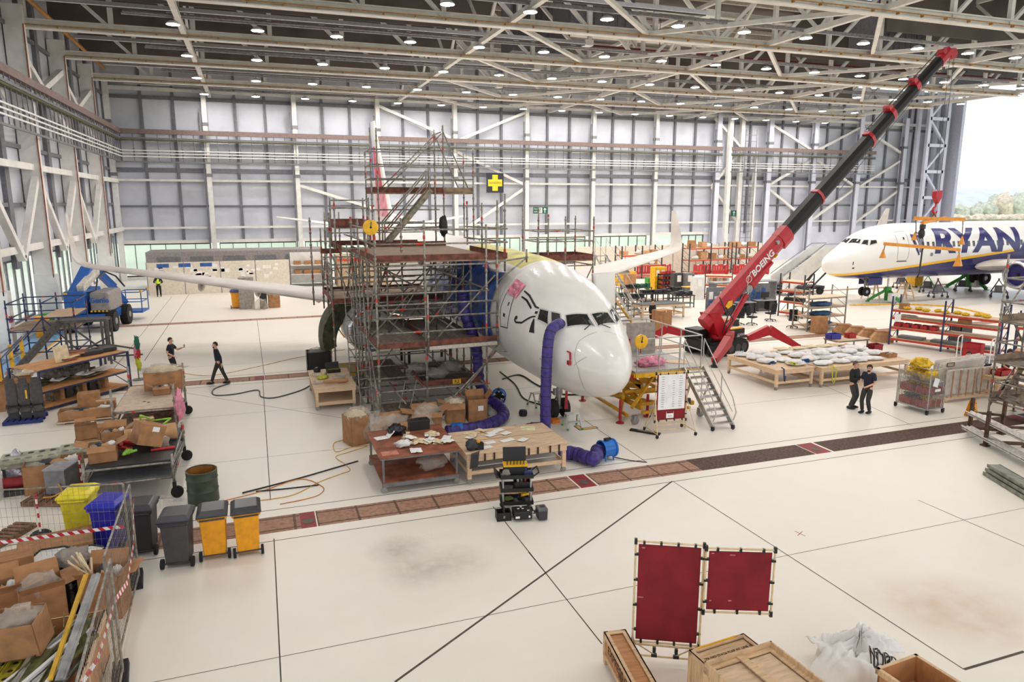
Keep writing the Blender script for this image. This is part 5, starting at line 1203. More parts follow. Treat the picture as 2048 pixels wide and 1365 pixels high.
t = work_table('work_table', 'brown plywood topped trolley table with steel frame, covered in papers', 2.6, 4.72, 17.2, 19.5, H1, BROWNPLY, GREYS, .28, .05, .05, cast=.08)
b = MB(); b.box((-.75, -.85, H1+.006), (.42, .3, .012)); obj('rubber_mat', b, mat('terracotta_sheet', (196,128,104), .7), t)
H2 = .86
t = work_table('work_table', 'long pale pine work table with a plywood top and loose papers', 4.82, 7.72, 17.05, 18.95, H2, PLY, PINE, None, .11, .2, cast=.075)
b = MB()
for i in range(9): b.box((-1.3+i*.31+.05*(i % 2), -.953, H2-.13), (.045, .012, .2))
b.box((0, .05, H2+.001), (2.9, .012, .004)); obj('bolt_recess', b, mat('dark_gap', (60,44,32), .9), t)
b = MB(); b.box((0, .2, .33), (2.6, 1.4, .02)); lab(obj('white_shelf', b, W, t), 'white shelf board under the table')
rd = random.Random(21); k_ = 0
for (x, y, n, m, g) in ((4.0, 18.3, 12, CREAMP, 'brown paper scraps on the brown table'), (4.1, 17.9, 7, PAPER, 'white papers on the brown table')):
 for i in range(n): paper('torn cream paper scrap on the brown work table' if m is CREAMP else 'white paper sheet on the brown work table', (x+rd.uniform(-.55, .5), y+rd.uniform(-.6, .75), H1+.012*(i % 5)+(.03 if m is PAPER else 0)), rd.uniform(.2, .42), rd.uniform(.16, .3), rd.uniform(0, 3), m, .03, g)
for i, (x, y) in enumerate(((5.3, 17.6), (5.7, 17.75), (5.5, 17.4), (6.2, 17.75), (6.0, 18.5), (6.25, 18.65), (5.9, 18.3), (6.35, 18.3), (6.6, 17.6), (5.3, 18.3))): paper('white paper sheet on the pale pine work table', (x, y, H2+.004*i), .3 if i != 3 else .42, .21, .1+.07*i, PAPER, 0, 'white papers on the pine table')
for i in range(6): paper('torn cream paper scrap on the pale pine work table', (5.5+rd.uniform(-.2, .3), 18.55+rd.uniform(-.2, .2), H2+.01*i), .3, .2, rd.uniform(0, 3), CREAMP, .03, 'brown paper scraps on the pine table')
b = MB(); b.box((0, 0, .012), (.42, .3, .024)); tag(obj('paper_pad', b, mat('pale_yellow_pad', (226,220,176), .8), loc=(7.1, 18.55, H2), rz=-.35), 'pale yellow pad on the right end of the pine table', 'pad')
t = thing('tool_bag', 'dark cloth draped tool bag on the left end of the pine table', 'bag', (5.05, 17.25, H2)); b = MB(); b.blob((0, .08, .15), (.16, .14, .16), 10, .4, 3, 2, .9); obj('bag_body', b, DKGREY, t, 180); b = MB(); b.box((.22, .1, .09), (.2, .16, .18)); obj('pouch', b, BLACK, t); b = MB(); b.blob((.18, .12, .2), (.06, .05, .06), 6, .4, 3, 1); obj('orange_tool', b, YELPL, t, 180)
b = MB(); b.grid(lambda u, v: V((-.12+.22*u-.05*v, -.3-.0*v, .05-.42*v+.05*u)), 6, 6); obj('cloth', b, DKGREY, t, 180, solid=.01)
b = MB(); b.blob((0,0,.1), (.2, .13, .1), 10, .6, 3, 8, .9); tag(obj('crumpled_paper', b, W, None, 180, loc=(3.35, 17.85, H1)), 'crumpled white tissue on the brown table', 'tissue')
b = MB(); b.lathe([(.035, 0), (.035, .12), (.015, .16), (.012, .2)], 12); b.bar((0,0,.2), (.06,0,.22), .02); tag(obj('spray_bottle', b, PLASTIC, None, 50, loc=(3.4, 18.15, H1)), 'clear spray bottle on the brown table', 'bottle')
t = thing('equipment_case', 'black hard tool case on the back of the brown table', 'case', (4.05, 19.25, H1), .05); b = MB(); b.box((0, 0, .11), (.58, .28, .22)); b.box((0, 0, .25), (.6, .3, .08)); obj('case_shell', b, BLACK, t, bevel=.015); b = MB(); b.path([(-.1, 0, .29), (-.1, 0, .33), (.1, 0, .33), (.1, 0, .29)], .012, 6); obj('handle', b, BLACK, t)
bag('shiny black bag with white papers at the back left of the brown table', (3.35, 18.95, H1), (.24, .2, .17), 6, mat('black_polythene', (26,26,28), .2, var=0, bump=.6, bs=12), 'black_bag')
t = thing('open_booklet', 'open white booklet leaning on the black bag', 'booklet', (2.95, 18.8, H1), .2); b = MB(); b.box((-.05, 0, .006), (.34, .26, .008)); b.box((.22, .0, .09), (.24, .26, .008), m=M.Rotation(-.8, 4, 'Y')); obj('page', b, PAPER, t)
bag('clear plastic bag on the lower shelf of the brown table', (4.1, 17.9, .3), (.38, .28, .2), 12)
c = fl(718, 893); carton('tall cardboard box brimming with cream paper, standing alone left of the brown table', (c.x-.02, c.y+.35, 0), (.62, .62, .92), .35, (0,0,0,0), 'paper')
carton('open cardboard box under clear plastic, left behind the brown table', (3.75, 21.0, 0), (.8, .6, .75), .1, (-.6,.3,.5,-.4), 'plastic', 'cartons by the scaffold foot')
carton('open cardboard box with plastic film, right behind the black case', (4.75, 21.35, 0), (.85, .6, .85), -.05, (-.3,.4,.4,.2), 'plastic', 'cartons by the scaffold foot')
for i, (x, y, z, rx) in enumerate(((3.35, 20.75, .0, .45), (4.5, 20.95, .0, .4), (3.05, 21.5, 0, .4))): bag(['clear plastic sheeting heaped at the scaffold foot beside the tall box', 'clear plastic sheeting behind the black case', 'clear plastic heap against the scaffold corner'][i], (x, y, z), (rx, .35, .55), i*3.7+1)
c = fl(915, 850); carton('cardboard box stuffed with brown paper, beside the purple duct', (c.x, c.y+.35, 0), (.62, .5, .7), -.1, (-.9,0,0,.3), 'paper', 'cartons by the scaffold foot')
c = fl(957, 845); carton('cardboard box with a white label beside the upright purple duct', (c.x+.02, c.y+.3, 0), (.66, .5, .78), -.08, (0,.9,1.2,1.2), None, 'cartons by the scaffold foot', lab_=(.15, .6))
def duct(label, pts, r, seed=0, m=PURPLE, am=.07):
 P = []; pts = [V(p) for p in pts]
 for i in range(len(pts)-1):
  p0, p1, p2, p3 = pts[max(i-1,0)], pts[i], pts[i+1], pts[min(i+2, len(pts)-1)]
  n = max(4, int((p2-p1).length/.045))
  for j in range(n):
   u = j/n; P.append(.5*((2*p1)+(p2-p0)*u+(2*p0-5*p1+4*p2-p3)*u*u+(3*p1-p0-3*p2+p3)*u**3))
 P.append(pts[-1]); b = MB(); b.path(P, [r*(1+am*math.sin(i*1.1)+am*noise.noise(V((i*.4, seed, 0)))) for i in range(len(P))], 14)
 o = obj('air_duct', b, m, None, 180)
 for i in range(3, len(P)-2, 6): t_ = (P[i+1]-P[i]).normalized(); q = MB(); q.lathe([(r*1.03, -.01), (r*1.05, 0), (r*1.03, .01)], 16, P[i], t_.to_track_quat('Z', 'Y').to_matrix().to_4x4(), False); obj('hoop', q, BLACK, o, 60)
 return tag(o, label, 'duct')
w1 = MW @ skin(1.98, .79, .05); w0 = MW @ skin(2.15, .72, -.3); yb_ = w1.y-.25
q1 = aty(1099, 660, yb_); q2 = aty(1093, 740, yb_-.1); q3 = aty(1091, 845, yb_-.15)
duct('purple air duct hanging down from the open flight deck window', [w0, w1+V((0,0,.12)), q1+V((.0,-.02,-.12)), q2, V((q3.x, q3.y, .5)), V((q3.x-.02, q3.y-.25, .26)), V((8.05, 19.4, .24))], .165, 1, PURPLE, .02)
FX, FY = 9.2, 17.6
duct('short purple air duct on the floor leading to the blue blower', [fl(1118, 905, .22), fl(1150, 908, .22), fl(1185, 918, .24), V((FX-.3, FY, .3))], .2, 5)
duct('purple air duct climbing the scaffold corner to the blue film', [fl(893, 864, .2), fl(935, 858, .2), fl(975, 850, .21), fl(1006, 833, .22), fl(1000, 815, .25), V((7.45, 24.2, .6)), V((7.35, 24.5, 2.2)), V((7.0, 24.6, 3.3)), V((7.0, 24.9, 4.1))], .19, 3)
BLUEB = mat('blower_blue', (28,104,188), .3, var=.04)
def blower(label, loc, rz):
 t = thing('blower_fan', label, 'blower', loc, rz); A = M.Translation((0, 0, .33)) @ M.Rotation(PI/2, 4, 'Y')
 b = MB(A); b.lathe([(.25, -.22), (.27, -.22), (.27, -.18), (.24, -.17), (.24, .17), (.27, .18), (.27, .22), (.25, .22), (.22, .1), (.22, -.1)], 28, cap=False); obj('drum', b, BLUEB, t, 50)
 b = MB(A)
 for k in range(5): a = k*2*PI/5; b.bar((0,0,.1), (.21*math.cos(a), .21*math.sin(a), .12), .12, .02)
 for r in (.08, .15, .21): b.path([(r*math.cos(a*PI/10), r*math.sin(a*PI/10), .2) for a in range(20)], .005, 4, closed=True)
 obj('fan', b, BLACK, t)
 b = MB()
 for sx in (-.14, .14):
  for sy in (-.14, .14): b.tube((sx, sy, 0), (sx*.9, sy*.8, .16), .022, 8)
 obj('foot', b, BLUEB, t); b = MB(); b.path([(-.12, 0, .57), (-.1, 0, .64), (.1, 0, .64), (.12, 0, .57)], .016, 8); b.box((-.02, .0, .61), (.16, .1, .05)); obj('handle', b, BLACK, t); return t
blower('blue blower fan drum on the floor at the end of the purple duct', (FX, FY, 0), math.radians(8))
blower('blue blower fan by the scaffold castor under the nose', (8.05, 24.0, 0), 1.2)
p = fl(913, 860, .2); b = MB(M.Translation(p) @ M.Rotation(PI/2, 4, 'Y')); b.lathe([(.21, -.18), (.225, -.16), (.225, .16), (.21, .18)], 22); tag(obj('duct_joiner', b, BLUEB, None, 50, rz=0), 'blue sleeve joining the purple duct behind the table', 'sleeve')
def stool(label, loc, rz):
 t = thing('step_stool', label, 'stool', loc, rz, 'aluminium step stools under the nose')
 for z, y, d in ((.47, .08, .26), (.24, -.13, .16)): b = MB(); b.box((0, y, z), (.44, d, .03)); obj('step', b, ALU, t, bevel=.005)
 for s in (-1, 1):
  b = MB(); b.bar((s*.2, .0, .47), (s*.25, -.26, .03), .045, .025); obj('leg', b, ALU, t); b = MB(); b.bar((s*.2, .15, .47), (s*.25, .32, .03), .045, .025); obj('leg', b, ALU, t)
  b = MB(); b.box((s*.25, -.265, .03), (.06, .05, .06)); b.box((s*.25, .32, .03), (.06, .05, .06)); obj('rubber_foot', b, GREEN, t)
 return t
stool('aluminium two step stool in front of the nose wheels', (9.48, 20.62, 0), -.1); c = fl(1076, 812); stool('aluminium step stool left of the hanging purple duct', (c.x, c.y, 0), .2)
b = MB(); b.lathe([(.13, 0), (.15, .1), (.13, .2), (.05, .22)], 16); c = fl(1046, 832); tag(obj('black_helmet', b, BLACK, None, 50, loc=(c.x, c.y, 0)), 'black round helmet shaped cap on the floor below the nose', 'cap')
b = MB(); b.box((0, 0, .03), (.5, .22, .06)); c = fl(1022, 858); tag(obj('floor_tool', b, DKGREY, loc=(c.x, c.y, 0), rz=.2, bevel=.01), 'flat dark tool on the floor behind the pine table', 'tool')
b = MB(); b.blob((0, 0, .06), (.3, .12, .06), 8, .5, 4, 3, .9); c = fl(1068, 853); tag(obj('black_bag', b, BLACK, None, 180, loc=(c.x, c.y, 0)), 'flat black bag on the floor behind the pine table', 'bag')
b = MB(); b.prism([(-.14,0),(.14,0),(.14,.14),(-.1,.14)], -.12, .12, M(((1,0,0,0),(0,0,1,0),(0,1,0,0),(0,0,0,1)))); c = fl(1110, 842); tag(obj('wheel_chock', b, mat('orange_chock', (214,120,30), .6), loc=(c.x-.1, c.y-.2, 0)), 'orange wheel chock against the nose wheel', 'chock')
t = thing('floor_squeegee', 'black floor squeegee lying by the white board stand', 'squeegee', tuple(fl(1290, 866)), -.85); b = MB(); b.box((0, 0, .03), (1.0, .16, .05)); obj('squeegee_head', b, BLACK, t); b = MB(); b.box((0, 0, .058), (.5, .09, .02)); obj('clamp', b, ALU, t)
b = MB(); b.tube((0, 0, .06), (.35, .25, 1.15), .013, 6); obj('handle', b, ALU, t)
c0 = fl(1318, 868); c1 = fl(1372, 863); TLb = aty(1313, 748, c0.y); dxx = (c1-c0).normalized()
t = thing('display_board', 'maroon display board holding a white printed schedule, beside the metal stairs', 'display board', (c0.x, c0.y, 0)); mt = -V((c0.x, c0.y, 0))
TRb = fl(1376, 744, TLb.z); zb = .42
m_, w_ = pin_board(t, TLb+mt, TRb+mt, TLb.z-zb, 4)
b = MB(m_); b.box((w_/2, -.62, .016), (w_-.16, 1.15, .012)); s_ = obj('schedule_sheet', b, PAPER, t)
b = MB(m_)
rd = random.Random(9)
for r in range(14):
 for cx, wd in ((.16, .12), (.5, .07), (.72, .1)):
  if r < 2 and cx == .5: continue
  b.box((cx*w_+.06, -.12-r*.075, .024), (wd*rd.uniform(.6, 1.2)*w_, .014, .002))
obj('printed_text', b, GREYS, s_)
b = MB(m_); b.box((w_/2-.03, -TLb.z+zb+.2, .014), (.26, .22, .006)); n_ = obj('notice_sheet', b, PAPER, t); b = MB(m_); b.box((w_/2-.03, -TLb.z+zb+.28, .019), (.24, .06, .004)); b.box((w_/2-.03, -TLb.z+zb+.16, .019), (.14, .012, .004)); obj('notice_heading', b, MAROON, n_)
b = MB(); P0 = TLb+mt; P1 = TRb+mt; ny = V((-dxx.y, dxx.x, 0))
for p, s in ((P0, -1), (P1, 1)):
 q = V((p.x, p.y, 0))
 for e in (-1, 1): b.tube(V((p.x, p.y, 1.15)), q+ny*e*.45+dxx*s*.12+V((0,0,.12)), .016, 7)
 b.tube(q+ny*.45+dxx*s*.12+V((0,0,.14)), q-ny*.45+dxx*s*.12+V((0,0,.14)), .016, 7); b.tube(V((p.x, p.y, .1)), V((p.x, p.y, zb)), .016, 7)
for z in (.14, .3): b.tube(V((P0.x, P0.y, z)), V((P1.x, P1.y, z)), .016, 7)
obj('stand_tube', b, BAMB, t, 60)
b = MB()
for p, s in ((P0, -1), (P1, 1)):
 for e in (-1, 1): q = V((p.x, p.y, 0))+ny*e*.45+dxx*s*.12; castor(b, q.x, q.y, .05)
obj('castor', b, BLACK, t, 50); b = MB(m_); b.box((w_+.06, -.95, .02), (.1, .16, .1)); obj('pen_holder', b, BLACK, t)
DZ = 1.72; PX0, PX1, PY0, PY1 = 11.75, 14.35, 20.6, 24.4
t = thing('scissor_platform', 'yellow scissor work platform with grey mesh deck right of the white nose', 'work platform', (13, 22.5, 0)); T0 = M.Translation((-13, -22.5, 0))
DECKM = mat('grey_mesh_deck', (168,164,158), .5, .2, var=.12, vs=30)
b = MB(T0); b.box(((PX0+PX1)/2, (PY0+PY1)/2, DZ-.05), (PX1-PX0, PY1-PY0, .1)); obj('deck', b, DECKM, t)
b = MB(T0); b.box(((PX0+PX1)/2, PY0-.02, DZ-.14), (PX1-PX0, .08, .14)); b.box((PX0, (PY0+PY1)/2, DZ-.14), (.08, PY1-PY0, .14)); b.box((PX1, (PY0+PY1)/2, DZ-.14), (.08, PY1-PY0, .14)); obj('deck_edge', b, YEL, t)
YELD = mat('scissor_mustard', (206,150,24), .45, var=.06)
for s in (0, 1):
 x = 12.2+1.6*s
 b = MB(T0)
 for y0, y1 in ((20.9, 23.8),):
  b.bar((x, y0, .55), (x, y1, 1.1), .1, .16); b.bar((x, y1, .55), (x, y0, 1.1), .1, .16); b.bar((x, y0, 1.1), (x, y1, DZ-.2), .1, .16); b.bar((x, y1, 1.1), (x, y0, DZ-.2), .1, .16)
 obj('scissor_arm', b, YELD, t)
b = MB(T0)
for y in (20.9, 22.3, 23.8): b.bar((12.0, y, .48), (14, y, .48), .12, .12); b.bar((12.0, y, DZ-.2), (14, y, DZ-.2), .1, .1)
for x in (12.0, 14.0): b.bar((x, 20.5, .45), (x, 24.2, .45), .12, .14)
for a, c in (((11.2, 20.6, .2), (12, 21.8, .5)), ((11.2, 23.4, .35), (12, 22.6, .5)), ((11.45, 20.5, .25), (11.45, 23.6, .32)), ((12.6, 20.3, .3), (12.6, 20.3, 1.5)), ((12, 20.5, .3), (13.9, 20.5, .3)), ((11.6, 21, .95), (13.4, 21, .95)), ((11.5, 20.9, .75), (12.4, 22.6, 1.35)), ((11.6, 20.5, .5), (12.7, 20.9, 1.5)), ((11.4, 22.4, .6), (12.9, 20.9, .45))): b.bar(a, c, .09, .09)
obj('base_frame', b, YELD, t)
b = MB(T0)
for x, y in ((11.6, 20.25), (14.2, 20.3), (11.6, 24.2), (14.2, 24.2)): castor(b, x, y, .14, .09)
obj('castor', b, HUB, t, 50)
for x, y in ((11.2, 20.55), (11.2, 23.5), (12.45, 20.9)): b = MB(T0); b.tube((x, y, .04), (x, y, 1.0 if y > 23 else .8), .05, 10); b.lathe([(.14, 0), (.14, .03)], 14, (x, y, 0)); lab(obj('jack_leg', b, REDP, t, 50), 'red jacking leg')
b = MB(T0); RZ2 = DZ+1.1
for z in (DZ+.55, RZ2):
 b.path([(PX1-.9, PY0, z), (PX0+.05, PY0, z)], .022, 7); b.path([(PX1-.03, PY0, z), (PX1-.03, PY1, z)], .022, 7); b.path([(PX0+.4, PY1, z), (PX1, PY1, z)], .022, 7)
b.path([(PX1-.9, PY0, RZ2), (PX1-.06, PY0, RZ2), (PX1-.03, PY0, RZ2-.1), (PX1-.03, PY0, DZ)], .022, 7)
for x, y in ((PX0+.05, PY0), (PX0+.9, PY0), (PX1-.9, PY0), (PX1-.03, 21.9), (PX1-.03, 23.2), (PX1, PY1), (PX0+1.4, PY1), (PX0+.4, PY1)): b.tube((x, y, DZ), (x, y, RZ2), .022, 7)
obj('guard_rail', b, ALU, t, 60)
b = MB(T0); b.tube((PX0-.1, PY0+.3, DZ-.3), (PX0-.1, PY0+.3, DZ+1.1), .04, 8); b.box((PX0-.05, PY0+.2, DZ-.2), (.3, .3, .14)); lab(obj('control_post', b, REDP, t), 'red post at the platform corner')
disc((PX0+.12, PY0-.1, DZ+1.05), 'yellow round reel on the corner of the scissor platform rail')
b = MB(); b.box((0, 0, .55), (1.15, .03, 1.1), m=M.Rotation(-.12, 4, 'X')); tag(obj('grey_sheet', b, mat('beige_grey_panel', (158,146,136), .6), loc=(13.65, 23.6, DZ), rz=-.15), 'beige grey panel leaning on the scissor platform rail', 'panel')
b = MB(); b.box((0, 0, .012), (1.7, .5, .02)); tag(obj('plywood_offcut', b, PLY, loc=(13.5, 21.7, DZ), rz=-.62), 'plywood offcut lying on the scissor platform deck', 'board')
b = MB(); b.lathe([(.11, 0), (.13, .22)], 18); o = obj('bucket', b, YELPL, None, 50, loc=(13.05, 21.5, DZ)); c = MB(); c.lathe([(.14, .21), (.14, .25), (.12, .27)], 18); obj('lid', c, REDPL, o, 50); tag(o, 'small yellow bucket with red lid on the platform deck', 'bucket')
b = MB(); b.blob((0, 0, .1), (.55, .25, .2), 12, .7, 3, 6, .5); tag(obj('pink_sheet', b, PINK, None, 180, loc=(12.75, 21.3, DZ)), 'pink plastic sheet heaped on the platform deck', 'sheet')
t = thing('metal_stair', 'aluminium mobile stair with handrails leading up to the scissor platform', 'stair', (13.9, 19.6, 0)); T0 = M.Translation((-13.9, -19.6, 0))
SB0, SB1 = fl(1412, 862), fl(1452, 858); ST_ = V((PX1-.75, PY0-.05, DZ)); wv = V((1, -.08, 0)).normalized()*.74; SB0 = V((13.62, 18.75, .12))
b = MB(T0)
for s in (0, 1): b.bar(SB0+wv*s, ST_+wv*s, .05, .17)
obj('stringer', b, ALU, t)
for i in range(9): u = (i+.6)/9.2; p = SB0.lerp(ST_, u)+wv*.5; b = MB(T0); b.box(p, (.72, .22, .035)); obj('tread', b, ALU, t)
for s in (0, 1):
 b = MB(T0); a = SB0+wv*s; c = ST_+wv*s; up = V((0,0,.95))
 b.path([a+V((0,.0,.2)), a+V((0,-.12,.5)), a+up+V((0,.1,.0)), c+up+V((0,0,.05)), c+V((0,0,.1))], .02, 7); b.tube(a+up*.5+V((0,.08,0)), c+up*.5, .015, 6); m = a.lerp(c, .4); b.tube(m, m+up, .018, 6); obj('handrail', b, ALU, t, 60)
b = MB(T0)
for s in (0, 1): castor(b, (SB0+wv*s).x, (SB0+wv*s).y, .07)
obj('castor', b, BLACK, t, 50)
b = MB(T0)
for s in (0, 1): b.bar(SB0.lerp(ST_, .75)+wv*s, V((13.7+.65*s, 20.7, .05)), .05)
obj('support_leg', b, ALU, t)
# ================================================================ right-hand bay
def rack(name, label, p, q, depth, h, levels, post, beam, shelf, bays=1, group=None, side=1, pw=.07, bh=.1):
 "shelf rack with its front bottom edge from p to q (plan points)"
 p, q = V((p[0], p[1], 0)), V((q[0], q[1], 0)); x = q-p; w = x.length; a = math.atan2(x.y, x.x)
 t = thing(name, label, 'rack', p, a, group)
 for i in range(bays+1):
  for y in (0, depth*side): b = MB(); b.box((w*i/bays, y, h/2), (pw, pw, h)); obj('post', b, post, t)
 for z in levels:
  for i in range(bays):
   b = MB()
   for y in (0, depth*side): b.box((w*(i+.5)/bays, y, z-bh/2), (w/bays-pw, .05, bh))
   obj('beam', b, beam, t); b = MB(); b.box((w*(i+.5)/bays, depth*side/2, z+.012), (w/bays-pw, depth-.05, .024)); obj('shelf', b, shelf, t)
 b = MB()
 for i in range(bays+1):
  for k in range(int(h/.6)): b.bar((w*i/bays, 0, .15+.6*k), (w*i/bays, depth*side, .15+.6*(k+1) if .15+.6*(k+1) < h else h-.05), .025)
 obj('end_brace', b, post, t)
 t['_x'] = 0; del t['_x']
 return t, a, w, lambda u, v, z: p+rotz(a) @ V((u*w, v*depth*side, z))
HT = .84
work_table('pine_table', 'pine table on castors at the left end, laid with white wrapped packages', 18.95, 20.85, 22.2, 25.4, HT, PINE, PINE, None, .1, .16, 'pine tables with packages', .07)
work_table('pine_table', 'longer pine table on castors behind the two talking men, laid with white packages', 20.95, 25.6, 21.95, 25.4, HT, PINE, PINE, None, .1, .16, 'pine tables with packages', .07)
rd = random.Random(31)
pk = []
for s in (1., 2., 3.):
 b = MB(); b.blob((0, 0, .085), (.44, .32, .1), 12, .2, 2.6, s, .85); o = obj('wrapped_package', b, WRAP, None, 180); pk.append(o)
used = set(); n = 0
def pack(x, y, z, rz, lbl, grp):
 global n
 i = n % 3; n += 1
 o = pk[i] if i not in used else dup(pk[i], (0,0,0)); used.add(i); o.location = (x, y, z); o.rotation_euler.z = rz; o.scale = (rd.uniform(.85, 1.2), rd.uniform(.9, 1.15), rd.uniform(.7, 1.2)); tag(o, lbl, 'package', grp)
for i in range(2):
 for j in range(4): pack(19.5+i*.85, 22.75+j*.72, HT, rd.uniform(-.3, .3), '%s white package from the front in the %s column on the left pine table' % (ORD[j], ORD[i]), 'packages on the left pine table') if not (i == 0 and j == 0) else None
for i in range(5):
 for j in range(4): pack(21.5+i*.85, 22.5+j*.74, HT, rd.uniform(-.3, .3), '%s white package from the front in the %s column on the longer pine table' % (ORD[j], ORD[i]), 'packages on the longer pine table') if not (i > 3 and j == 0) else None
for i in range(4): pack(22.2+i*.75, 23.4+(i % 2)*.5, HT+.15, rd.uniform(-.5, .5), '%s white package from the left lying on top of the longer table pile' % ORD[i], 'packages on top of the pile')
for i in range(5): b = MB(); b.box((0,0,.02), (.62, .42, .035)); tag(obj('wrapped_sheet', b, CREAMP, loc=(21.5+i*.75, 24.95-.1*(i % 2), HT+.16), rz=rd.uniform(-.3, .3)), ORD[i]+' cream padded sheet from the left at the back of the longer pine table', 'sheet', 'cream sheets on the pine table')
STRB = mat('blue_strap', (36,92,150), .7, var=.2)
for i, (x, y, m, l) in enumerate(((19.1, 22.75, STRB, 'blue tangled strap on the left end of the pine tables'), (20.7, 22.6, STRB, 'blue strap bundle where the two pine tables meet'), (19.9, 22.35, mat('lime_strap', (196,200,60), .7), 'lime yellow strap bundle on the left pine table'))):
 b = MB(); rr = random.Random(i+4); b.path([(rr.uniform(-.22, .22), rr.uniform(-.15, .15), .03+.1*rr.random()) for _ in range(14)], .025, 5); tag(obj('strap_bundle', b, m, None, 180, loc=(x, y, HT+.1)), l, 'strap')
b = MB(); b.path([(0, .08, HT+.08), (0, -.05, HT+.06), (0, -.1, HT-.1), (.04, -.11, .35), (.12, -.11, .18), (.2, -.11, .35), (.22, -.1, HT-.1), (.2, .1, HT+.05)], .022, 6); tag(obj('hanging_strap', b, MATS['lime_strap'], None, 180, loc=(21.35, 21.93, 0)), 'yellow strap hanging over the front edge of the longer pine table', 'strap')
b = MB(); b.path([(0, .08, HT+.08), (0, -.06, HT+.04), (.02, -.08, .5), (.05, -.08, .38), (.08, -.08, .6)], .03, 6); tag(obj('hanging_strap', b, NAVY, None, 180, loc=(19.25, 22.2, 0)), 'dark blue strap hanging over the left pine table edge', 'strap')
for i in range(5): b = MB(); b.lathe([(.03, 0), (.03, .2), (.012, .24)], 8); tag(obj('sealant_tube', b, W, None, 50, loc=(19.05+.09*i, 24.9, HT)), ORD[i]+' white sealant tube from the left on the far left table corner', 'tube', 'sealant tubes on the pine table')
carton('low cardboard tray of parts at the right end of the longer pine table', (25.2, 22.7, HT), (.55, .4, .16), .1, (0,0,0,0), 'stuff')
t = thing('cage_trolley', 'wire cage trolley full of yellow straps and red bins', 'trolley', (22.1, 18.4, 0), .06)
cw_, cd_, ch = .8, 1.25, 1.62
b = MB()
for sx in (-1, 1):
 for sy in (-1, 1): b.tube((sx*cw_/2, sy*cd_/2, .15), (sx*cw_/2, sy*cd_/2, ch), .016, 7)
for z in (.17, ch):
 for s in (-1, 1): b.tube((-cw_/2, s*cd_/2, z), (cw_/2, s*cd_/2, z), .014, 6); b.tube((s*cw_/2, -cd_/2, z), (s*cw_/2, cd_/2, z), .014, 6)
b.tube((0, -cd_/2, .17), (0, -cd_/2, ch), .014, 6); obj('cage_frame', b, ALU, t, 60)
b = MB()
for i in range(1, 16):
 x = -cw_/2+cw_*i/16
 for s in (-1, 1): b.bar((x, s*cd_/2, .17), (x, s*cd_/2, ch-.2), .009)
for i in range(1, 24):
 y = -cd_/2+cd_*i/24
 for s in (-1, 1): b.bar((s*cw_/2, y, .17), (s*cw_/2, y, ch-.2), .009)
for k in range(24):
 z = .2+k*.055
 for s in (-1, 1): b.bar((-cw_/2, s*cd_/2, z), (cw_/2, s*cd_/2, z), .006); b.bar((s*cw_/2, -cd_/2, z), (s*cw_/2, cd_/2, z), .006)
obj('wire_mesh', b, ALU, t)
for z in (.2, .68, 1.12): b = MB(); b.box((0, 0, z), (cw_-.04, cd_-.04, .02)); obj('shelf', b, ALU, t)
for sx in (-1, 1):
 for sy in (-1, 1): b = MB(); castor(b, sx*cw_/2, sy*cd_/2, .075); obj('castor', b, BLACK, t, 50)
b = MB(); b.box((-.12, -cd_/2-.02, 1.15), (.26, .005, .3), m=M.Rotation(.3, 4, 'Y')); b.box((.0, -cd_/2-.02, .86), (.28, .005, .09)); obj('paper_label', b, PAPER, t)
STY = mat('yellow_strap', (226,180,24), .6, var=.15, vs=10)
O_ = V((22.1, 18.4, 0))
for i, (y, z, wd) in enumerate(((-.3, .22, .7), (.3, .22, .7), (-.3, .7, .7), (.3, .7, .7))):
 q = thing('red_bin', ['red bin on the cage trolley bottom shelf, front', 'red bin on the cage trolley bottom shelf, back', 'red bin on the cage trolley middle shelf, front', 'red bin on the cage trolley middle shelf, back'][i], 'bin', O_+rotz(.06) @ V((0, y, z)), .06); b = MB(); open_box(b, wd, .5, .24, .02); obj('bin_body', b, REDPL, q)
 b = MB(); rr = random.Random(i); b.path([(rr.uniform(-.28, .28), rr.uniform(-.18, .18), .12+.24*rr.random()) for _ in range(22)], .045, 5); obj('bin_content', b, STY if i != 1 else NAVY, q, 180)
for i, (x, y, z) in enumerate(((0, -.25, 1.2), (.1, .3, 1.22), (-.12, 0, 1.6))):
 b = MB(); b.blob((0, 0, .16), (.34, .3, .18), 12, .7, 4, i*3., .85)
 for k in range(12): rr = random.Random(i*40+k); a_0 = rr.uniform(0, 6.3); b.path([(.3*math.cos(a_0), .26*math.sin(a_0), .06), (.2*math.cos(a_0+.6), .18*math.sin(a_0+.6), .3+.08*rr.random()), (-.1*math.cos(a_0), -.1*math.sin(a_0), .3), (.3*math.cos(a_0+2), .28*math.sin(a_0+2), .02)], .022, 5)
 tag(obj('strap_bundle', b, STY, None, 180, loc=O_+V((x, y, z-.06))), ['yellow strap bundle on the top shelf of the cage trolley, front', 'yellow strap bundle on the top shelf of the cage trolley, back', 'yellow straps heaped over the top of the cage trolley'][i], 'strap')
t = thing('panel_rack', 'low timber rack holding upright white panels beside the cage trolley', 'rack', (25.05, 19.15, 0), .0)
b = MB()
for s in (-1, 1): b.box((0, s*.45, .16), (2.7, .09, .1)); b.box((s*1.25, 0, .16), (.1, 1.0, .1))
for x in (-1.2, 1.2):
 for y in (-.4, .4): castor(b, x, y, .05)
obj('rack_base', b, PINE, t); b = MB()
for i in range(7): b.bar((-1.1+i*.37, -.5, .2), (-1.05+i*.37, -.46, 1.2), .05, .02)
obj('rack_slat', b, mat('rack_batten', (172,128,92), .65), t)
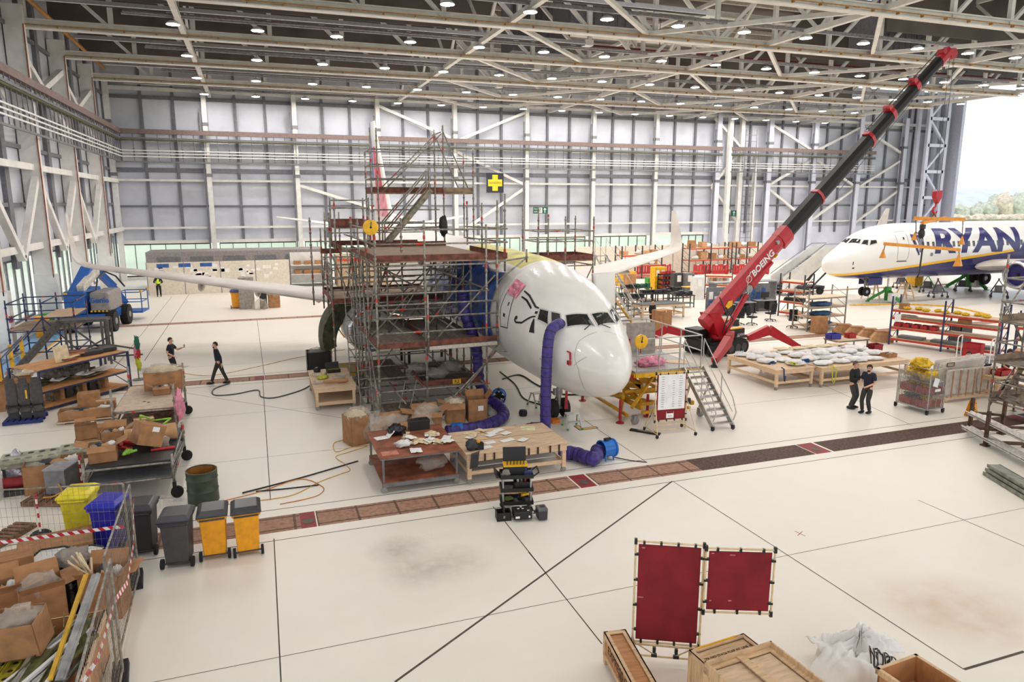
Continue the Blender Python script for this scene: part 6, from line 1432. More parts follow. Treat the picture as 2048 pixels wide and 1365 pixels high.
for k in range(3):
 q = MB();
 q.grid(lambda u, v: V((-1.25+.83*k+.8*u, -.36+.1*math.sin(v*PI)-.02*k, .22+1.0*v)), 4, 10); tag(obj('ivory_sheet', q, mat('ivory_panel', (214,204,192), .5, var=.04), None, 180, loc=(25.05, 19.15, 0), solid=.03), ['ivory curved panel at the left in front of the timber rack', 'ivory curved panel in the middle front of the timber rack', 'ivory curved panel at the right in front of the timber rack'][k], 'panel', 'front panels in the timber rack')
for k in range(3):
 q = MB(); q.grid(lambda u, v: V((-1.3+2.3*u+.1*k, -.1+.2*k+.08*math.sin(v*PI), .22+1.22*v+.12*u)), 4, 10); o = obj('ivory_sheet', q, MATS['ivory_panel'], None, 180, loc=(25.05, 19.15, 0), solid=.03)
 if k == 0: w_ = MB(); [w_.bar((-1.0+a[0], -.13, 1.28+a[1]), (-1.0+c_[0], -.13, 1.28+c_[1]), .03, .02) for a, c_ in (((0,0),(.35,0)), ((.35,0),(.35,.14)), ((.35,.14),(0,.14)), ((0,.14),(0,0)))]; obj('panel_window', w_, BROWNPLY, o)
 tag(o, ['long ivory panel with a small framed opening, first behind the front panels', 'long ivory panel in the middle of the timber rack', 'long ivory panel at the back of the timber rack'][k], 'panel', 'long panels in the timber rack')
t = thing('caution_sign', 'yellow folding caution sign standing in front of the timber rack', 'sign', tuple(fl(1942, 834)), -.25);
b = MB()
for s in (-1, 1): b.loft([[V((-.15, s*.17, 0)), V((.15, s*.17, 0)), V((.15, s*.15, 0)), V((-.15, s*.15, 0))], [V((-.09, s*.03, .62)), V((.09, s*.03, .62)), V((.09, s*.01, .62)), V((-.09, s*.01, .62))]])
obj('sign_panel', b, YELPL, t); A_ = frame((0, -.115, .25), (1,0,0), (0,.14,.62)); obj('sign_text', text_mb('CAUTION', .045, frame((0, -.06, .5), (1,0,0), (0,.14,.62)), .004), BLACK, t)
b = MB(A_); b.lathe([(.022, 0), (.022, .006)], 10, (.01, .1, 0)); b.bar((0, .08, 0), (-.02, 0, 0), .03, .008); b.bar((-.02, 0, 0), (.05, -.06, 0), .02, .008); b.bar((-.02, 0, 0), (-.06, -.07, 0), .02, .008); b.bar((0, .06, 0), (.06, .02, 0), .016, .008); b.bar((-.07, -.09, 0), (.07, -.09, 0), .012, .008); obj('sign_symbol', b, BLACK, t)
t = thing('stillage', 'brown steel stillage holding scaffold tubes at the right edge', 'stillage', (21.2, 15.2, 0)); T0 = M.Translation((-21.2, -15.2, 0)); RUST = mat('rusty_steel', (86,62,48), .7, .3, var=.2)
for x, y in ((20.62, 14.75), (21.55, 16.0), (21.65, 14.2), (22.2, 15.4)): b = MB(T0); b.box((x, y, .55), (.09, .09, 1.1)); b.box((x, y, .02), (.2, .2, .04)); obj('post', b, RUST, t)
b = MB(T0); b.bar((20.62, 14.75, .12), (21.65, 14.2, .12), .09); b.bar((21.55, 16, .12), (22.2, 15.4, .12), .09); b.bar((20.62, 14.75, .62), (21.65, 14.2, .62), .07); b.bar((21.55, 16, .62), (22.2, 15.4, .62), .07); obj('cross_bar', b, RUST, t)
dv = (fl(2075, 935, .3)-fl(1925, 855, .3)); dv.z = 0; dv.normalize(); nv = V((-dv.y, dv.x, 0))
TUBE = mat('bright_scaffold_tube', (170,166,160), .35, .7, var=.1, vs=8)
proto = None
for layer, (z0, nn, off, L_) in enumerate(((.2, 13, 0, 4.2), (.69, 11, .12, 3.6))):
 c0 = fl(1925, 856, z0) if layer == 0 else fl(1937, 828, z0)
 for i in range(nn):
  p = c0+nv*(.062*(i % 7)-.05)+V((0, 0, .058*(i//7)))-dv*rd.uniform(-.1, .12)
  if proto is None: b = MB(); b.tube((0,0,0), (L_, 0, 0), .025, 8); proto = q = obj('scaffold_tube', b, TUBE, None, 60)
  else: q = proto.copy(); COL.objects.link(q)
  q.location = p; q.rotation_euler = (0, 0, math.atan2(dv.y, dv.x)); tag(q, ['loose scaffold tube in the lower stack of the brown stillage', 'loose scaffold tube in the upper stack of the brown stillage'][layer], 'tube', ['tubes in the lower stack', 'tubes in the upper stack'][layer])
c0 = fl(2003, 930, .3)
for i in range(3):
 b = MB(); b.box((1.2, -.3, 0), (2.4, .3, .06)); b.box((1.2, -.46, .0), (2.4, .012, .09)); b.box((1.2, -.14, .0), (2.4, .012, .09));
 for j in range(12): b.box((.1+j*.2, -.467, 0), (.07, .004, .035))
 tag(obj('steel_plank', b, mat('galvanised_plank', (140,144,130), .5, .5, var=.1), loc=c0+V((.06*i, 0, -.24+.1*i)), rz=math.atan2(dv.y, dv.x)), ['perforated steel scaffold plank, lowest in the small stack', 'perforated steel scaffold plank, middle of the small stack', 'perforated steel scaffold plank on top of the small stack'][i], 'plank')
pA, pB = (31.0, 28.0), (32.75, 23.35)
t, a_, w_, at_ = rack('shelf_rack', 'two bay shelf rack with navy posts and orange beams behind the pine tables', pA, pB, 1.0, 2.55, (.35, .95, 1.45, 1.85), NAVY, ORANGE, PLY, 2, None, 1)
for i in range(5):
 q = thing('red_bin', ORD[i]+' small red bin from the left on the long orange beamed rack', 'bin', at_(.06+i*.085, .3, .975), a_, 'red bins on the orange beamed rack'); b = MB(); open_box(b, .32, .45, .2, .015); obj('bin_body', b, REDPL, q)
b = MB()
for i in range(16): b.blob((.3+i*.27, .45+.2*math.sin(i*2), .06), (.16, .14, .07), 6, .5, 3, i, .8)
b = None
for i in range(9): bag(ORD[i]+' yellow strap bundle from the left on the long orange beamed rack', at_(.12+i*.09, .4+.3*(i % 2), 1.875), (.2, .16, .09), i*1.3, STY, 'strap_bundle', 'strap', 'strap bundles on the top shelf', .5, 7)
for i in range(4): bag(ORD[i]+' white packet from the left on the long orange beamed rack', at_(.03+i*.05, .5, 1.46), (.2, .16, .08), i*2.3, WRAP, 'packet', 'packet', 'white packets on the rack', .3, 7)
carton('brown carton on the right bay of the orange beamed rack', at_(.66, .4, 1.48), (.5, .4, .22), a_, (0,0,0,0))
carton('upright brown carton with white bag at the left end of the orange beamed rack', at_(.08, .5, 1.88), (.4, .35, .3), a_, (0,0,0,0), 'plastic')
b = MB(); b.box((0, 0, .25), (.3, .012, .4)); tag(obj('paper_notice', b, PAPER, loc=at_(.07, -.06, 1.2), rz=a_), 'white notice hanging on the left post of the orange beamed rack', 'notice')
for i in range(3): b = MB(); b.box((0, 0, .06), (1.2, .6, .1)); tag(obj('grey_sheet', b, GREYS, loc=at_(.18+.32*i, .5, .38), rz=a_), ORD[i]+' grey sheet from the left on the rack bottom shelf', 'panel', 'panels on the bottom shelf')
t = thing('red_chair_stack', 'red plastic crate stack at the right of the orange beamed rack', 'crate', at_(.83, -.75, 0), a_);
for i in range(3): b = MB(T0 if 0 else None); open_box(b, .75, .55, .26, .02, z0=.26*i); obj('crate', b, REDPL, t)
t = thing('tube_trolley', 'white tubular flat trolley in front of the orange beamed rack', 'trolley', (30.6, 22.9, 0), a_+.1); b = MB()
for x in (-.65, .65): b.path([(x, -.4, .25), (x, -.4, 1.2), (x, -.3, 1.3), (x, .3, 1.3), (x, .4, 1.2), (x, .4, .25)], .025, 7)
obj('hoop', b, W, t, 60); b = MB(); b.box((0, 0, .25), (1.4, .8, .06)); obj('bed', b, GREYS, t)
for x in (-.55, .55):
 for y in (-.3, .3): b = MB(); castor(b, x, y, .09); obj('castor', b, BLACK, t, 50)
t, a2, w2, at2 = rack('shelf_rack', 'navy and orange rack with red bins at the right edge behind the scaffold tower', (33.8, 23.4), (35.2, 20.9), .9, 2.2, (.35, .95, 1.5), NAVY, ORANGE, PLY, 1)
for i in range(4): q = thing('red_bin', ORD[i]+' small red bin from the left on the right edge rack', 'bin', at2(.15+i*.2, .3, .975), a2, 'red bins on the right edge rack'); b = MB(); open_box(b, .34, .45, .2, .015); obj('bin_body', b, REDPL, q)
t = thing('waste_bin', 'dark open bin with a yellow bag, right of the orange beamed rack', 'bin', (34.6, 26.8, 0)); b = MB(); open_box(b, .8, .6, 1.0, .03); obj('bin_body', b, DKGREY, t); b = MB(); b.path([(-.3, 0, 1.0), (0, 0, 1.5), (.3, 0, 1.0)], .05, 6); obj('folded_sign', b, YEL, t)
b = MB(); b.box((0, 0, .05), (1.1, .7, .1)); tag(obj('drip_tray', b, DKGREY, loc=(33.6, 25.6, 0), rz=.3), 'dark drip tray on the floor right of the orange beamed rack', 'tray')
c = fl(1700, 712)
t = work_table('trestle_desk', 'small desk with papers and a blue crate behind the pine tables', c.x-.9, c.x+1.1, c.y-.1, c.y+.9, .8, PLY, GREYS, None, .05, .06, None, .05)
for l, m, x, y, z, s in (('blue plastic crate on the small desk', mat('blue_plastic', (52,54,150), .5), -.65, .5, .8, (.6,.4,.26)), ('red box on the small desk', REDPL, .35, .45, .8, (.45,.3,.22)), ('yellow bin under the left of the small desk', YELPL, -.85, -.45, 0, (.5,.4,.7)), ('red bin under the right of the small desk', mat('dark_red_plastic', (138,24,32), .5), 1.0, -.5, 0, (.55,.4,.62))):
 q = thing('storage_crate', l, 'crate', (c.x+x, c.y+y, z)); b = MB(); open_box(b, *s, .02); b.box((0, 0, s[2]-.02), (s[0]+.04, s[1]+.04, .03)) if False else None; obj('crate_body', b, m, q); b = MB()
 for sx in (-1, 1): b.box((sx*(s[0]/2+.01), 0, s[2]-.05), (.03, s[1], .04)); b.box((0, sx*(s[1]/2+.01), s[2]-.05), (s[0], .03, .04))
 obj('rim', b, m, q)
bag('black bin bag slumped in front of the small desk', (c.x+.15, c.y-.55, 0), (.4, .3, .3), 5, MATS['black_polythene'], 'black_bag')
for i in range(4):
 p = fl(1697+i*26, 672+i*5); t = thing('timber_cradle', ['tan timber cradle on the floor, farthest left of four', 'tan timber cradle on the floor, second of four', 'tan timber cradle on the floor, third of four', 'tan timber cradle on the floor, nearest the orange beamed rack'][i], 'cradle', (p.x, p.y+.4, 0), -.5, 'timber cradles on the floor')
 b = MB(); b.prism([(-.55,0),(.55,0),(.55,.25),(.3,.55),(-.3,.55),(-.55,.25)], -.18, .18, M(((1,0,0,0),(0,0,1,0),(0,1,0,0),(0,0,0,1)))); obj('cradle_block', b, CARD2, t); b = MB(); b.box((0, 0, .58), (.7, .45, .06)); obj('padding', b, CARD, t)
pa, pb = fl(1613, 664), fl(1688, 657)
t, a3, w3, at3 = rack('shelf_rack', 'grey tube rack with blue folded covers beside the empty office chair', (pa.x, pa.y), (pb.x, pb.y), 1.1, 2.5, (.25, .8, 1.35, 1.9), GALV, GALV, PLY, 1, None, 1, .06, .06)
for i, z in enumerate((.27, .82, 1.37)): bag(['lowest', 'middle', 'topmost'][i]+' blue folded cover on the grey tube rack', at3(.5, .45, z), (.75, .4, .14), i*2., mat('blue_cover', (48,88,130), .7, var=.15), 'folded_cover', 'cover', 'blue folded covers', .3, 9)
carton('brown carton standing at the foot of the grey tube rack', at3(.12, -.5, 0), (.7, .6, .95), a3, None)
pa, pb = fl(1556, 632), fl(1604, 638)
t, a4, w4, at4 = rack('shelf_rack', 'orange beamed rack with pale top shelf left of the grey tube rack', (pa.x, pa.y), (pb.x, pb.y), 1.2, 2.8, (.3, 1.0, 1.7, 2.3), DKGREY, ORANGE, PLY, 1, None, 1)
for i in range(3): b = MB(); b.box((0, 0, .1), (.4, .5, .2)); tag(obj('black_case', b, BLACK, loc=at4(.25+.25*i, .4, 1.03), rz=a4), ORD[i]+' black case from the left on the pale topped orange rack', 'case', 'black cases on the shelf')
pa, pb = fl(1692, 610), fl(1640, 600)
DESK = mat('grey_desk', (150,150,152), .5); NB = mat('blue_notice_board', (50,92,160), .6, var=.1)
for i in range(3):
 p = fl(1452+i*42, 633-i*5); t = thing('office_desk', ['grey office desk at the left, nearest the crane', 'grey office desk in the middle of three', 'grey office desk at the right of three'][i], 'desk', (p.x, p.y+.4, 0), -.1, 'office desks')
 b = MB(); b.box((0, 0, .73), (1.5, .75, .04)); obj('desktop', b, DESK, t); b = MB(); [b.box((s*.7, 0, .36), (.05, .7, .72)) for s in (-1, 1)]; b.box((.45, .05, .35), (.45, .6, .6)); obj('pedestal', b, DKGREY, t)
 q = thing('monitor', ['black monitor on the left office desk', 'black monitor on the middle office desk', 'black monitor on the right office desk'][i], 'monitor', (p.x+.1, p.y+.55, .75), -.1, 'desk monitors'); b = MB(); b.box((0, 0, .32), (.62, .04, .38)); obj('screen', b, BLACK, q); b = MB(); b.box((0, .03, .08), (.06, .04, .16)); b.box((0, 0, .01), (.26, .2, .02)); obj('stand', b, BLACK, q)
 q = thing('notice_screen', ['blue and white notice panel behind the left office desk', 'grey notice panel behind the middle office desk', 'blue notice panel behind the right office desk'][i], 'panel', (p.x, p.y+1.1, 0), -.1, 'desk screens'); b = MB(); b.box((0, 0, .9), (1.6, .06, 1.8)); obj('panel_board', b, GREYS, q); b = MB(); [b.box((-.45+.4*k, -.035, 1.25-.3*(k % 2)), (.3, .006, .5)) for k in range(3)]; obj('notice', b, [PAPER, GREYS, NB][i], q); b = MB(); [b.box((-.45+.4*k, -.036, .75+.1*k), (.3, .006, .3)) for k in range(3)]; obj('blue_notice', b, NB, q)
t = thing('counter', 'long grey counter shelf behind the office desks', 'counter', tuple(fl(1525, 628))); b = MB(); b.box((0, 2.2, 1.95), (5.2, .9, .08)); obj('counter_top', b, DESK, t); b = MB(); [b.box((x, 2.2, .96), (.08, .8, 1.92)) for x in (-2.5, 0, 2.5)]; obj('counter_leg', b, GREYS, t)
CHF = mat('chair_fabric_black', (34,34,37), .9, var=.1)
def chair():
 t = thing('office_chair', '', 'chair'); b = MB(); b.box((0, 0, .48), (.5, .48, .09)); obj('seat', b, CHF, t, bevel=.03); b = MB(); b.box((0, .26, .85), (.46, .07, .6), m=M.Rotation(-.12, 4, 'X')); obj('backrest', b, CHF, t, bevel=.03)
 b = MB(); b.tube((0, 0, .1), (0, 0, .44), .03, 8); b.bar((0, .1, .42), (0, .28, .6), .06, .02); obj('column', b, BLACK, t)
 b = MB()
 for k in range(5): a = 2*PI*k/5; b.bar((0, 0, .12), (.32*math.cos(a), .32*math.sin(a), .08), .045, .03); b.lathe([(.035, -.02), (.035, .02)], 10, (.32*math.cos(a), .32*math.sin(a), .035), M.Rotation(PI/2, 4, 'X'))
 obj('star_base', b, BLACK, t)
 for s in (-1, 1): b = MB(); b.bar((s*.28, .1, .5), (s*.29, .1, .7), .03); b.box((s*.29, 0, .71), (.06, .28, .03)); obj('armrest', b, BLACK, t)
 return t
c0 = chair()
for i, (px, py, rz, l) in enumerate(((1585, 656, 2.4, 'black office chair standing alone beside the grey tube rack'), (1477, 650, 2.9, 'black office chair at the desk nearest the crane'), (1503, 650, .4, 'black office chair at the middle desk'), (1540, 642, 3.3, 'black office chair with a jacket at the right desk'))):
 p = fl(px, py); q = c0 if i == 0 else dup(c0, (0,0,0)); q.location = p; q.rotation_euler.z = rz; q['label'] = l; q['group'] = 'office chairs'
b = MB(); b.box((0, 0, .25), (1.0, .7, .5)); p = fl(1478, 655);
t = thing('black_crate', 'black lidded crate on the floor left of the office chairs', 'crate', fl(1456, 656), .1); obj('crate_body', b, BLACK, t); b = MB(); b.box((0, 0, .52), (.9, .6, .06)); obj('papers', b, CARD2, t)
# ================================================================ left-hand bay: bins, fence, scrap, trolleys
def wheelie(label, m, lid, loc, rz, s=1., grp='wheelie bins in a row'):
 t = thing('wheelie_bin', label, 'bin', loc, rz, grp); h = 1.0*s; w = .54*s
 b = MB(); b.loft([[V((x*w*.78, y*w*.82, .06)) for x, y in ((-.5,-.5),(.5,-.5),(.5,.5),(-.5,.5))], [V((x*w*.9, y*w*1.05, h*.86)) for x, y in ((-.5,-.5),(.5,-.5),(.5,.5),(-.5,.5))], [V((x*w*1.04, y*w*1.2, h*.9)) for x, y in ((-.5,-.5),(.5,-.5),(.5,.5),(-.5,.5))], [V((x*w*1.04, y*w*1.2, h*.95)) for x, y in ((-.5,-.5),(.5,-.5),(.5,.5),(-.5,.5))]]); obj('bin_body', b, m, t, bevel=.02)
 b = MB(); b.loft([[V((x*w*1.1, y*w*1.3+.0, h*.955)) for x, y in ((-.5,-.5),(.5,-.5),(.5,.5),(-.5,.5))], [V((x*w*1.1, y*w*1.28, h*1.0)) for x, y in ((-.5,-.5),(.5,-.5),(.5,.5),(-.5,.5))], [V((x*w*.8, y*w*.9+.04, h*1.06)) for x, y in ((-.5,-.5),(.5,-.5),(.5,.5),(-.5,.5))]]); b.box((0, -w*.58, h*.985), (w*.8, .05, .03)); obj('lid', b, lid, t, bevel=.015)
 b = MB(); b.path([(-w*.42, -w*.55, h*.9), (-w*.42, -w*.72, h*.93), (w*.42, -w*.72, h*.93), (w*.42, -w*.55, h*.9)], .018, 7); b.tube((-w*.5, -w*.42, .1), (w*.5, -w*.42, .1), .018, 7); obj('rear_handle', b, lid, t)
 for q in (-1, 1): b = MB(); b.lathe([(.03, -.03), (.1*s, -.028), (.1*s, .028), (.03, .03)], 18, (q*w*.5, -w*.42, .1*s), M.Rotation(PI/2, 4, 'Y')); obj('wheel', b, RUBBER, t, 50)
 return t
LIDG = mat('dark_bin_lid', (50,50,54), .35, var=.05); BING = mat('grey_bin', (74,72,74), .5, var=.05); BINK = mat('black_bin', (46,46,48), .5, var=.05); BINY = mat('lemon_bin', (226,208,40), .45, var=.05); BINB = mat('blue_bin', (42,44,168), .4, var=.05)
wheelie('yellow wheelie bin with dark lid at the right end of the row', YELPL, LIDG, (-.55, 15.2, 0), .02, 1.02)
wheelie('yellow wheelie bin with dark lid, second from the right end of the row', YELPL, LIDG, (-1.2, 15.25, 0), .0, 1.02)
wheelie('dark grey wheelie bin standing forward beside the yellow bins', BING, LIDG, (-1.88, 15.15, 0), -.1, 1.06)
wheelie('black wheelie bin half behind the forward grey bin', BINK, LIDG, (-2.65, 15.95, 0), -.1, 1.06)
wheelie('bright blue wheelie bin between the black bin and the lemon bin', BINB, BINB, (-3.3, 16.35, 0), -.3, 1.08)
wheelie('lemon yellow wheelie bin with yellow lid at the left end of the row', BINY, BINY, (-4.0, 17.05, 0), -.15, 1.1)
t = thing('steel_drum', 'open green steel drum with a brown inside behind the wheelie bins', 'drum', (-1.62, 18.35, 0)); b = MB(); b.lathe([(.36, 0), (.37, .02), (.36, .3), (.375, .32), (.36, .34), (.36, .6), (.375, .62), (.36, .64), (.37, .82), (.345, .82), (.345, .04)], 30, cap=True); obj('drum_shell', b, mat('drum_green', (54,66,48), .45), t, 50); b = MB(); b.lathe([(.343, .8), (.343, .05)], 30, cap=False); b.lathe([(.34, .04), (.34, .05)], 30); obj('drum_lining', b, mat('brown_lacquer', (150,100,48), .3), t, 60)
TAPE = NT('red_white_tape'); co = TAPE.new('ShaderNodeTexCoord').outputs['UV']
k = NT('barrier_tape'); sp = k.new('ShaderNodeSeparateXYZ'); k.link(k.new('ShaderNodeTexCoord').outputs['Object'], sp.inputs[0])
def stripes(axis):
 return None
TR_ = mat('tape_red', (190,32,48), .4, var=0); TW_ = mat('tape_white', (238,234,232), .4, var=0)
def tape(label, pts, w=.07, step=.09, parent=None, up=(0,0,1)):
 pts = [V(p) for p in pts]; P = []
 for p, q in zip(pts, pts[1:]):
  n = max(1, round((q-p).length/step)); P += [p.lerp(q, i/n) for i in range(n)]
 P.append(pts[-1]); b = MB(); U = V(up)
 for i, (p, q) in enumerate(zip(P, P[1:])): b.cur = i % 2; e = (q-p).normalized()*step*.35; b.add([p-U*w/2-e, q-U*w/2-e, q+U*w/2+e, p+U*w/2+e], [(0,1,2,3)])
 o = obj('barrier_tape', b, [TR_, TW_], parent); return tag(o, label, 'tape') if parent is None else o
F1, F2 = V((-2.62, 14.6, 0)), V((-2.42, 11.45, 0))
def fence(label, p, q, h=2.0, gap=.09):
 t = thing('mesh_fence', label, 'fence', p, 0, 'mesh fence panels round the scrap'); d = q-p; L_ = d.length; d = d.normalized()
 b = MB(); e = [d*.0, d*L_]
 for s in e: b.tube(s+V((0,0,.1)), s+V((0,0,h)), .021, 8)
 for z in (.18, h): b.tube(e[0]+V((0,0,z)), e[1]+V((0,0,z)), .018, 8)
 obj('panel_frame', b, GALV, t, 60); b = MB(); n = int(L_/.1)
 for i in range(1, n): b.bar(d*(L_*i/n)+V((0,0,.18)), d*(L_*i/n)+V((0,0,h)), .0035)
 for i in range(1, 10): b.bar(e[0]+V((0,0,.18+i*(h-.18)/10)), e[1]+V((0,0,.18+i*(h-.18)/10)), .0035)
 obj('wire_mesh', b, GALV, t); return t
F0 = aty(0, 962, 15.6); F0 = V((-7.4, 15.6, 0))
fence('mesh fence panel running left from the corner foot, with tape across it', F1+V((-.06,.05,0)), F0, 2.02); fence('mesh fence panel running from the corner foot towards the camera', F1+V((.06,-.05,0)), F2+V((-.05,.05,0)), 2.02); fence('mesh fence panel nearest the camera beside the scrap crate', F2+V((.05,-.05,0)), V((-2.2, 8.3, 0)), 2.02)
for p, l in ((F1, 'black rubber fence foot by the black wheelie bin'), (F2, 'black rubber fence foot at the near corner of the scrap crate')):
 t = thing('fence_block', l, 'fence foot', p, .12); b = MB(); b.box((0, -.02, .06), (.24, .72, .12), tp=.92); obj('foot_block', b, RUBBER, t, bevel=.01); b = MB(); b.box((0, .12, .121), (.1, .12, .004)); b.box((0, -.2, .121), (.06, .05, .004)); obj('socket', b, BLACK, t)
tape('red and white tape strung across the left fence panel', [F1+V((-.1,-.06,1.2)), F0.lerp(F1, .55)+V((0,-.08,1.02)), F0+V((0,-.08,.95))])
tape('red and white tape hanging twisted along the fence towards the camera', [F1+V((.12,-.1,1.75)), F1.lerp(F2, .25)+V((.1,0,1.1)), F1.lerp(F2, .6)+V((.08,0,.95)), F2+V((.02,.1,1.25)), V((-2.4, 10.2, 1.15)), V((-2.6, 9.3, 1.1))], .1, .11)
def post(label, p):
 t = thing('barrier_post', label, 'post', p); b = MB(); b.lathe([(.2, 0), (.21, .04), (.16, .09), (.04, .1)], 20); obj('post_base', b, RUBBER, t, 50)
 for i in range(8): b = MB(); b.tube((0,0,.1+i*.11), (0,0,.21+i*.11), .022, 10); obj('post_band', b, TR_ if i % 2 else TW_, t, 60)
c = fl(166, 985); post('red and white plastic post beside the brown pallet', c); c = fl(82, 1072); post('red and white plastic post behind the left fence panel', c)
SX0, SX1, SY0, SY1, SH = -5.4, -2.68, 9.2, 12.15, .8
t = thing('scrap_crate', 'large open wooden crate full of yellow green scrap strips in the lower left corner', 'crate', ((SX0+SX1)/2, (SY0+SY1)/2, 0)); b = MB(); open_box(b, SX1-SX0, SY1-SY0, SH, .03); obj('crate_body', b, CRATEO, t); b = MB()
for s in (-1, 1): b.box((s*(SX1-SX0)/2, 0, SH-.05), (.05, SY1-SY0+.05, .1)); b.box((0, s*(SY1-SY0)/2, SH-.05), (SX1-SX0+.05, .05, .1)); b.box((s*((SX1-SX0)/2+.02), 0, SH/2), (.03, .1, SH))
obj('batten', b, CRATEW, t)
OLIVE = mat('primer_yellow_green', (170,158,48), .6, var=.2, vs=5); SCR = [OLIVE, mat('bare_aluminium_strip', (170,170,168), .4, .5, var=.1), W, mat('dark_olive_strip', (96,92,52), .6, var=.2)]
rd = random.Random(77)
sp_ = {}
def strip_proto(i):
 if i in sp_: return None
 L_ = 1.9; b = MB()
 if i in (0, 3):
  b.box((0, 0, 0), (L_, .2, .006)); b.box((0, .1, .03), (L_, .006, .06)); b.box((0, -.1, .03), (L_, .006, .06))
 elif i == 1: b.box((0, 0, 0), (L_, .09, .03)); b.box((0, 0, .02), (L_, .03, .02))
 else: b.box((0, 0, 0), (L_*.7, .05, .05))
 o = obj('scrap_strip', b, SCR[i])
 if i == 0: c = MB(); [c.lathe([(.035, 0), (.035, .003)], 12, (-.8+k*.2, 0, .004)) for k in range(9)]; obj('lightening_hole', c, BLACK, o)
 sp_[i] = o; return o
for k in range(64):
 i = rd.choice((0, 0, 0, 1, 2, 3)) if k < 40 else (2, 1, 3, 2)[k % 4]; o = strip_proto(i)
 if o is None: o = tree_copy(sp_[i])
 x = rd.uniform(SX0+.35, SX1-.35) if k < 40 else rd.uniform(SX1-1., SX1-.3); k -= 18*(k >= 40); y = rd.uniform(SY0+.9, SY1-1.05); o.location = (x, y, .3+.012*k+.04*rd.random()); o.rotation_euler = (rd.uniform(-.15, .15), rd.uniform(-.06, .06), PI/2+rd.uniform(-.32, .12)-.15)
 tag(o, ['perforated yellow green scrap strip lying in the scrap crate', 'grey aluminium scrap strip lying in the scrap crate', 'short white scrap strip lying in the scrap crate', 'dark olive scrap strip lying in the scrap crate'][i], 'scrap strip', ['yellow green strips in the scrap crate', 'aluminium strips in the scrap crate', 'white strips in the scrap crate', 'olive strips in the scrap crate'][i])
b = MB(); rr = random.Random(4)
for i in range(130): x, y = rr.uniform(SX0+.2, SX1-.15), rr.uniform(SY0+.2, SY1-.2); b.bar((x, y, .72+.1*rr.random()), (x+rr.uniform(-.15, .2), y+rr.uniform(-.5, .5), .72+.14*rr.random()), .012, .004)
tag(obj('swarf', b, mat('green_swarf', (120,128,70), .6, var=.25)), 'tangle of thin green and white offcuts over the scrap crate', 'offcuts', None, 'stuff')
for l, m, a, c, w_, h_ in (('long yellow strip standing out of the scrap crate', mat('ochre_strip', (214,170,50), .5), fl(172,1150,1.45), fl(100,1362,.85), .07, .02), ('wide grey aluminium strip standing out of the scrap crate', SCR[1], fl(193,1150,1.5), fl(120,1362,.85), .13, .03)):
 b = MB(); b.bar(a, c, w_, h_); b.bar(V(a)+V((.02,0,.02)), V(c)+V((.02,0,.02)), w_*.3, h_); tag(obj('scrap_strip', b, m), l, 'scrap strip')
c = fl(48, 1282, 1.0)
carton('cardboard box full of clear plastic, tipped on top of the scrap crate', (c.x, c.y, .88), (.62, .5, .55), -.15, (0,0,0,0), 'plastic', None, tilt=(.12, -.06))
for l, px, py, z0, s, rz, fill in (('cardboard box with plastic hanging out, at the left edge behind the scrap crate', 82, 1212, 0, (.66, .6, .85), .35, 'plastic'), ('open cardboard box cut by the left edge behind the scrap crate', -5, 1215, 0, (.7, .6, .8), .3, 'stuff'), ('cardboard box with a white label at the far left behind the fence', 22, 1145, 0, (.7, .5, .8), .25, None), ('tall open cardboard box with white sticks beside the fence', 208, 1180, 0, (.66, .56, .82), -.15, 'stuff')):
 c = fl(px, py, .5); carton(l, (c.x, c.y+.1, z0), s, rz, (.8,.2,.9,0) if fill else None, fill, 'cartons behind the scrap crate', lab_=(.2, .5) if fill is None else None)
b = MB(); rr = random.Random(8); [b.bar((rr.uniform(-.2, .1), rr.uniform(-.2, .2), .5), (-.35+rr.uniform(-.2, .2), rr.uniform(-.1, .3), 1.15), .03, .02) for _ in range(9)]; c = fl(208, 1185, .5); tag(obj('stick_bundle', b, CREAMP, loc=(c.x, c.y+.1, 0)), 'pale sticks poking out of the tall cardboard box by the fence', 'sticks')
c = fl(140, 1195, .3); bag('dark plastic sack of rags between the cardboard boxes', (c.x, c.y+.2, 0), (.5, .4, .5), 9, MATS['black_polythene'], 'black_sack'); bag('grey cloth bundle on the dark sack', (c.x+.05, c.y+.3, .72), (.3, .24, .2), 4, mat('grey_cloth', (150,140,130), .9), 'cloth_bundle', 'cloth')
t = thing('ivory_sheet', 'white cut panel with black edging lying behind the cardboard boxes', 'panel', fl(118, 1115, .6), .2); b = MB(); poly = [(-.7,-.25),(.5,-.45),(.75,.0),(.55,.15),(.25,.1),(.1,.3),(-.3,.35)]; b.prism(poly, 0, .02, M.Rotation(.15, 4, 'X')); obj('panel_sheet', b, W, t); b = MB(M.Rotation(.15, 4, 'X')); [b.bar((p[0], p[1], .01), (q[0], q[1], .01), .04, .05) for p, q in zip(poly[2:], poly[3:]+poly[:1])]; obj('edge_seal', b, BLACK, t)
b = MB(); b.box((0, 0, .3), (1.3, .9, .6)); tag(obj('support_box', b, CARD, loc=fl(125, 1122, .0)+V((0, -.3, 0)), rz=.2), 'closed cardboard carton under the white cut panel', 'box')
b = MB(); [b.box((0, 0, .06+.1*i), (.55, .35, .08)) for i in range(3)]; c = fl(125, 1205, .2); tag(obj('red_tray_stack', b, MATS['dark_red_plastic'], loc=(c.x+.1, c.y+.05, 0)), 'stack of dark red trays behind the scrap crate', 'trays')
def pallet(label, loc, rz, m):
 t = thing('pallet', label, 'pallet', loc, rz)
 b = MB(); [b.box((-.5+.166*i, 0, .125), (.12, .95, .022)) for i in range(7)]; obj('deck_board', b, m, t); b = MB(); [b.box((0, y, .06), (1.15, .1, .1)) for y in (-.4, 0, .4)]; obj('bearer', b, m, t); return t
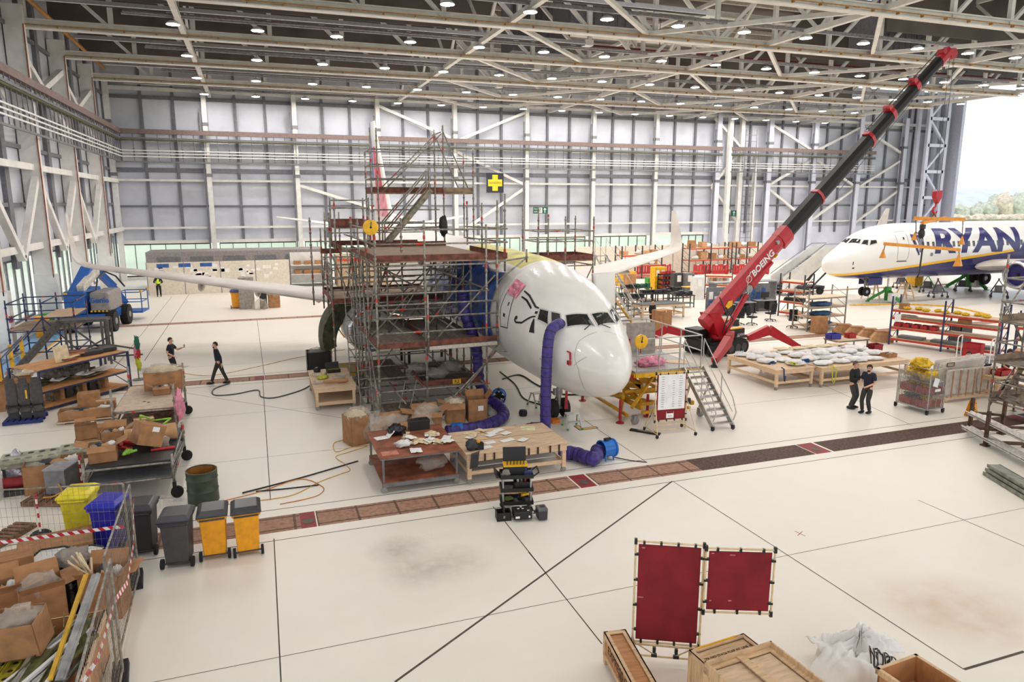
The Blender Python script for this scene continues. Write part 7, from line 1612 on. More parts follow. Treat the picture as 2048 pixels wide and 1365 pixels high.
PALB = mat('dark_pallet_wood', (122,88,62), .8, var=.15, vs=5)
c = fl(112, 1000); pallet('brown wooden pallet under the grey steel box', c, -.35, PALB)
t = thing('steel_box', 'grey steel box with an orange strap on the brown pallet', 'box', (c.x+.12, c.y+.25, .14), -.3); b = MB(); b.box((0, 0, .32), (.5, .6, .62)); obj('box_body', b, GREYS, t, bevel=.01); b = MB(); b.box((0, 0, .645), (.54, .64, .03)); obj('lid', b, mat('light_grey_lid', (150,148,152), .5), t); b = MB(); b.path([(.1, -.32, .3), (.2, -.36, .1), (.0, -.45, .01), (-.2, -.5, .01)], .02, 6); obj('orange_strap', b, YELPL, t)
c = fl(18, 1075); b = MB(); [b.box((0, -.5+i*.16, .07), (.5, .1, .1)) for i in range(7)]; [b.box((x, 0, .02), (.08, 1.1, .06)) for x in (-.2, .2)]; tag(obj('timber_grid', b, PALB, loc=c, rz=-.45), 'slatted brown timber piece at the left edge behind the fence', 'timber')
PALN = mat('blue_pallet', (36,46,104), .7, var=.12); c = fl(52, 842); pallet('dark blue pallet under the folded aircraft seats', c, .05, PALN)
SEATM = mat('grey_seat_leather', (72,68,66), .7, var=.12, bump=.3, bs=10)
for i in range(3):
 t = thing('passenger_chair', ['folded grey aircraft seat at the left of the blue pallet', 'folded grey aircraft seat in the middle of the blue pallet', 'folded grey aircraft seat at the right of the blue pallet'][i], 'seat', (c.x-.32+.36*i, c.y, .14), .25, 'folded seats on the blue pallet'); b = MB(); b.box((0, -.1, .3), (.34, .5, .14)); obj('seat_cushion', b, SEATM, t, bevel=.04); b = MB(); b.box((0, .2, .75), (.34, .12, .8), m=M.Rotation(-.2, 4, 'X')); b.box((0, .3, 1.2), (.24, .1, .2), m=M.Rotation(-.2, 4, 'X')); obj('seat_back', b, SEATM, t, bevel=.04); b = MB(); [b.box((s*.18, 0, .4), (.04, .45, .06)) for s in (-1, 1)]; b.box((0, 0, .1), (.3, .4, .2)); obj('seat_frame', b, DKGREY, t)
 if i == 1: b = MB(); b.box((.06, .12, .75), (.05, .01, .3), m=M.Rotation(-.2, 4, 'X')); obj('yellow_tag', b, YEL, t)
def trolley(name, label, x0, x1, y0, y1, z, deckm, hp=0., low=None):
 S_ = Scaf(name, label, ((x0+x1)/2, (y0+y1)/2, 0)); S_.r['category'] = 'trolley'
 for x in (x0, x1):
  for y in (y0, y1): S_.post(x, y, .3, z+.15+(hp if y == y0 or hp > .5 else 0), True)
 for q in (z-.06, .55):
  for y in (y0, y1): S_.led((x0, y, q), (x1, y, q))
  for x in (x0, x1): S_.led((x, y0, q), (x, y1, q))
 S_.brace((x0, y0, .6), (x0, y1, z-.1)); S_.brace((x1, y0, z-.1), (x1, y1, .6))
 b = MB(M.Translation(S_.o)); b.box(((x0+x1)/2, (y0+y1)/2, z-.01), (x1-x0-.06, y1-y0-.06, .03)); obj('deck_sheet', b, deckm, S_.r)
 if low: b = MB(M.Translation(S_.o)); b.box(((x0+x1)/2, (y0+y1)/2, .59), (x1-x0-.06, y1-y0-.06, .03)); obj('lower_deck', b, low, S_.r)
 S_.end()
ZA = 1.0
trolley('scaffold_trolley', 'scaffold tube trolley heaped with cartons and red and lime parts, behind the lemon bin', -4.25, -2.3, 18.8, 21.6, ZA, DKGREY, .0, GREYS)
for l, x, y, s, rz, f, fill, kw in (('tipped cardboard box with a label on the front of the loaded trolley', -3.0, 19.7, (.62, .5, .55), .5, None, None, dict(lab_=(.1, .8), tilt=(0, .35))), ('open cardboard box with white parts at the front left of the loaded trolley', -3.9, 19.35, (.62, .5, .42), .1, (-.4,.4,0,.3), 'stuff', {}), ('open cardboard box at the back left of the loaded trolley', -3.85, 20.6, (.55, .45, .4), 0, (0,.5,.8,0), 'stuff', {}), ('plain cardboard box at the back of the loaded trolley', -3.2, 21.2, (.5, .4, .45), .2, None, None, dict(tape=True))):
 carton(l, (x, y, ZA+.01 if not kw.get('tilt') else ZA+.2), s, rz, f, fill, 'cartons on the loaded trolley', **kw)
t = thing('cardboard_roll', 'long brown cardboard roll with a white stripe lying on the loaded trolley', 'roll', (-2.95, 20.4, ZA+.24), .2); b = MB(M.Rotation(PI/2, 4, 'Y')); b.lathe([(.22, -.62), (.22, .62), (.12, .62), (.11, .58)], 22); obj('roll', b, CARD2, t, 50); b = MB(); b.box((-.05, -.12, .19), (.8, .09, .02), m=M.Rotation(.55, 4, 'X')); obj('white_strip', b, PAPER, t); b = MB(M.Rotation(PI/2, 4, 'Y')); b.lathe([(.11, .61), (.11, .625)], 20); obj('roll_end', b, BLACK, t)
def struts(label, loc, m, seed, r=.03, n=9, s=.3):
 rr = random.Random(seed); t = MB(); P = [V((rr.uniform(-s, s), rr.uniform(-s, s)*.7, rr.uniform(.04, s*1.1))) for _ in range(n)]
 for p, q in zip(P, P[1:]): t.tube(p, q, r, 7)
 return tag(obj('tube_bracket', t, m, None, 60, loc=loc), label, 'bracket')
LIME = mat('lime_bracket', (150,206,76), .5); struts('red tubular brackets in the middle of the loaded trolley', (-3.4, 19.75, ZA+.02), REDPL, 3, .05); struts('lime green bracket frame behind the cardboard roll', (-2.9, 21.0, ZA+.2), LIME, 8, .025, 9, .42); struts('lime green slotted bracket beside the tipped box', (-3.3, 19.35, ZA+.02), LIME, 12, .03, 8, .2)
b = MB(); b.tube((-.25, 0, .05), (.3, .05, .05), .04, 10); tag(obj('red_tube', b, REDPL, None, 60, loc=(-2.62, 19.6, ZA)), 'red tube at the right edge of the loaded trolley', 'tube')
bag('plastic wrapped bundle at the right of the tipped box', (-2.7, 19.95, ZA), (.22, .2, .2), 6)
ZB2 = 1.15
trolley('scaffold_trolley', 'scaffold tube trolley with pale sheet top and large open carton, behind the loaded trolley', -4.35, -2.65, 23.4, 26.6, ZB2, mat('pale_board', (206,184,160), .7, var=.05), .55, BOARD)
carton('large open cardboard box on the pale topped trolley', (-3.2, 26.05, ZB2+.01), (1.15, .8, .62), .02, (0,0,0,0), 'paper', 'cartons on the pale topped trolley'); carton('small cardboard box with open flaps in front of the large one', (-3.2, 25.2, ZB2+.01), (.5, .4, .26), .1, (-.2,.4,.3,.5), 'stuff', 'cartons on the pale topped trolley')
bag('brown wrapped bundle on the lower deck of the pale topped trolley', (-3.4, 24.3, .61), (.65, .5, .28), 8, mat('brown_wrap', (104,74,54), .6, var=.2), 'wrapped_bundle', 'bundle'); bag('pink plastic film trailing off the right of the pale topped trolley', (-2.55, 23.6, .7), (.14, .4, .5), 3, PINK, 'pink_film', 'film')
for l, x, y, s, rz, f in (('closed cardboard carton beneath another, left of the pale topped trolley', -5.0, 23.0, (.6, .5, .55), .1, None), ('closed cardboard carton beside the pale topped trolley leg', -4.75, 24.4, (.6, .5, .5), .1, None), ('cardboard carton under the navy framed table', -6.1, 29.0, (.7, .5, .5), .1, None), ('taped cardboard carton behind the stacked cartons', -5.3, 27.6, (.6, .45, .5), .1, None)): carton(l, (x, y, 0), s, rz, f, None, 'cartons on the floor by the trolleys', tape='taped' in l)
carton('open cardboard carton of white parts on top of another, left of the pale topped trolley', (-5.0, 23.0, .56), (.56, .46, .42), .2, (.6,0,.3,0), 'stuff', 'cartons on the floor by the trolleys')
HATCH = mat('hatch_panel_green', (158,160,136), .5, var=.12)
for i, (px, py, l) in enumerate(((60, 912, 'green grey hatch panel wrapped in plastic, at the left'), (175, 893, 'green grey hatch panel wrapped in plastic, beside the loaded trolley'))):
 c = fl(px, py, .75); t = thing('aircraft_hatch', l, 'panel', (c.x, c.y, .66), .12, 'hatch panels in plastic'); b = MB(); b.box((0, 0, .06), (1.35, .85, .1)); obj('panel_shell', b, HATCH, t, bevel=.05); b = MB(); [b.lathe([(.075, 0), (.075, .004)], 14, (-.5+.25*(k % 5), -.22+.42*(k//5), .112)) for k in range(10)]; obj('cutout', b, BLACK, t); b = MB(); b.grid(lambda u, v: V((-.72+1.44*u, -.5+.8*v*.5, .13-.18*(1-min(1, v*2.2))+.03*noise.noise(V((u*6, v*6, i))))), 20, 8); obj('plastic_wrap', b, PLASTIC, t, 180)
 t = thing('trestle_stand', ['low dark trestle under the left hatch panel', 'low dark trestle under the hatch panel by the loaded trolley'][i], 'stand', (c.x, c.y, 0), .12); b = MB(); b.box((0, 0, .61), (1.3, .8, .08)); obj('stand_top', b, BLACK, t); b = MB(); [b.box((sx*.55, sy*.33, .29), (.06, .06, .58)) for sx in (-1, 1) for sy in (-1, 1)]; obj('stand_leg', b, DKGREY, t)
c = fl(112, 960, .4); carton('long open cardboard box behind the grey steel box', (c.x-.15, c.y+.55, 0), (1.3, .7, .75), .12, (0,0,0,0), 'stuff'); c = fl(40, 950, .3); bag('silver plastic wrapped parts left of the long open box', (c.x, c.y+.2, 0), (.6, .45, .42), 15, mat('silver_film', (200,196,204), .2, .3, var=.1, bump=.8, bs=9), 'wrapped_parts', 'parts')
t = thing('pump_unit', 'maroon and green pump unit on the floor at the left edge', 'pump', fl(50, 985), .1); b = MB(M.Rotation(PI/2, 4, 'Y')); b.lathe([(.05, -.5), (.14, -.45), (.14, .25), (.17, .28), (.17, .4), (.05, .42)], 16, (-.3, 0, 0)); obj('motor', b, MATS['dark_red_plastic'], t, 50); b = MB(M.Rotation(PI/2, 4, 'Y')); b.lathe([(.05, .42), (.16, .44), (.16, .6), (.05, .64)], 16, (-.3, 0, 0)); obj('end_cap', b, GREEN, t, 50); b = MB(); b.box((0, 0, .06), (1.1, .4, .12)); obj('skid', b, DKGREY, t)
b = MB(); b.box((0, 0, .85), (.34, .34, 1.7)); c = fl(0, 1000); tag(obj('white_post', b, W, loc=(c.x-.12, c.y, 0)), 'square white post at the left edge behind the fence', 'post')
def ntable(label, p, q, depth, h, levels, m):
 return rack('parts_table', label, p, q, depth, h, levels, NAVY, NAVY, m, 1, None, 1, .07, .05)
OTOP = mat('orange_ply_top', (200,144,88), .6, var=.08, vs=3, stretch=(1,4,1))
t, a5, w5, at5 = ntable('navy framed table with an orange plywood top carrying salvaged parts', fl(87, 826), fl(262, 776), 1.5, 1.5, (.12, .72, 1.5), OTOP)
rr = random.Random(17)
GRN = mat('corroded_panel', (112,104,84), .7, .2, var=.25, vs=7)
for i in range(9):
 b = MB(); b.box((0, 0, .05), (rr.uniform(.5, 1.0), rr.uniform(.25, .5), .03), m=M.Rotation(rr.uniform(-.2, .2), 4, 'X')); b.box((0, .1, .09), (rr.uniform(.3, .7), .05, .08)); tag(obj('salvaged_part', b, [GRN, MATS['dark_olive_strip'], W][i % 3], loc=at5(.18+.08*i, rr.uniform(.25, .75), .76+.05*(i % 3)), rz=a5+rr.uniform(-.5, .5)), ['corroded grey salvaged panel on the middle shelf of the navy framed table', 'olive salvaged panel on the middle shelf of the navy framed table', 'white salvaged strip on the middle shelf of the navy framed table'][i % 3], 'panel', ['corroded salvaged panels', 'olive salvaged panels', 'white salvaged strips'][i % 3])
for i in range(4): bag(ORD[i]+' grey seat part from the left on the navy table middle shelf', at5(.3+.1*i, .55, .9), (.34, .3, .3), i*2.+3, mat('seat_parts_grey', (96,92,86), .7, var=.25, bump=.5, bs=7), 'seat_part', 'part', 'seat parts on the middle shelf', .5, 9)
for i in range(8): b = MB(); b.box((0, 0, .25), (.1+.08*(i % 3), .4, .5)); tag(obj('salvaged_plate', b, [GRN, CARD2, DKGREY][i % 3], loc=at5(.22+.085*i, .45, .14), rz=a5+.1*(i % 2)), ['corroded panel standing on the lowest shelf of the navy framed table', 'tan panel standing on the lowest shelf of the navy framed table', 'dark panel standing on the lowest shelf of the navy framed table'][i % 3], 'panel', ['corroded upright panels', 'tan upright panels', 'dark upright panels'][i % 3])
for i in range(7): b = MB(); b.box((0, 0, .03), (rr.uniform(.5, .9), .16, .05), m=M.Rotation(rr.uniform(-.1, .2), 4, 'Y')); tag(obj('salvaged_strip', b, [BROWNPLY, CREAMP, CARD][i % 3], loc=at5(.42+.04*i, .3+.07*i, 1.56+.05*(i % 4)), rz=a5+rr.uniform(-.6, .6)), ['red brown salvaged strip heaped on the orange plywood top', 'cream salvaged strip heaped on the orange plywood top', 'tan salvaged strip heaped on the orange plywood top'][i % 3], 'strip', ['red brown strips on the orange top', 'cream strips on the orange top', 'tan strips on the orange top'][i % 3])
b = MB(); b.box((0, 0, .3), (.55, .05, .6), m=M.Rotation(-.15, 4, 'X')); tag(obj('cream_sheet', b, CREAMP, loc=at5(.36, .35, 1.53), rz=a5), 'cream panel standing upright on the orange plywood top', 'panel')
for i in range(2): b = MB(); b.box((0, 0, .09), (.75, .55, .16)); tag(obj('dark_tray', b, DKGREY, loc=at5(.72+.17*i, .5, 1.53), rz=a5-.2, bevel=.03), ['dark grey moulded tray on the orange top, nearer the cream panel', 'dark grey moulded tray at the right end of the orange top'][i], 'tray')
carton('low cardboard dolly load with white foam edge in front of the navy framed table', (-5.75, 27.0, .12), (1.7, .6, .3), .1, (0,0,0,0), 'stuff')
b = MB(); b.box((0, 0, .08), (1.8, .7, .04)); [castor(b, x, y, .03) for x in (-.7, .7) for y in (-.25, .25)]; tag(obj('dolly', b, PLY, loc=(-5.75, 27.0, 0), rz=.1), 'low plywood dolly under the cardboard load', 'dolly')
t = thing('rag_stand', 'upright stand hung with green and red rags right of the navy framed table', 'stand', fl(278, 760)); b = MB(); b.tube((0, 0, 0), (0, 0, 1.9), .025, 8); b.lathe([(.25, 0), (.25, .03)], 14); obj('stand_pole', b, GREYS, t)
for i, m in enumerate((mat('green_rag', (40,110,84), .8), REDPL, MATS['lime_strap'], PINK)): b = MB(); b.blob((.06-.05*(i == 3), -.05, 1.55-.42*i if i < 3 else 1.2), (.1, .1, .3), 8, .6, 3, i*2.); obj('rag', b, m, t, 180)
for l, px, py, s in (('tall open cardboard box at the left edge behind the seats', 4, 825, (.6, .5, 1.0)), ('open cardboard box with tan paper behind the folded seats', 44, 795, (.6, .5, .8))): c = fl(px, py); carton(l, (c.x, c.y+.3, 0), s, .2, (.3,.5,0,.6), 'paper' if 'tan' in l else None, 'cartons at the left edge')
St = mat('dark_steel_step', (86,82,80), .5, .3, var=.1)
t = thing('access_steps', 'long dark grey steel access steps slanting up behind the navy framed table', 'steps', (-9, 33, 0)); T0 = M.Translation((-9, -33, 0)) if 0 else M.Translation((9, -33, 0))
p0, p1 = fl(8, 768, .3), aty(118, 645, 36.5); b = MB(T0)
for s in (0, .7): b.bar(p0+V((0, s, 0)), p1+V((0, s, 0)), .06, .3)
obj('stringer', b, St, t); b = MB(T0)
for i in range(16): b.box(p0.lerp(p1, (i+.5)/16)+V((0, .35, .02)), (.2, .66, .03))
obj('tread', b, St, t)
p2 = aty(215, 650, 36.5); b = MB(T0); b.box(((p1.x+p2.x)/2, 36.9, p1.z), (p2.x-p1.x, .9, .12)); obj('top_landing', b, St, t); b = MB(T0)
for x in (p1.x+.2, p2.x-.25, p2.x):
 for y in (36.5, 37.3): b.box((x, y, p1.z/2), (.09, .09, p1.z))
for a, c in (((p2.x, 36.5, .4), (p1.x+.2, 36.5, p1.z)), ((p1.x+.2, 37.3, .3), (p2.x, 37.3, p1.z*.6)), ((p1.x, 36.5, .9), (p2.x, 36.5, .9)), ((p2.x, 37.3, .2), (p2.x+1.2, 37.3, .2)), ((p2.x+1.2, 36.5, .6), (p2.x, 36.5, .9))): b.bar(a, c, .07)
obj('support_frame', b, St, t)
b = MB(T0)
for s in (0, .7): b.path([p0+V((0, s, .2)), p0+V((0, s, 1.0)), p0.lerp(p1, .35)+V((0, s, 1.0))], .025, 6)
obj('handrail', b, NAVY, t)
N_ = Scaf('access_scaffold', 'navy tube access frame with plywood decks at the left wall behind the steps', (-10, 40, 0)); GALV_ = GALV; GALV = NAVY
for x in (-11, -9.6, -8.3):
 for y in (38.4, 41.2): N_.post(x, y, 0, 2.9 if x < -9 else 2.5)
for z in (.4, 1.4, 2.0, 2.7):
 for y in (38.4, 41.2): N_.led((-11, y, z), (-8.3, y, z))
 for x in (-11, -9.6, -8.3): N_.led((x, 38.4, z), (x, 41.2, z))
N_.brace((-11, 38.4, .4), (-9.6, 38.4, 2)); N_.brace((-9.6, 38.4, 2), (-8.3, 38.4, .4)); N_.deck(-11, -8.3, 38.4, 41.2, 1.5, BOARD); N_.deck(-9.6, -8.3, 38.4, 41.2, 2.05, PLY); N_.end(); GALV = GALV_
t = thing('guard_rail', 'yellow post safety rail along the blue walkway at the left', 'guard rail', (-10.4, 34.6, 0)); b = MB(); [b.box((0, y, .6), (.14, .14, 1.2)) for y in (-1.6, 0, 1.6, 3.2)]; obj('rail_post', b, YEL, t); b = MB(); [b.bar((0, -1.6, z), (0, 3.2, z), .06) for z in (.6, 1.1)]; obj('rail', b, GREYS, t)
for i, (m, y, l) in enumerate(((GREEN, 46.4, 'green recycling bin in a yellow frame by the left wall glazing'), (YELPL, 45.3, 'yellow bin by the left wall glazing'))): t = thing('recycling_bin', l, 'bin', (-11.35, y, 0), 0, 'bins by the left wall'); b = MB(); b.box((0, 0, .55), (.55, .55, 1.1), tp=1.08); obj('bin_body', b, m, t); b = MB(); b.box((0, 0, 1.13), (.62, .62, .06)); obj('lid', b, m, t)
t = thing('fire_alarm', 'red alarm call point boxes on the left column casing', 'alarm', (XL+1.2, 39.3, 1.9)); b = MB(); b.box((0, 0, 0), (.1, .25, .3)); b.box((0, 0, -.5), (.1, .2, .2)); obj('alarm_box', b, REDP, t)
LX, LY2 = -9.0, 47.6
t = thing('boom_lift', 'blue boom lift with big black tyres parked by the left wall', 'boom lift', (LX, LY2, 0), -.12); GB = mat('lift_blue', (30,92,172), .4, var=.06); GG = mat('lift_grey', (136,130,128), .45, var=.05)
b = MB(); b.box((0, 0, .85), (2.0, 3.4, .45)); obj('chassis', b, GB, t, bevel=.05)
for sx in (-1, 1):
 for sy in (-1, 1): b = MB(); b.lathe([(.2, -.22), (.55, -.22), (.6, -.1), (.6, .1), (.55, .22), (.2, .22)], 24, (sx*1.1, sy*1.35, .6), M.Rotation(PI/2, 4, 'Y')); [b.box((sx*1.1, sy*1.35+.59*math.cos(a), .6+.59*math.sin(a)), (.42, .07, .05), m=M.Rotation(a-PI/2, 4, 'X')) for a in [k*PI/12 for k in range(24)]]; w_ = obj('wheel', b, RUBBER, t, 40); b = MB(); b.lathe([(.22, 0), (.16, .05)], 18, (sx*1.3, sy*1.35, .6), M.Rotation(sx*PI/2, 4, 'Y')); obj('hub', b, GG, w_)
b = MB(); b.box((-.6, -.4, 1.75), (1.1, 2.9, 1.3)); obj('turntable_cover', b, GB, t, bevel=.08)
b = MB(); b.box((.65, -.5, 1.75), (1.0, 2.5, 1.15)); g_ = obj('engine_cover', b, GG, t, bevel=.14); obj('cover_lettering', text_mb('Genie', .42, frame((.65, -1.77, 1.85), (1,0,0), (0,0,1)), .006, bold=.01), GB, g_)
b = MB(); b.cur = 0
for i in range(10): b.cur = i % 2; b.box((.2+i*.1, -1.76, 1.24), (.1, .01, .1))
obj('hazard_strip', b, [YEL, BLACK], g_)
b = MB(); b.prism([(-1.7,1.6),(-1.3,1.6),(1.3,3.0),(1.3,3.6),(.9,3.6),(-1.7,2.3)], -1.0, -.35, M(((0,0,1,0),(1,0,0,0),(0,1,0,0),(0,0,0,1)))); obj('lower_boom', b, GB, t, bevel=.05)
b = MB(); b.bar((-.3, -1.6, 2.5), (-.3, 1.6, 3.35), .35, .4); obj('boom_tube', b, mat('lift_cream', (206,200,188), .4), t); b = MB(); b.bar((-.3, 1.4, 3.3), (.3, 2.2, 2.2), .3, .4); b.bar((.3, 2.2, 2.2), (.8, 2.6, 1.1), .25, .3); obj('jib', b, GB, t)
b = MB(); b.path([(-.1, -1.5, 2.3), (.2, -.6, 2.3), (0, .4, 2.9), (.2, 1.2, 3.2)], .05, 6); b.path([(.1, 1.2, 3.3), (.6, 1.8, 2.9), (.9, 2.3, 2.2)], .05, 6); obj('hose', b, BLACK, t)
GX = .45
b = MB(); [b.bar((GX+x, 2.4+y, .6), (GX+x, 2.4+y, 1.8), .05) for x in (0, 1.3) for y in (0, 1.5)]; [b.bar((GX, 2.4+y, z), (GX+1.3, 2.4+y, z), .05) for y in (0, 1.5) for z in (1.2, 1.8)]; [b.bar((GX+x, 2.4, z), (GX+x, 3.9, z), .05) for x in (0, 1.3) for z in (1.2, 1.8)]; obj('basket_rail', b, GB, t); b = MB(); b.box((GX+.65, 3.15, .55), (1.35, 1.55, .1)); obj('basket_floor', b, GB, t)
b = MB(); [b.box((x, y, 1.85), (.14, .14, .14)) for x, y in ((GX, 2.4), (GX+1.3, 2.4), (GX+1.3, 3.9))]; obj('rail_pad', b, YEL, t)
b = MB(); b.box((-.8, -1.86, 1.45), (.4, .01, .1)); b.box((-1.0, -1.86, 2.3), (.2, .01, .1)); obj('warning_label', b, YEL, t); b = MB(); b.box((-.8, -1.86, 1.3), (.4, .01, .1)); obj('plate', b, W, t)
HT2 = .82
work_table('work_table', 'pale pine castor table with tools left of the big scaffold', 1.62, 3.12, 25.45, 28.5, HT2, PLY, PINE, .28, .1, .14, None, .07)
def small(name, label, cat, b, m, loc, rz=0, smooth=0, group=None): return tag(obj(name, b, m, None, smooth, loc=loc, rz=rz), label, cat, group)
b = MB(); b.blob((0, 0, .07), (.14, .14, .12), 10, .05, 2, 1, .6); small('black_helmet', 'black bump cap at the back left of the pine castor table', 'cap', b, BLACK, (1.95, 28.1, HT2), 0, 180)
t = thing('tool_case', 'open black and yellow tool case at the back of the pine castor table', 'case', (2.55, 27.9, HT2), .1); b = MB(); open_box(b, .5, .36, .12, .015); b.box((0, .2, .22), (.5, .04, .26), m=M.Rotation(-.2, 4, 'X')); obj('case_shell', b, BLACK, t); b = MB(); b.box((0, 0, .09), (.42, .28, .06)); obj('case_insert', b, mat('dark_yellow', (120,110,30), .6), t)
b = MB(); b.blob((0, 0, .06), (.22, .14, .08), 8, .6, 3, 3, .8); small('hi_vis_gloves', 'lime green gloves on the pine castor table', 'gloves', b, MATS['lime_strap'], (2.05, 26.9, HT2), .2, 180)
b = MB(); b.lathe([(.04, -.4), (.06, -.3), (.06, .1), (.09, .12), (.09, .35), (.05, .5)], 12, (0, 0, .09), M.Rotation(PI/2, 4, 'Y')); small('riveter', 'tan and grey cylindrical tool at the front of the pine castor table', 'tool', b, CARD2, (2.4, 26.0, HT2), .12, 50)
b = MB(); b.bar((0, -.2, .06), (.1, .25, .06), .07); small('torch', 'grey hand tool across the pine castor table', 'tool', b, DKGREY, (2.15, 27.3, HT2))
for i, (x, y) in enumerate(((1.9, 27.4), (2.6, 26.7), (2.75, 27.1), (1.85, 26.2))): bag('crumpled clear film on the pine castor table', (x, y, HT2), (.22, .2, .06), i*1.9, PLASTIC, 'clear_film', 'film', 'clear film on the pine castor table', .6, 8)
HZ = NT('hazard_stripes'); wv_ = HZ.new('ShaderNodeTexWave', _wave_type='BANDS', _bands_direction='Y', Scale=2.2, Distortion=.2); HZ.link(HZ.coord(), wv_.inputs['Vector']); r_ = HZ.ramp(wv_.outputs['Fac'], [(.55, (34,32,30)), (.56, (226,184,34))]); HZ.link(r_, HZ.b.inputs['Base Color'])
for l, c, s, rz in (('black and yellow striped engine stand behind the pine castor table', (3.5, 30.2, 0), (1.4, 2.2, .4), .0), ('black and yellow striped stand under the white aircraft belly', (7.2, 32.2, 0), (2.2, 1.4, .7), .1)):
 t = thing('striped_stand', l, 'stand', c, rz); b = MB(); b.box((0, 0, s[2]-.03), (s[0], s[1], .06)); obj('striped_deck', b, HZ.m, t); b = MB(); [b.box((sx*(s[0]/2-.1), sy*(s[1]/2-.1), (s[2]-.06)/2), (.1, .1, s[2]-.06)) for sx in (-1, 1) for sy in (-1, 1)]; obj('leg', b, BLACK, t)
t = thing('black_cabinet', 'open topped black cabinet with plastic bags behind the pine castor table', 'cabinet', (2.3, 31.9, 0)); b = MB(); open_box(b, 1.0, .8, .9, .03); obj('cabinet_body', b, BLACK, t); b = MB(); b.blob((0, 0, .85), (.4, .3, .2), 9, .5, 3, 4); obj('bag_content', b, PLASTIC, t, 180)
for i, (x, y, z) in enumerate(((5.9, 24.6, 1.06), (6.6, 25.4, 1.06), (5.4, 25.6, 1.06))): bag(['clear plastic bag at the left of the low scaffold deck', 'clear plastic bag at the right of the low scaffold deck', 'clear plastic bag at the back of the low scaffold deck'][i], (x, y, z), (.4, .3, .22), i*4.1+2)
CABG = mat('grey_hose', (96,94,92), .6); CABY = mat('yellow_cable', (214,170,86), .6); CABK = mat('black_cable', (40,38,36), .6)
def cable(name, label, pts, r, m):
 pts = [fl(*p)+V((0,0,r)) for p in pts]; P = []
 for i in range(len(pts)-1):
  p0, p1, p2, p3 = pts[max(i-1,0)], pts[i], pts[i+1], pts[min(i+2, len(pts)-1)]
  for j in range(8): u = j/8; P.append(.5*((2*p1)+(p2-p0)*u+(2*p0-5*p1+4*p2-p3)*u*u+(3*p1-p0-3*p2+p3)*u**3))
 b = MB(); b.path(P+[pts[-1]], r, 6); tag(obj(name, b, m, None, 180), label, 'cable')
cable('air_hose', 'grey air hose curving over the floor to the pine castor table', [(460,768),(428,780),(430,792),(470,790),(515,782),(522,795),(550,797),(600,783),(625,770)], .025, CABG)
cable('power_cable', 'yellow cable looped on the floor left of the tall cardboard box', [(735,862),(690,880),(668,888),(672,905),(700,897),(735,893),(700,905),(672,915),(690,930),(700,942),(680,950),(640,965),(590,990),(540,1000),(440,1012)], .012, CABY)
cable('power_cable', 'orange cable from the drum to the brown table', [(440,1005),(520,985),(600,960),(645,975),(640,990),(610,1000),(560,1010)], .012, mat('orange_cable', (210,130,50), .6))
cable('power_cable', 'thin yellow cable crossing the floor behind the walking man', [(355,745),(420,752),(512,735),(600,715),(690,700)], .012, CABY)
cable('steel_rod', 'long dark rod lying on the floor left of the brown table', [(485,988),(600,958),(716,924)], .02, CABK); cable('steel_rod', 'short dark rod lying on the floor near the green drum', [(512,985),(575,979),(637,972)], .018, CABK)
cable('power_cable', 'black cable running under the white nose', [(1005,760),(1040,752),(1075,772),(1120,790),(1190,790),(1250,795)], .03, CABK); cable('power_cable', 'second black cable from the scaffold to the nose gear', [(1000,745),(1030,770),(1050,800),(1100,815)], .025, CABK); cable('power_cable', 'black cable from the blue blower to the left', [(1225,915),(1260,922),(1294,926)], .012, CABK)
cable('yellow_line', 'yellow hose on the floor in front of the navy airliner', [(1700,612),(1800,610),(1900,615),(1980,632)], .05, YEL)
PART = mat('cream_partition', (222,212,196), .6, var=.03)
def partition(label, x0, x1, y, h, n):
 t = thing('partition', label, 'partition', (x0, y, 0)); w = (x1-x0)/n
 for i in range(n): b = MB(); b.box((w*(i+.5), 0, h/2), (w-.03, .08, h)); obj('partition_panel', b, PART, t)
 b = MB(); [b.box((w*i, 0, h/2), (.05, .12, h+.05)) for i in range(n+1)]; obj('partition_post', b, GREYS, t); return t
partition('long cream partition wall in front of the back windows, right of the white tail', 30.5, 53.5, 66.5, 2.9, 8)
t = partition('cream partition wall with papers on it at the back left', -8.3, 2.6, 63.4, 2.6, 4)
b = MB(); rr = random.Random(12); [b.box((.5+rr.random()*9.5, -.05, 1.1+rr.random()*1.2), (rr.uniform(.2, .7), .006, rr.uniform(.15, .3))) for _ in range(46)]; obj('notice', b, PAPER, t); b = MB(); [b.box((1.2+1.6*i, -.055, 2.35), (.9, .006, .3)) for i in range(3)]; obj('blue_notice', b, NB, t)
GRB = mat('brown_grey_cabin', (150,142,140), .6, var=.06); t = thing('site_cabin', 'long brown grey cabin behind the papered partition', 'cabin', (-1.5, 69, 0)); b = MB(); b.box((0, 0, 1.6), (14.5, 4, 3.2)); obj('cabin_wall', b, GRB, t); b = MB(); [b.box((-5.5+2.6*i, -2.02, 1.9), (1.8, .06, 1.8)) for i in range(5)]; obj('cabin_shutter', b, GREYS, t)
t = thing('site_cabin', 'tan cabin with a red stripe behind the scaffold', 'cabin', (9.2, 66, 0)); b = MB(); b.box((0, 0, 1.35), (5, 3, 2.7)); obj('cabin_wall', b, mat('tan_cabin', (168,146,118), .6), t); b = MB(); b.box((0, -1.52, 2.35), (5, .04, .2)); obj('cabin_stripe', b, ORANGE, t); b = MB(); b.box((.6, -1.53, 2.1), (.5, .03, .4)); obj('notice', b, PAPER, t)
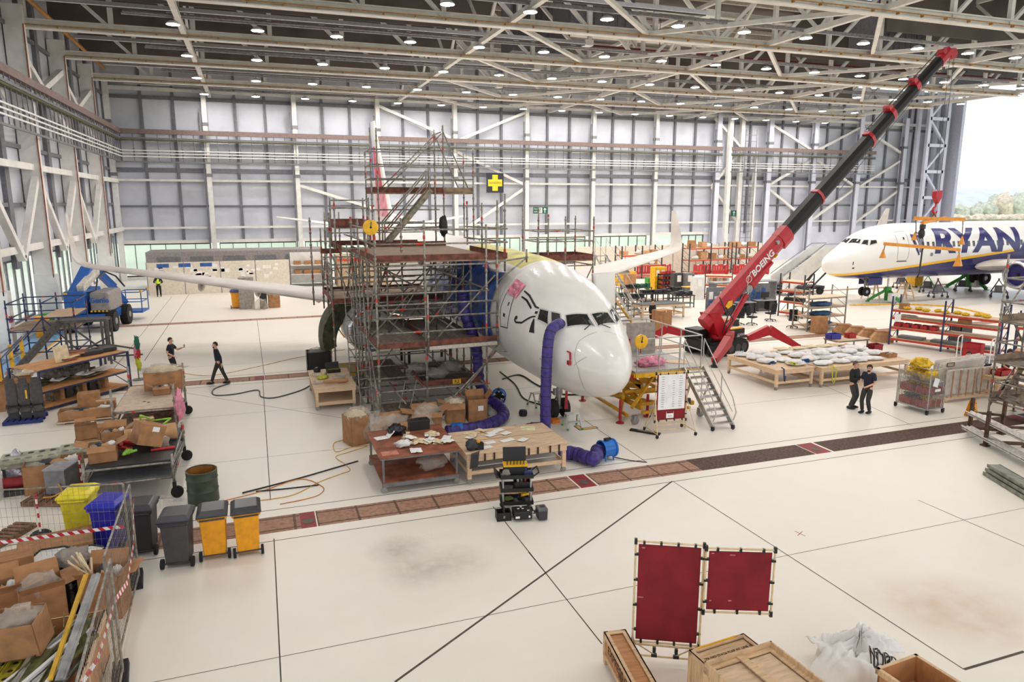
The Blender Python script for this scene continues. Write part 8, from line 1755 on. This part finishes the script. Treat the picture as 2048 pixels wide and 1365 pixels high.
t = thing('wrapped_rack', 'pale wrapped shelf rack at the back beside the tan cabin', 'rack', (4.6, 66, 0)); b = MB(); b.box((0, .4, 1.5), (3.6, .06, 3.0)); [b.box((0, 0, z), (3.6, .9, .06)) for z in (.3, 1.1, 1.9)]; obj('rack_body', b, W, t); b = MB(); [b.box((-1.2+.8*i, 0, 1.3), (.6, .6, .34)) for i in range(4)]; [b.box((-1.2+.9*i, 0, 2.1), (.6, .6, .34)) for i in range(3)]; obj('rack_content', b, CARD, t)
c = fl(473, 618); wheelie('yellow wheelie bin with a blue lid under the left wing', YELPL, mat('dark_blue_lid', (40,44,110), .5), (c.x, c.y+.3, 0), 0, 1.25, None)
for l, px, m, s in (('grey steel cabinet under the left wing beside the yellow bin', 495, mat('grey_cabinet', (150,142,134), .5), (1.0, .7, 2.2)), ('narrow black board standing under the left wing', 528, BLACK, (.5, .2, 1.8))):
 c = fl(px, 619); t = thing('cabinet' if 'cab' in l else 'black_board', l, 'cabinet' if 'cab' in l else 'board', (c.x, c.y+.4, 0)); b = MB(); b.box((0, 0, s[2]/2), s); obj('cabinet_body' if 'cab' in l else 'board_panel', b, m, t); b = MB(); b.box((.1, -s[1]/2-.01, s[2]*.7), (.2, .01, .25)); obj('notice', b, PAPER, t)
c = fl(549, 616); carton('tall cardboard box with pale filling under the left wing', (c.x, c.y+.3, 0), (.75, .6, .95), .1, (0,0,0,0), 'paper'); c = fl(515, 619); bag('heap of clear plastic under the left wing', (c.x+.2, c.y-.1, 0), (.5, .4, .4), 4)
def back_rack(label, p, w, levels, h=3.2):
 t, a, w_, at = rack('shelf_rack', label, p, (p[0]+w, p[1]+.3), 1.2, h, levels, DKGREY, ORANGE, PLY, 2, 'shelf racks along the cream partition', 1, .1, .12); return a, at
rr = random.Random(40)
SH = [('first shelf rack from the left along the cream partition', (33.2, 61.5), 4.6, (.3, 1.3, 2.3)), ('shelf rack full of cartons along the cream partition, right of the white winglet', (41.9, 63.2), 5.4, (.3, 1.5, 2.7)), ('smaller shelf rack of cartons at the right end of the cream partition', (47.9, 63.6), 3.0, (.3, 1.5, 2.7))]
for k, (l, p, w, lv) in enumerate(SH):
 a, at = back_rack(l, p, w, lv)
 for z in lv[1:]:
  for i in range(4):
   if rr.random() < .2: continue
   s = (rr.uniform(.5, .9), rr.uniform(.5, .8), rr.uniform(.3, .8)); b = MB(); b.box((0, 0, s[2]/2), s); o = obj('cardboard_box', b, [CARD, CARD2, W][rr.randrange(3)] if 0 else (CARD if (i+k) % 2 else CARD2), loc=at(.12+.25*i, .5, z+.03), rz=a+rr.uniform(-.2, .2)); tag(o, ORD[i]+' carton from the left on the '+('middle' if z == lv[1] else 'top')+' shelf of the '+['first rack along the partition', 'rack beside the winglet', 'rack at the partition end'][k], 'box', ['cartons on the first back rack', 'cartons on the winglet back rack', 'cartons on the right back rack'][k])
 for i in range(3): bag('plastic wrapped part on the '+['first rack along the partition', 'rack right of the white winglet', 'rack at the right end of the partition'][k], at(.2+.3*i, .4, lv[1+i % 2]+.02), (.4, .3, .25), i+k*3., WRAP, 'wrapped_part', 'part', 'wrapped parts on the back racks %s' % ['left', 'middle', 'right'][k], .4, 7)
def barrier():
 t = thing('red_barrier', '', 'barrier'); b = MB()
 for z in (.15, .95): b.box((0, 0, z), (1.9, .07, .2))
 for i in range(7): b.box((-.87+.29*i, 0, .55), (.2, .05, .7))
 obj('barrier_panel', b, REDPL, t); b = MB(); [b.box((x, 0, .04), (.12, .5, .08)) for x in (-.7, .7)]; obj('barrier_foot', b, REDPL, t); b = MB(); [b.box((x, -.04, 1.0), (.3, .01, .1)) for x in (-.5, .5)]; obj('reflector', b, W, t); return t
b0 = barrier()
for i, (px, l) in enumerate(((1290, 'red plastic barrier below the white winglet, first from the left'), (1325, 'red plastic barrier below the white winglet, second from the left'), (1403, 'red plastic barrier in front of the carton rack, left of the pair'), (1440, 'red plastic barrier in front of the carton rack, right of the pair'), (1482, 'red plastic barrier just left of the crane boom'), (1522, 'red plastic barrier just right of the crane boom'))):
 p = fl(px, 549); q = b0 if i == 0 else dup(b0, (0,0,0)); q.location = p; q.rotation_euler.z = -.05; q['label'] = l; q['group'] = 'red plastic barriers'
def cab(name, l, cat, px, py, s, m, rz=0., front=None, d=None):
 p = fl(px, py); t = thing(name, l, cat, (p.x, p.y+s[1]/2, 0), rz); b = MB(); b.box((0, 0, s[2]/2), s); obj('cabinet_body', b, m, t, bevel=.02); b = MB()
 if front: [b.box((x*s[0], -s[1]/2-.01, z*s[2]), (w*s[0], .02, h*s[2])) for x, z, w, h in front]
 else: b.box((0, -s[1]/2-.01, s[2]*.55), (.03, .02, s[2]*.3))
 obj('notice' if front else 'handle', b, d or BLACK, t); return t
cab('flammables_cabinet', 'tall bright yellow cabinet with papers beside the rack of red bins', 'cabinet', 1320, 582, (1.1, .8, 2.0), YEL, 0, [(-.25, .75, .25, .25), (.2, .75, .25, .25)], PAPER)
cab('green_bin', 'bright green bin left of the tall yellow cabinet', 'bin', 1302, 580, (.6, .6, 1.0), GREEN)
for i in range(3): cab('yellow_box', ['wide yellow cabinet behind the boarding door, left of three', 'wide yellow cabinet behind the boarding door, middle of three', 'wide yellow cabinet behind the boarding door, right of three'][i], 'cabinet', 1212+i*24, 574-i*2, (1.25, .9, 1.2), mat('ochre_cabinet', (222,164,40), .5))
for i in range(3): cab('grey_cabinet', ['dark grey notice cabinet right of the red bins', 'grey steel cabinet with papers behind the yellow table', 'white tall cabinet left of the crane boom'][i], 'cabinet', (1357, 1378, 1398)[i], (590, 590, 600)[i], (.9, .6, 1.75), (DKGREY, GREYS, W)[i], 0, [(0, .75, .4, .3)], PAPER)
t, a6, w6, at6 = rack('bin_rack', 'black rack of red storage bins beside the tall yellow cabinet', fl(1326, 585), fl(1352, 583), .7, 1.5, (.25, .65, 1.05, 1.45), BLACK, BLACK, BLACK, 1)
for z in (.27, .67, 1.07, 1.47):
 for i in range(4): b = MB(); open_box(b, .22, .4, .2, .015); tag(obj('red_bin', b, REDPL, loc=at6(.12+.25*i, .4, z+.01), rz=a6), ORD[i]+' red bin from the left, '+{.27:'bottom',.67:'second',1.07:'third',1.47:'top'}[z]+' level of the black bin rack', 'bin', 'red bins on the black rack')
rr = random.Random(14)
for i, (px, py) in enumerate(((1262, 600), (1288, 598), (1300, 612), (1330, 612), (1352, 606), (1248, 618), (1275, 622), (1372, 616))):
 p = fl(px, py); t = thing('tool_bench', ['dark tool bench behind the boarding door, far left', 'dark tool bench left of the green bin', 'dark tool bench in front of the green bin', 'dark tool bench in front of the tall yellow cabinet', 'dark tool bench in front of the red bin rack', 'dark low bench beside the yellow reel rail', 'dark low bench behind the platform rail', 'dark bench in front of the grey steel cabinet'][i], 'bench', (p.x, p.y+.4, 0), rr.uniform(-.2, .2), 'dark tool benches in the middle of the hall'); b = MB(); b.box((0, 0, .85), (1.5, .7, .05)); b.box((0, 0, .3), (1.4, .65, .04)); obj('bench_top', b, DKGREY, t); b = MB(); [b.box((sx*.68, sy*.3, .42), (.06, .06, .84)) for sx in (-1, 1) for sy in (-1, 1)]; obj('bench_leg', b, BLACK, t)
 b = MB(); [b.box((-.5+.33*k, rr.uniform(-.1, .1), .88+.13), (.28, .35, rr.uniform(.15, .35))) for k in range(4)]; o = obj('bench_load', b, [BLACK, mat('bottle_green_box', (36,92,64), .6), BLACK, DKGREY][i % 4], t)
p = fl(1388, 596); t = work_table('yellow_table', 'yellow topped work table left of the crane boom', p.x-.7, p.x+.7, p.y, p.y+.8, .85, YEL, GREYS, None, .06, .08)
p = fl(1283, 590); carton('cardboard carton on a dark bench behind the boarding door', (p.x, p.y+2, 0), (.8, .6, 1.5), 0)
t, a7, w7, at7 = rack('shelf_rack', 'orange beamed rack of rolls left of the crane boom', fl(1408, 598), fl(1462, 600), 1.2, 2.6, (.4, 1.1, 1.8), DKGREY, ORANGE, PLY, 1)
for i in range(7): b = MB(); b.lathe([(.12, 0), (.12, .5)], 12); tag(obj('paper_roll', b, [W, CREAMP, CARD2][i % 3], None, 50, loc=at7(.12+.12*i, .4, 1.12)), ['white roll standing on the orange beamed rack', 'cream roll standing on the orange beamed rack', 'tan roll standing on the orange beamed rack'][i % 3], 'roll', ['white rolls on the rack', 'cream rolls on the rack', 'tan rolls on the rack'][i % 3])
for l, a, c, m in (('aluminium access stair slanting behind the open door of the white airliner', (1262, 640), (1190, 510), ALU), ('yellow rimmed access stair left of the aluminium one', (1240, 650), (1180, 560), YEL)):
 p = fl(*a); e = aty(c[0], c[1], p.y+3.5); t = thing('access_stair', l, 'stair', p); b = MB(); [b.bar(V((s, 0, .1)), e-p+V((s, 0, 0)), .06, .16) for s in (0, .8)]; obj('stringer', b, m, t); b = MB(); [b.box((e-p)*((i+.5)/12)+V((.4, 0, .1)), (.78, .24, .03)) for i in range(12)]; obj('tread', b, GREYS, t); b = MB(); [b.tube(V((s, 0, 1.1)), e-p+V((s, 0, 1.1)), .022, 6) for s in (0, .8)]; [b.tube((e-p)*u+V((s, 0, .1)), (e-p)*u+V((s, 0, 1.1)), .02, 6) for s in (0, .8) for u in (0, .5, 1)]; obj('handrail', b, ALU, t); b = MB(); d = e-p; [b.bar((d.x+s, d.y, 0), (d.x+s, d.y, d.z), .07) for s in (0, .8)]; obj('support_leg', b, GREYS, t)
p = fl(1300, 640); work_table('pine_table', 'pine work table behind the scissor platform', p.x-.6, p.x+2.6, p.y, p.y+1.3, .95, DKGREY, PINE, None, .1, .14)
c = fl(1345, 672); carton('taped brown carton behind the scissor platform', (c.x, c.y+1.2, 0), (.9, .7, 1.3), .2, None, None, None, None, True)
SG = mat('sign_green', (20,88,66), .5, var=0)
p = aty(990, 366, YB-1.1); t = thing('banner', 'black square banner with a yellow cross reading GO4ZERO on the back wall', 'banner', p); b = MB(); b.box((0, 0, 0), (1.95, .05, 2.1)); obj('banner_sheet', b, mat('banner_black', (36,38,48), .6, var=0), t); b = MB(); b.box((0, -.035, 0), (.62, .02, 1.7)); b.box((0, -.036, 0), (1.6, .02, .72)); obj('yellow_cross', b, mat('banner_yellow', (236,200,40), .6, var=0), t); obj('banner_text', text_mb('GO4ZERO', .3, frame((0, -.05, 0), (1,0,0), (0,0,1)), .003), SYM, t)
def exit_sign(px, py, l, full):
 p = aty(px, py, YB-1.05); t = thing('exit_sign', l, 'sign', p); w = 1.75 if full else .8; b = MB(); b.box((0, 0, 0), (w, .05, .72)); obj('sign_board', b, SG, t); x0 = w/2-.36
 b = MB(); b.box((x0, -.032, -.08), (.1, .012, .36)); b.prism([(-.2,0),(.2,0),(0,.2)], 0, .012, frame((x0, -.03, .08), (1,0,0), (0,0,1)));
 if full: b.box((-.05, -.03, 0), (.5, .01, .6))
 obj('sign_arrow', b, W, t)
 if full:
  b = MB(); b.lathe([(.05, 0), (.05, .01)], 12, (-.02, -.045, .2), M.Rotation(PI/2, 4, 'X')); b.bar((-.03, -.045, .14), (-.1, -.045, -.06), .09, .02); [b.bar((a[0], -.045, a[1]), (c[0], -.045, c[1]), .05, .02) for a, c in (((-.1,-.06),(.04,-.12)), ((.04,-.12),(.02,-.25)), ((-.1,-.06),(-.2,-.2)), ((-.04,.1),(.1,.04)), ((-.05,.1),(-.16,.02)))]; obj('running_figure', b, SG, t)
  obj('sign_text', text_mb('Fire', .26, frame((-.6, -.03, .15), (1,0,0), (0,0,1)), .004), W, t); obj('sign_text', text_mb('exit', .26, frame((-.6, -.03, -.14), (1,0,0), (0,0,1)), .004), W, t)
exit_sign(1081, 421, 'green fire exit sign with running figure and arrow on the back wall column', True); exit_sign(1467, 427, 'small green arrow exit sign on the white post of the back wall', False)
# ================================================================ people
SKIN = mat('skin', (214,162,134), .55, var=.04); HAIRD = mat('dark_hair', (38,30,27), .8); HAIRG = mat('greying_hair', (84,76,72), .8); CNAVY = mat('navy_cotton', (28,31,44), .85, var=.06); CBLK = mat('black_jacket', (26,26,28), .8, var=.06); CGRY = mat('grey_trousers', (62,60,60), .85, var=.06); CDK = mat('dark_olive_trousers', (52,50,44), .85, var=.06); HIVIS = mat('hi_vis_yellow', (206,232,60), .7); SHOE = mat('black_shoe', (24,23,23), .6)
def skinmesh(nodes, edges, root):
 me = bpy.data.meshes.new('b'); me.from_pydata([n[0] for n in nodes], edges, []); o = bpy.data.objects.new('b', me); COL.objects.link(o)
 o.modifiers.new('k', 'SKIN'); sv = me.skin_vertices[0].data
 for i, n in enumerate(nodes): sv[i].radius = n[1] if isinstance(n[1], tuple) else (n[1], n[1]); sv[i].use_root = (i == root)
 s = o.modifiers.new('s', 'SUBSURF'); s.levels = 1; s.render_levels = 1
 m = bpy.data.meshes.new_from_object(o.evaluated_get(bpy.context.evaluated_depsgraph_get())); b = MB(); b.add([v.co.copy() for v in m.vertices], [tuple(p.vertices) for p in m.polygons]); bpy.data.objects.remove(o); return b
def person(label, loc, rz, hands, feet, look=0., lean=0., top=CNAVY, legs=CDK, hair=HAIRD, sleeve='long', vest=False, cap=False, beard=False, bald=False, crouch=0.):
 "figure facing -y; hands and feet are (left, right) targets in its own frame"
 t = thing('person', label, 'person', loc, rz); dz = -crouch
 P = {}; hip = V((0, lean*.2, .95+dz)); ch = V((0, -lean, 1.38+dz)); nk = V((0, -lean*1.1, 1.5+dz)); hd = V((0, -lean*1.25-.02, 1.6+dz)); tp = V((0, -lean*1.25-.02, 1.72+dz))
 N = [(hip, (.13, .1)), (V((0, -lean*.35, 1.12+dz)), (.12, .09)), (ch-V((0,0,.08)), (.16, .11)), (nk-V((0,0,.04)), (.075, .07)), (nk+V((0,0,.02)), (.055, .055)), (hd, (.078, .092)), (tp, (.07, .085))]; E = [(i, i+1) for i in range(6)]
 def limb(pts, a):
  k = a
  for p, r in pts: N.append((p, r)); E.append((k, len(N)-1)); k = len(N)-1
  return k
 sl = []; lg = []
 for i, s in ((0, -1), (1, 1)):
  sh = V((s*.185, ch.y, 1.41+dz)); h = V(hands[i])+V((0, 0, dz)); d = h-sh; L_ = d.length; mid = sh+d*.5; out = V((s*.5, .6, -.5)); out = (out-d.normalized()*out.dot(d.normalized())).normalized(); el = mid+out*math.sqrt(max(.0009, .29**2-(L_/2)**2)) if L_ < .58 else mid
  e = limb([(sh, .062), (sh.lerp(el, .6), .05), (el, .043), (el.lerp(h, .5), .039), (h, .03)], 2); f = (h-el).normalized(); sd = f.cross(V((0,0,1))); sd = sd.normalized() if sd.length > .1 else V((1,0,0)); nn = sd.cross(f)
  pm = limb([(h+f*.05, (.036, .022)), (h+f*.085, (.036, .02))], e);
  for q, l in ((-.03, .07), (-.01, .085), (.01, .08), (.03, .062)): limb([(h+f*(.095+l*.5)+sd*q, .0085), (h+f*(.09+l*.85)+sd*q-nn*.02, .0075)], pm)
  limb([(h+f*.06+sd*(-s)*.05, .01), (h+f*.1+sd*(-s)*.062, .008)], e)
  sl.append((sh, el, h)); ft = V(feet[i]); hp = V((s*.095, hip.y, .9+dz)); d = ft+V((0,0,.09))-hp; mid = hp+d*.5; kn = mid+V((0, -1, 0))*math.sqrt(max(.0004, .43**2-(d.length/2)**2)); an = ft+V((0, 0, .09))
  limb([(hp, .09), (hp.lerp(kn, .55), .08), (kn, .058), (kn.lerp(an, .4), .055), (an, .04), (ft+V((0, -.13, .04)), (.042, .03))], 0); lg.append((hp, kn, an, ft))
 b = skinmesh(N, E, 0); obj('body', b, SKIN, t, 180)
 g = [(hip-V((0,0,.08)), (.19, .15)), (hip.lerp(ch, .4), (.172, .132)), (ch-V((0,0,.06)), (.19, .138)), (nk-V((0,0,.03)), (.1, .09))]; ge = [(0,1),(1,2),(2,3)]
 for sh, el, h in sl:
  k = 2
  for p, r in ([(sh, .082), (sh.lerp(el, .6), .07), (el, .062), (el.lerp(h, .5), .054), (el.lerp(h, .93), .046)] if sleeve == 'long' else [(sh, .085), (sh.lerp(el, .45), .076), (sh.lerp(el, .75), .072)]): g.append((p, r)); ge.append((k, len(g)-1)); k = len(g)-1
 obj('shirt' if sleeve != 'long' else 'jacket', skinmesh(g, ge, 0), top, t, 180)
 if vest: obj('hi_vis_vest', skinmesh([(hip-V((0,0,.02)), (.19, .15)), (hip.lerp(ch, .4), (.185, .145)), (ch-V((0,0,.04)), (.21, .155)), (nk-V((0,0,.05)), (.11, .1))], [(0,1),(1,2),(2,3)], 0), HIVIS, t, 180)
 g = [(hip+V((0,0,.06)), (.165, .128)), (hip, (.17, .13))]; ge = [(0,1)]
 for hp, kn, an, ft in lg:
  k = 1
  for p, r in ((hp, .105), (hp.lerp(kn, .55), .096), (kn, .078), (kn.lerp(an, .5), .072), (an+V((0,0,.0)), .064)): g.append((p, r)); ge.append((k, len(g)-1)); k = len(g)-1
 obj('trousers', skinmesh(g, ge, 0), legs, t, 180)
 for hp, kn, an, ft in lg: b = MB(); b.loft([[ft+V((.05*math.cos(a)*(1 if y < .05 else .8), y, max(0, .055+z*math.sin(a)))) for a in [k*PI/5 for k in range(10)]] for y, z in ((.09, .04), (.04, .055), (-.06, .055), (-.14, .045), (-.2, .03))]); obj('shoe', b, SHOE, t, 180)
 hb = M.Translation(hd) @ rotz(look); b = MB(hb)
 b.blob((0, -.1, .0), (.014, .022, .022), 6, 0); [b.blob((s*.085, 0, .01), (.012, .022, .032), 6, 0) for s in (-1, 1)]; obj('nose_and_ears', b, SKIN, t, 180)
 b = MB(hb); [b.blob((s*.032, -.083, .035), (.011, .008, .007), 5, 0) for s in (-1, 1)]; b.box((0, -.086, -.05), (.045, .01, .008)); [b.box((s*.032, -.084, .055), (.035, .01, .007)) for s in (-1, 1)]; obj('facial_features', b, HAIRD, t)
 if not bald: b = MB(hb); b.loft([[V((.096*math.sin(th)*math.cos(a), .022+.1*math.sin(th)*math.sin(a), max(.065+.105*math.cos(th)+(-.06 if math.sin(a) > .1 and th > 1.4 else 0), .1 if math.sin(a) < -.25 else -1))) for a in [k*PI/10 for k in range(20)]] for th in (.15, .5, .9, 1.3, 1.62)]); obj('hair', b, hair, t, 180)
 if cap: b = MB(hb); b.loft([[V((.104*math.sin(th)*math.cos(a), .01+.114*math.sin(th)*math.sin(a), .075+.11*math.cos(th))) for a in [k*PI/10 for k in range(20)]] for th in (.15, .6, 1.1, 1.5)]); b.box((0, -.15, .08), (.15, .1, .012)); obj('cap', b, BLACK, t, 60)
 if beard: b = MB(hb); b.blob((0, -.06, -.062), (.052, .034, .03), 8, .1); obj('beard', b, hair, t, 180)
 return t
R_ = math.radians
p = fl(346, 757); person('man in navy t-shirt holding up a phone behind the large open cardboard box', p, R_(75), ((-.22, -.2, 1.0), (.12, -.42, 1.28)), ((-.1, 0, 0), (.1, .05, 0)), 0, .02, CNAVY, CBLK, HAIRD, 'short')
b = MB(); b.box((0, 0, 0), (.07, .012, .14)); q = V(p)+rotz(R_(75)) @ V((.12, -.53, 1.36)); tag(obj('phone', b, BLACK, loc=q, rz=R_(75)), 'phone in the raised hand of the man in the navy t-shirt', 'phone')
p = fl(440, 768); person('man in dark sweater and olive trousers walking left across the floor', p, R_(-80), ((-.24, -.05, .86), (.24, .08, .86)), ((-.09, -.3, 0), (.09, .3, 0)), .1, .05, CNAVY, CDK, HAIRD, 'long', beard=True)
p = fl(1702, 817); person('man in black jacket and grey trousers standing with hands clasped, left of the talking pair', p, R_(18), ((-.06, -.3, 1.16), (.07, -.3, 1.18)), ((-.13, 0, 0), (.12, .02, 0)), .1, .02, CBLK, CGRY, HAIRG, 'long')
p = fl(1731, 827); person('bearded man in navy polo facing the man in black jacket, right of the pair', p, R_(-72), ((-.12, -.3, 1.08), (.14, -.32, 1.06)), ((-.1, -.06, 0), (.1, .06, 0)), .2, .0, CNAVY, CDK, HAIRD, 'short', beard=True)
p = fl(320, 590)-V((-.1, 1.3, 0)); person('person in a yellow hi-vis vest seen from behind at the papered partition', p, R_(185), ((-.2, -.25, 1.05), (.22, -.3, 1.1)), ((-.12, 0, 0), (.12, 0, 0)), 0, .05, CBLK, CBLK, HAIRD, 'long', True)
p = fl(1302, 660); person('bald man in dark clothes standing behind the scissor platform', p, R_(20), ((-.15, -.3, 1.05), (.15, -.3, 1.05)), ((-.1, 0, 0), (.1, 0, 0)), 0, .05, CBLK, CBLK, HAIRD, 'long', bald=True)
p = fl(2003, 786); person('man in a dark cap and black polo at the bench on the right edge', p, R_(10), ((-.18, -.3, .98), (.2, -.3, 1.0)), ((-.12, 0, 0), (.12, 0, 0)), -.1, .08, CBLK, CBLK, HAIRD, 'short', cap=True)
p = fl(1957, 775); person('crouching person in black behind the timber panel rack', (p.x+.1, p.y+.6, 0), R_(-60), ((-.1, -.45, .95), (.2, -.4, .9)), ((-.12, -.1, 0), (.12, .1, 0)), .2, .25, CBLK, CBLK, HAIRD, 'long', crouch=.35)
p = fl(549, 572); person('person in dark clothes by the pale wrapped rack at the back', (p.x, p.y-.6, 0), R_(140), ((-.2, -.3, 1.05), (.2, -.3, 1.05)), ((-.1, 0, 0), (.1, 0, 0)), 0, .08, CNAVY, CBLK, HAIRD, 'long')
p = fl(566, 574); person('person in a hi-vis vest bending beside the pale wrapped rack at the back', (p.x, p.y-.6, 0), R_(100), ((-.15, -.5, .9), (.15, -.5, .9)), ((-.1, 0, 0), (.1, 0, 0)), 0, .3, CBLK, CBLK, HAIRD, 'long', True)
p = fl(2010, 800); work_table('pine_table', 'pine work bench in front of the man in the cap at the right edge', p.x-.6, p.x+1.6, p.y-.1, p.y+.8, .9, PLY, PINE, None, .1, .14)
t = thing('storage_crate', 'red tray on the pine bench at the right edge', 'crate', (p.x+.1, p.y+.3, .9)); b = MB(); open_box(b, .7, .4, .2, .02); obj('crate_body', b, REDPL, t)
def islands(o, gap=.012):
 me = o.data; par = list(range(len(me.vertices)))
 def fd(a):
  while par[a] != a: par[a] = par[par[a]]; a = par[a]
  return a
 for e in me.edges: par[fd(e.vertices[0])] = fd(e.vertices[1])
 G = {}
 for v in me.vertices: G.setdefault(fd(v.index), []).append(v.index)
 B = [[V(map(min, zip(*[me.vertices[i].co for i in g]))), V(map(max, zip(*[me.vertices[i].co for i in g]))), g] for g in G.values()]
 k = True
 while k:
  k = False
  for i in range(len(B)):
   for j in range(i+1, len(B)):
    if all(B[i][0][q] <= B[j][1][q]+gap and B[j][0][q] <= B[i][1][q]+gap for q in range(3)):
     B[i] = [V(map(min, zip(B[i][0], B[j][0]))), V(map(max, zip(B[i][1], B[j][1]))), B[i][2]+B[j][2]]; del B[j]; k = True; break
   if k: break
 return [b[2] for b in B]
for o in list(bpy.data.objects):
 if o.type == 'MESH' and o.parent and not o.children and o.data.users == 1 and o.name.split('.')[0] in ('counter_leg', 'clip', 'shelf_rail', 'castor', 'rear_handle', 'rail_post', 'door_detail', 'push_handle', 'rubber_foot', 'cross_bar', 'leg', 'rack_content', 'base_plate', 'beam', 'leg_brace', 'stencil_block', 'desk_leg', 'pedestal', 'stand_leg', 'bench_leg', 'bearer', 'support_leg', 'stringer', 'handrail', 'rail_pad', 'barrier_foot', 'notice', 'blue_notice', 'reflector', 'track_wheel', 'foot', 'step', 'panel_line', 'warning_label', 'pivot_cover', 'wiper', 'cabin_window', 'blade_antenna', 'streamer_tag', 'tape_scrap', 'sticker', 'deck_edge', 'cabin_shutter', 'bench_load', 'end_brace'):
  I = islands(o)
  if 1 < len(I) <= 100:
   me = o.data; V_ = [v.co.copy() for v in me.vertices]; F_ = [tuple(p.vertices) for p in me.polygons]; sm = me.polygons[0].use_smooth; mt_ = me.materials[0]; nm = o.name.split('.')[0]
   for g in I:
    S_ = {v: i for i, v in enumerate(g)}; b = MB(); b.add([V_[v] for v in g], [tuple(S_[v] for v in f) for f in F_ if f[0] in S_])
    q = obj(nm, b, mt_, o.parent, 50 if sm else 0); q.matrix_local = o.matrix_local.copy()
    for md in o.modifiers:
     if md.type == 'BEVEL': n_ = q.modifiers.new('b', 'BEVEL'); n_.width = md.width; n_.segments = 2; n_.limit_method = 'ANGLE'
    if 'label' in o: q['label'] = o['label']
   bpy.data.objects.remove(o)
# ================================================================ light
w = bpy.data.worlds.new('sky'); SC.world = w; w.use_nodes = True
nt = w.node_tree; bg = nt.nodes['Background']
tc = nt.nodes.new('ShaderNodeTexCoord'); nz = nt.nodes.new('ShaderNodeTexNoise'); nz.inputs['Scale'].default_value = 2.2; nz.inputs['Detail'].default_value = 5
mp = nt.nodes.new('ShaderNodeMapping'); mp.inputs['Scale'].default_value = (1, 1, 4); nt.links.new(tc.outputs['Generated'], mp.inputs[0]); nt.links.new(mp.outputs[0], nz.inputs['Vector'])
rp = nt.nodes.new('ShaderNodeValToRGB'); rp.color_ramp.elements[0].position = .35; rp.color_ramp.elements[0].color = (*lin((225,234,246)), 1); rp.color_ramp.elements[1].position = .65; rp.color_ramp.elements[1].color = (*lin((250,250,250)), 1)
nt.links.new(nz.outputs[0], rp.inputs[0]); nt.links.new(rp.outputs[0], bg.inputs[0]); bg.inputs[1].default_value = .85
vs = SC.view_settings; SC.display_settings.display_device = 'sRGB'
vs.view_transform = 'Standard'; vs.look = 'None'; vs.gamma = 1; vs.use_curve_mapping = False; vs.exposure = 1.07
SC.cycles.use_denoising = True; SC.cycles.sample_clamp_indirect = 4; SC.cycles.caustics_reflective = False; SC.cycles.caustics_refractive = False; SC.cycles.max_bounces = 6; SC.cycles.diffuse_bounces = 3; SC.cycles.adaptive_threshold = .02; SC.cycles.transparent_max_bounces = 12
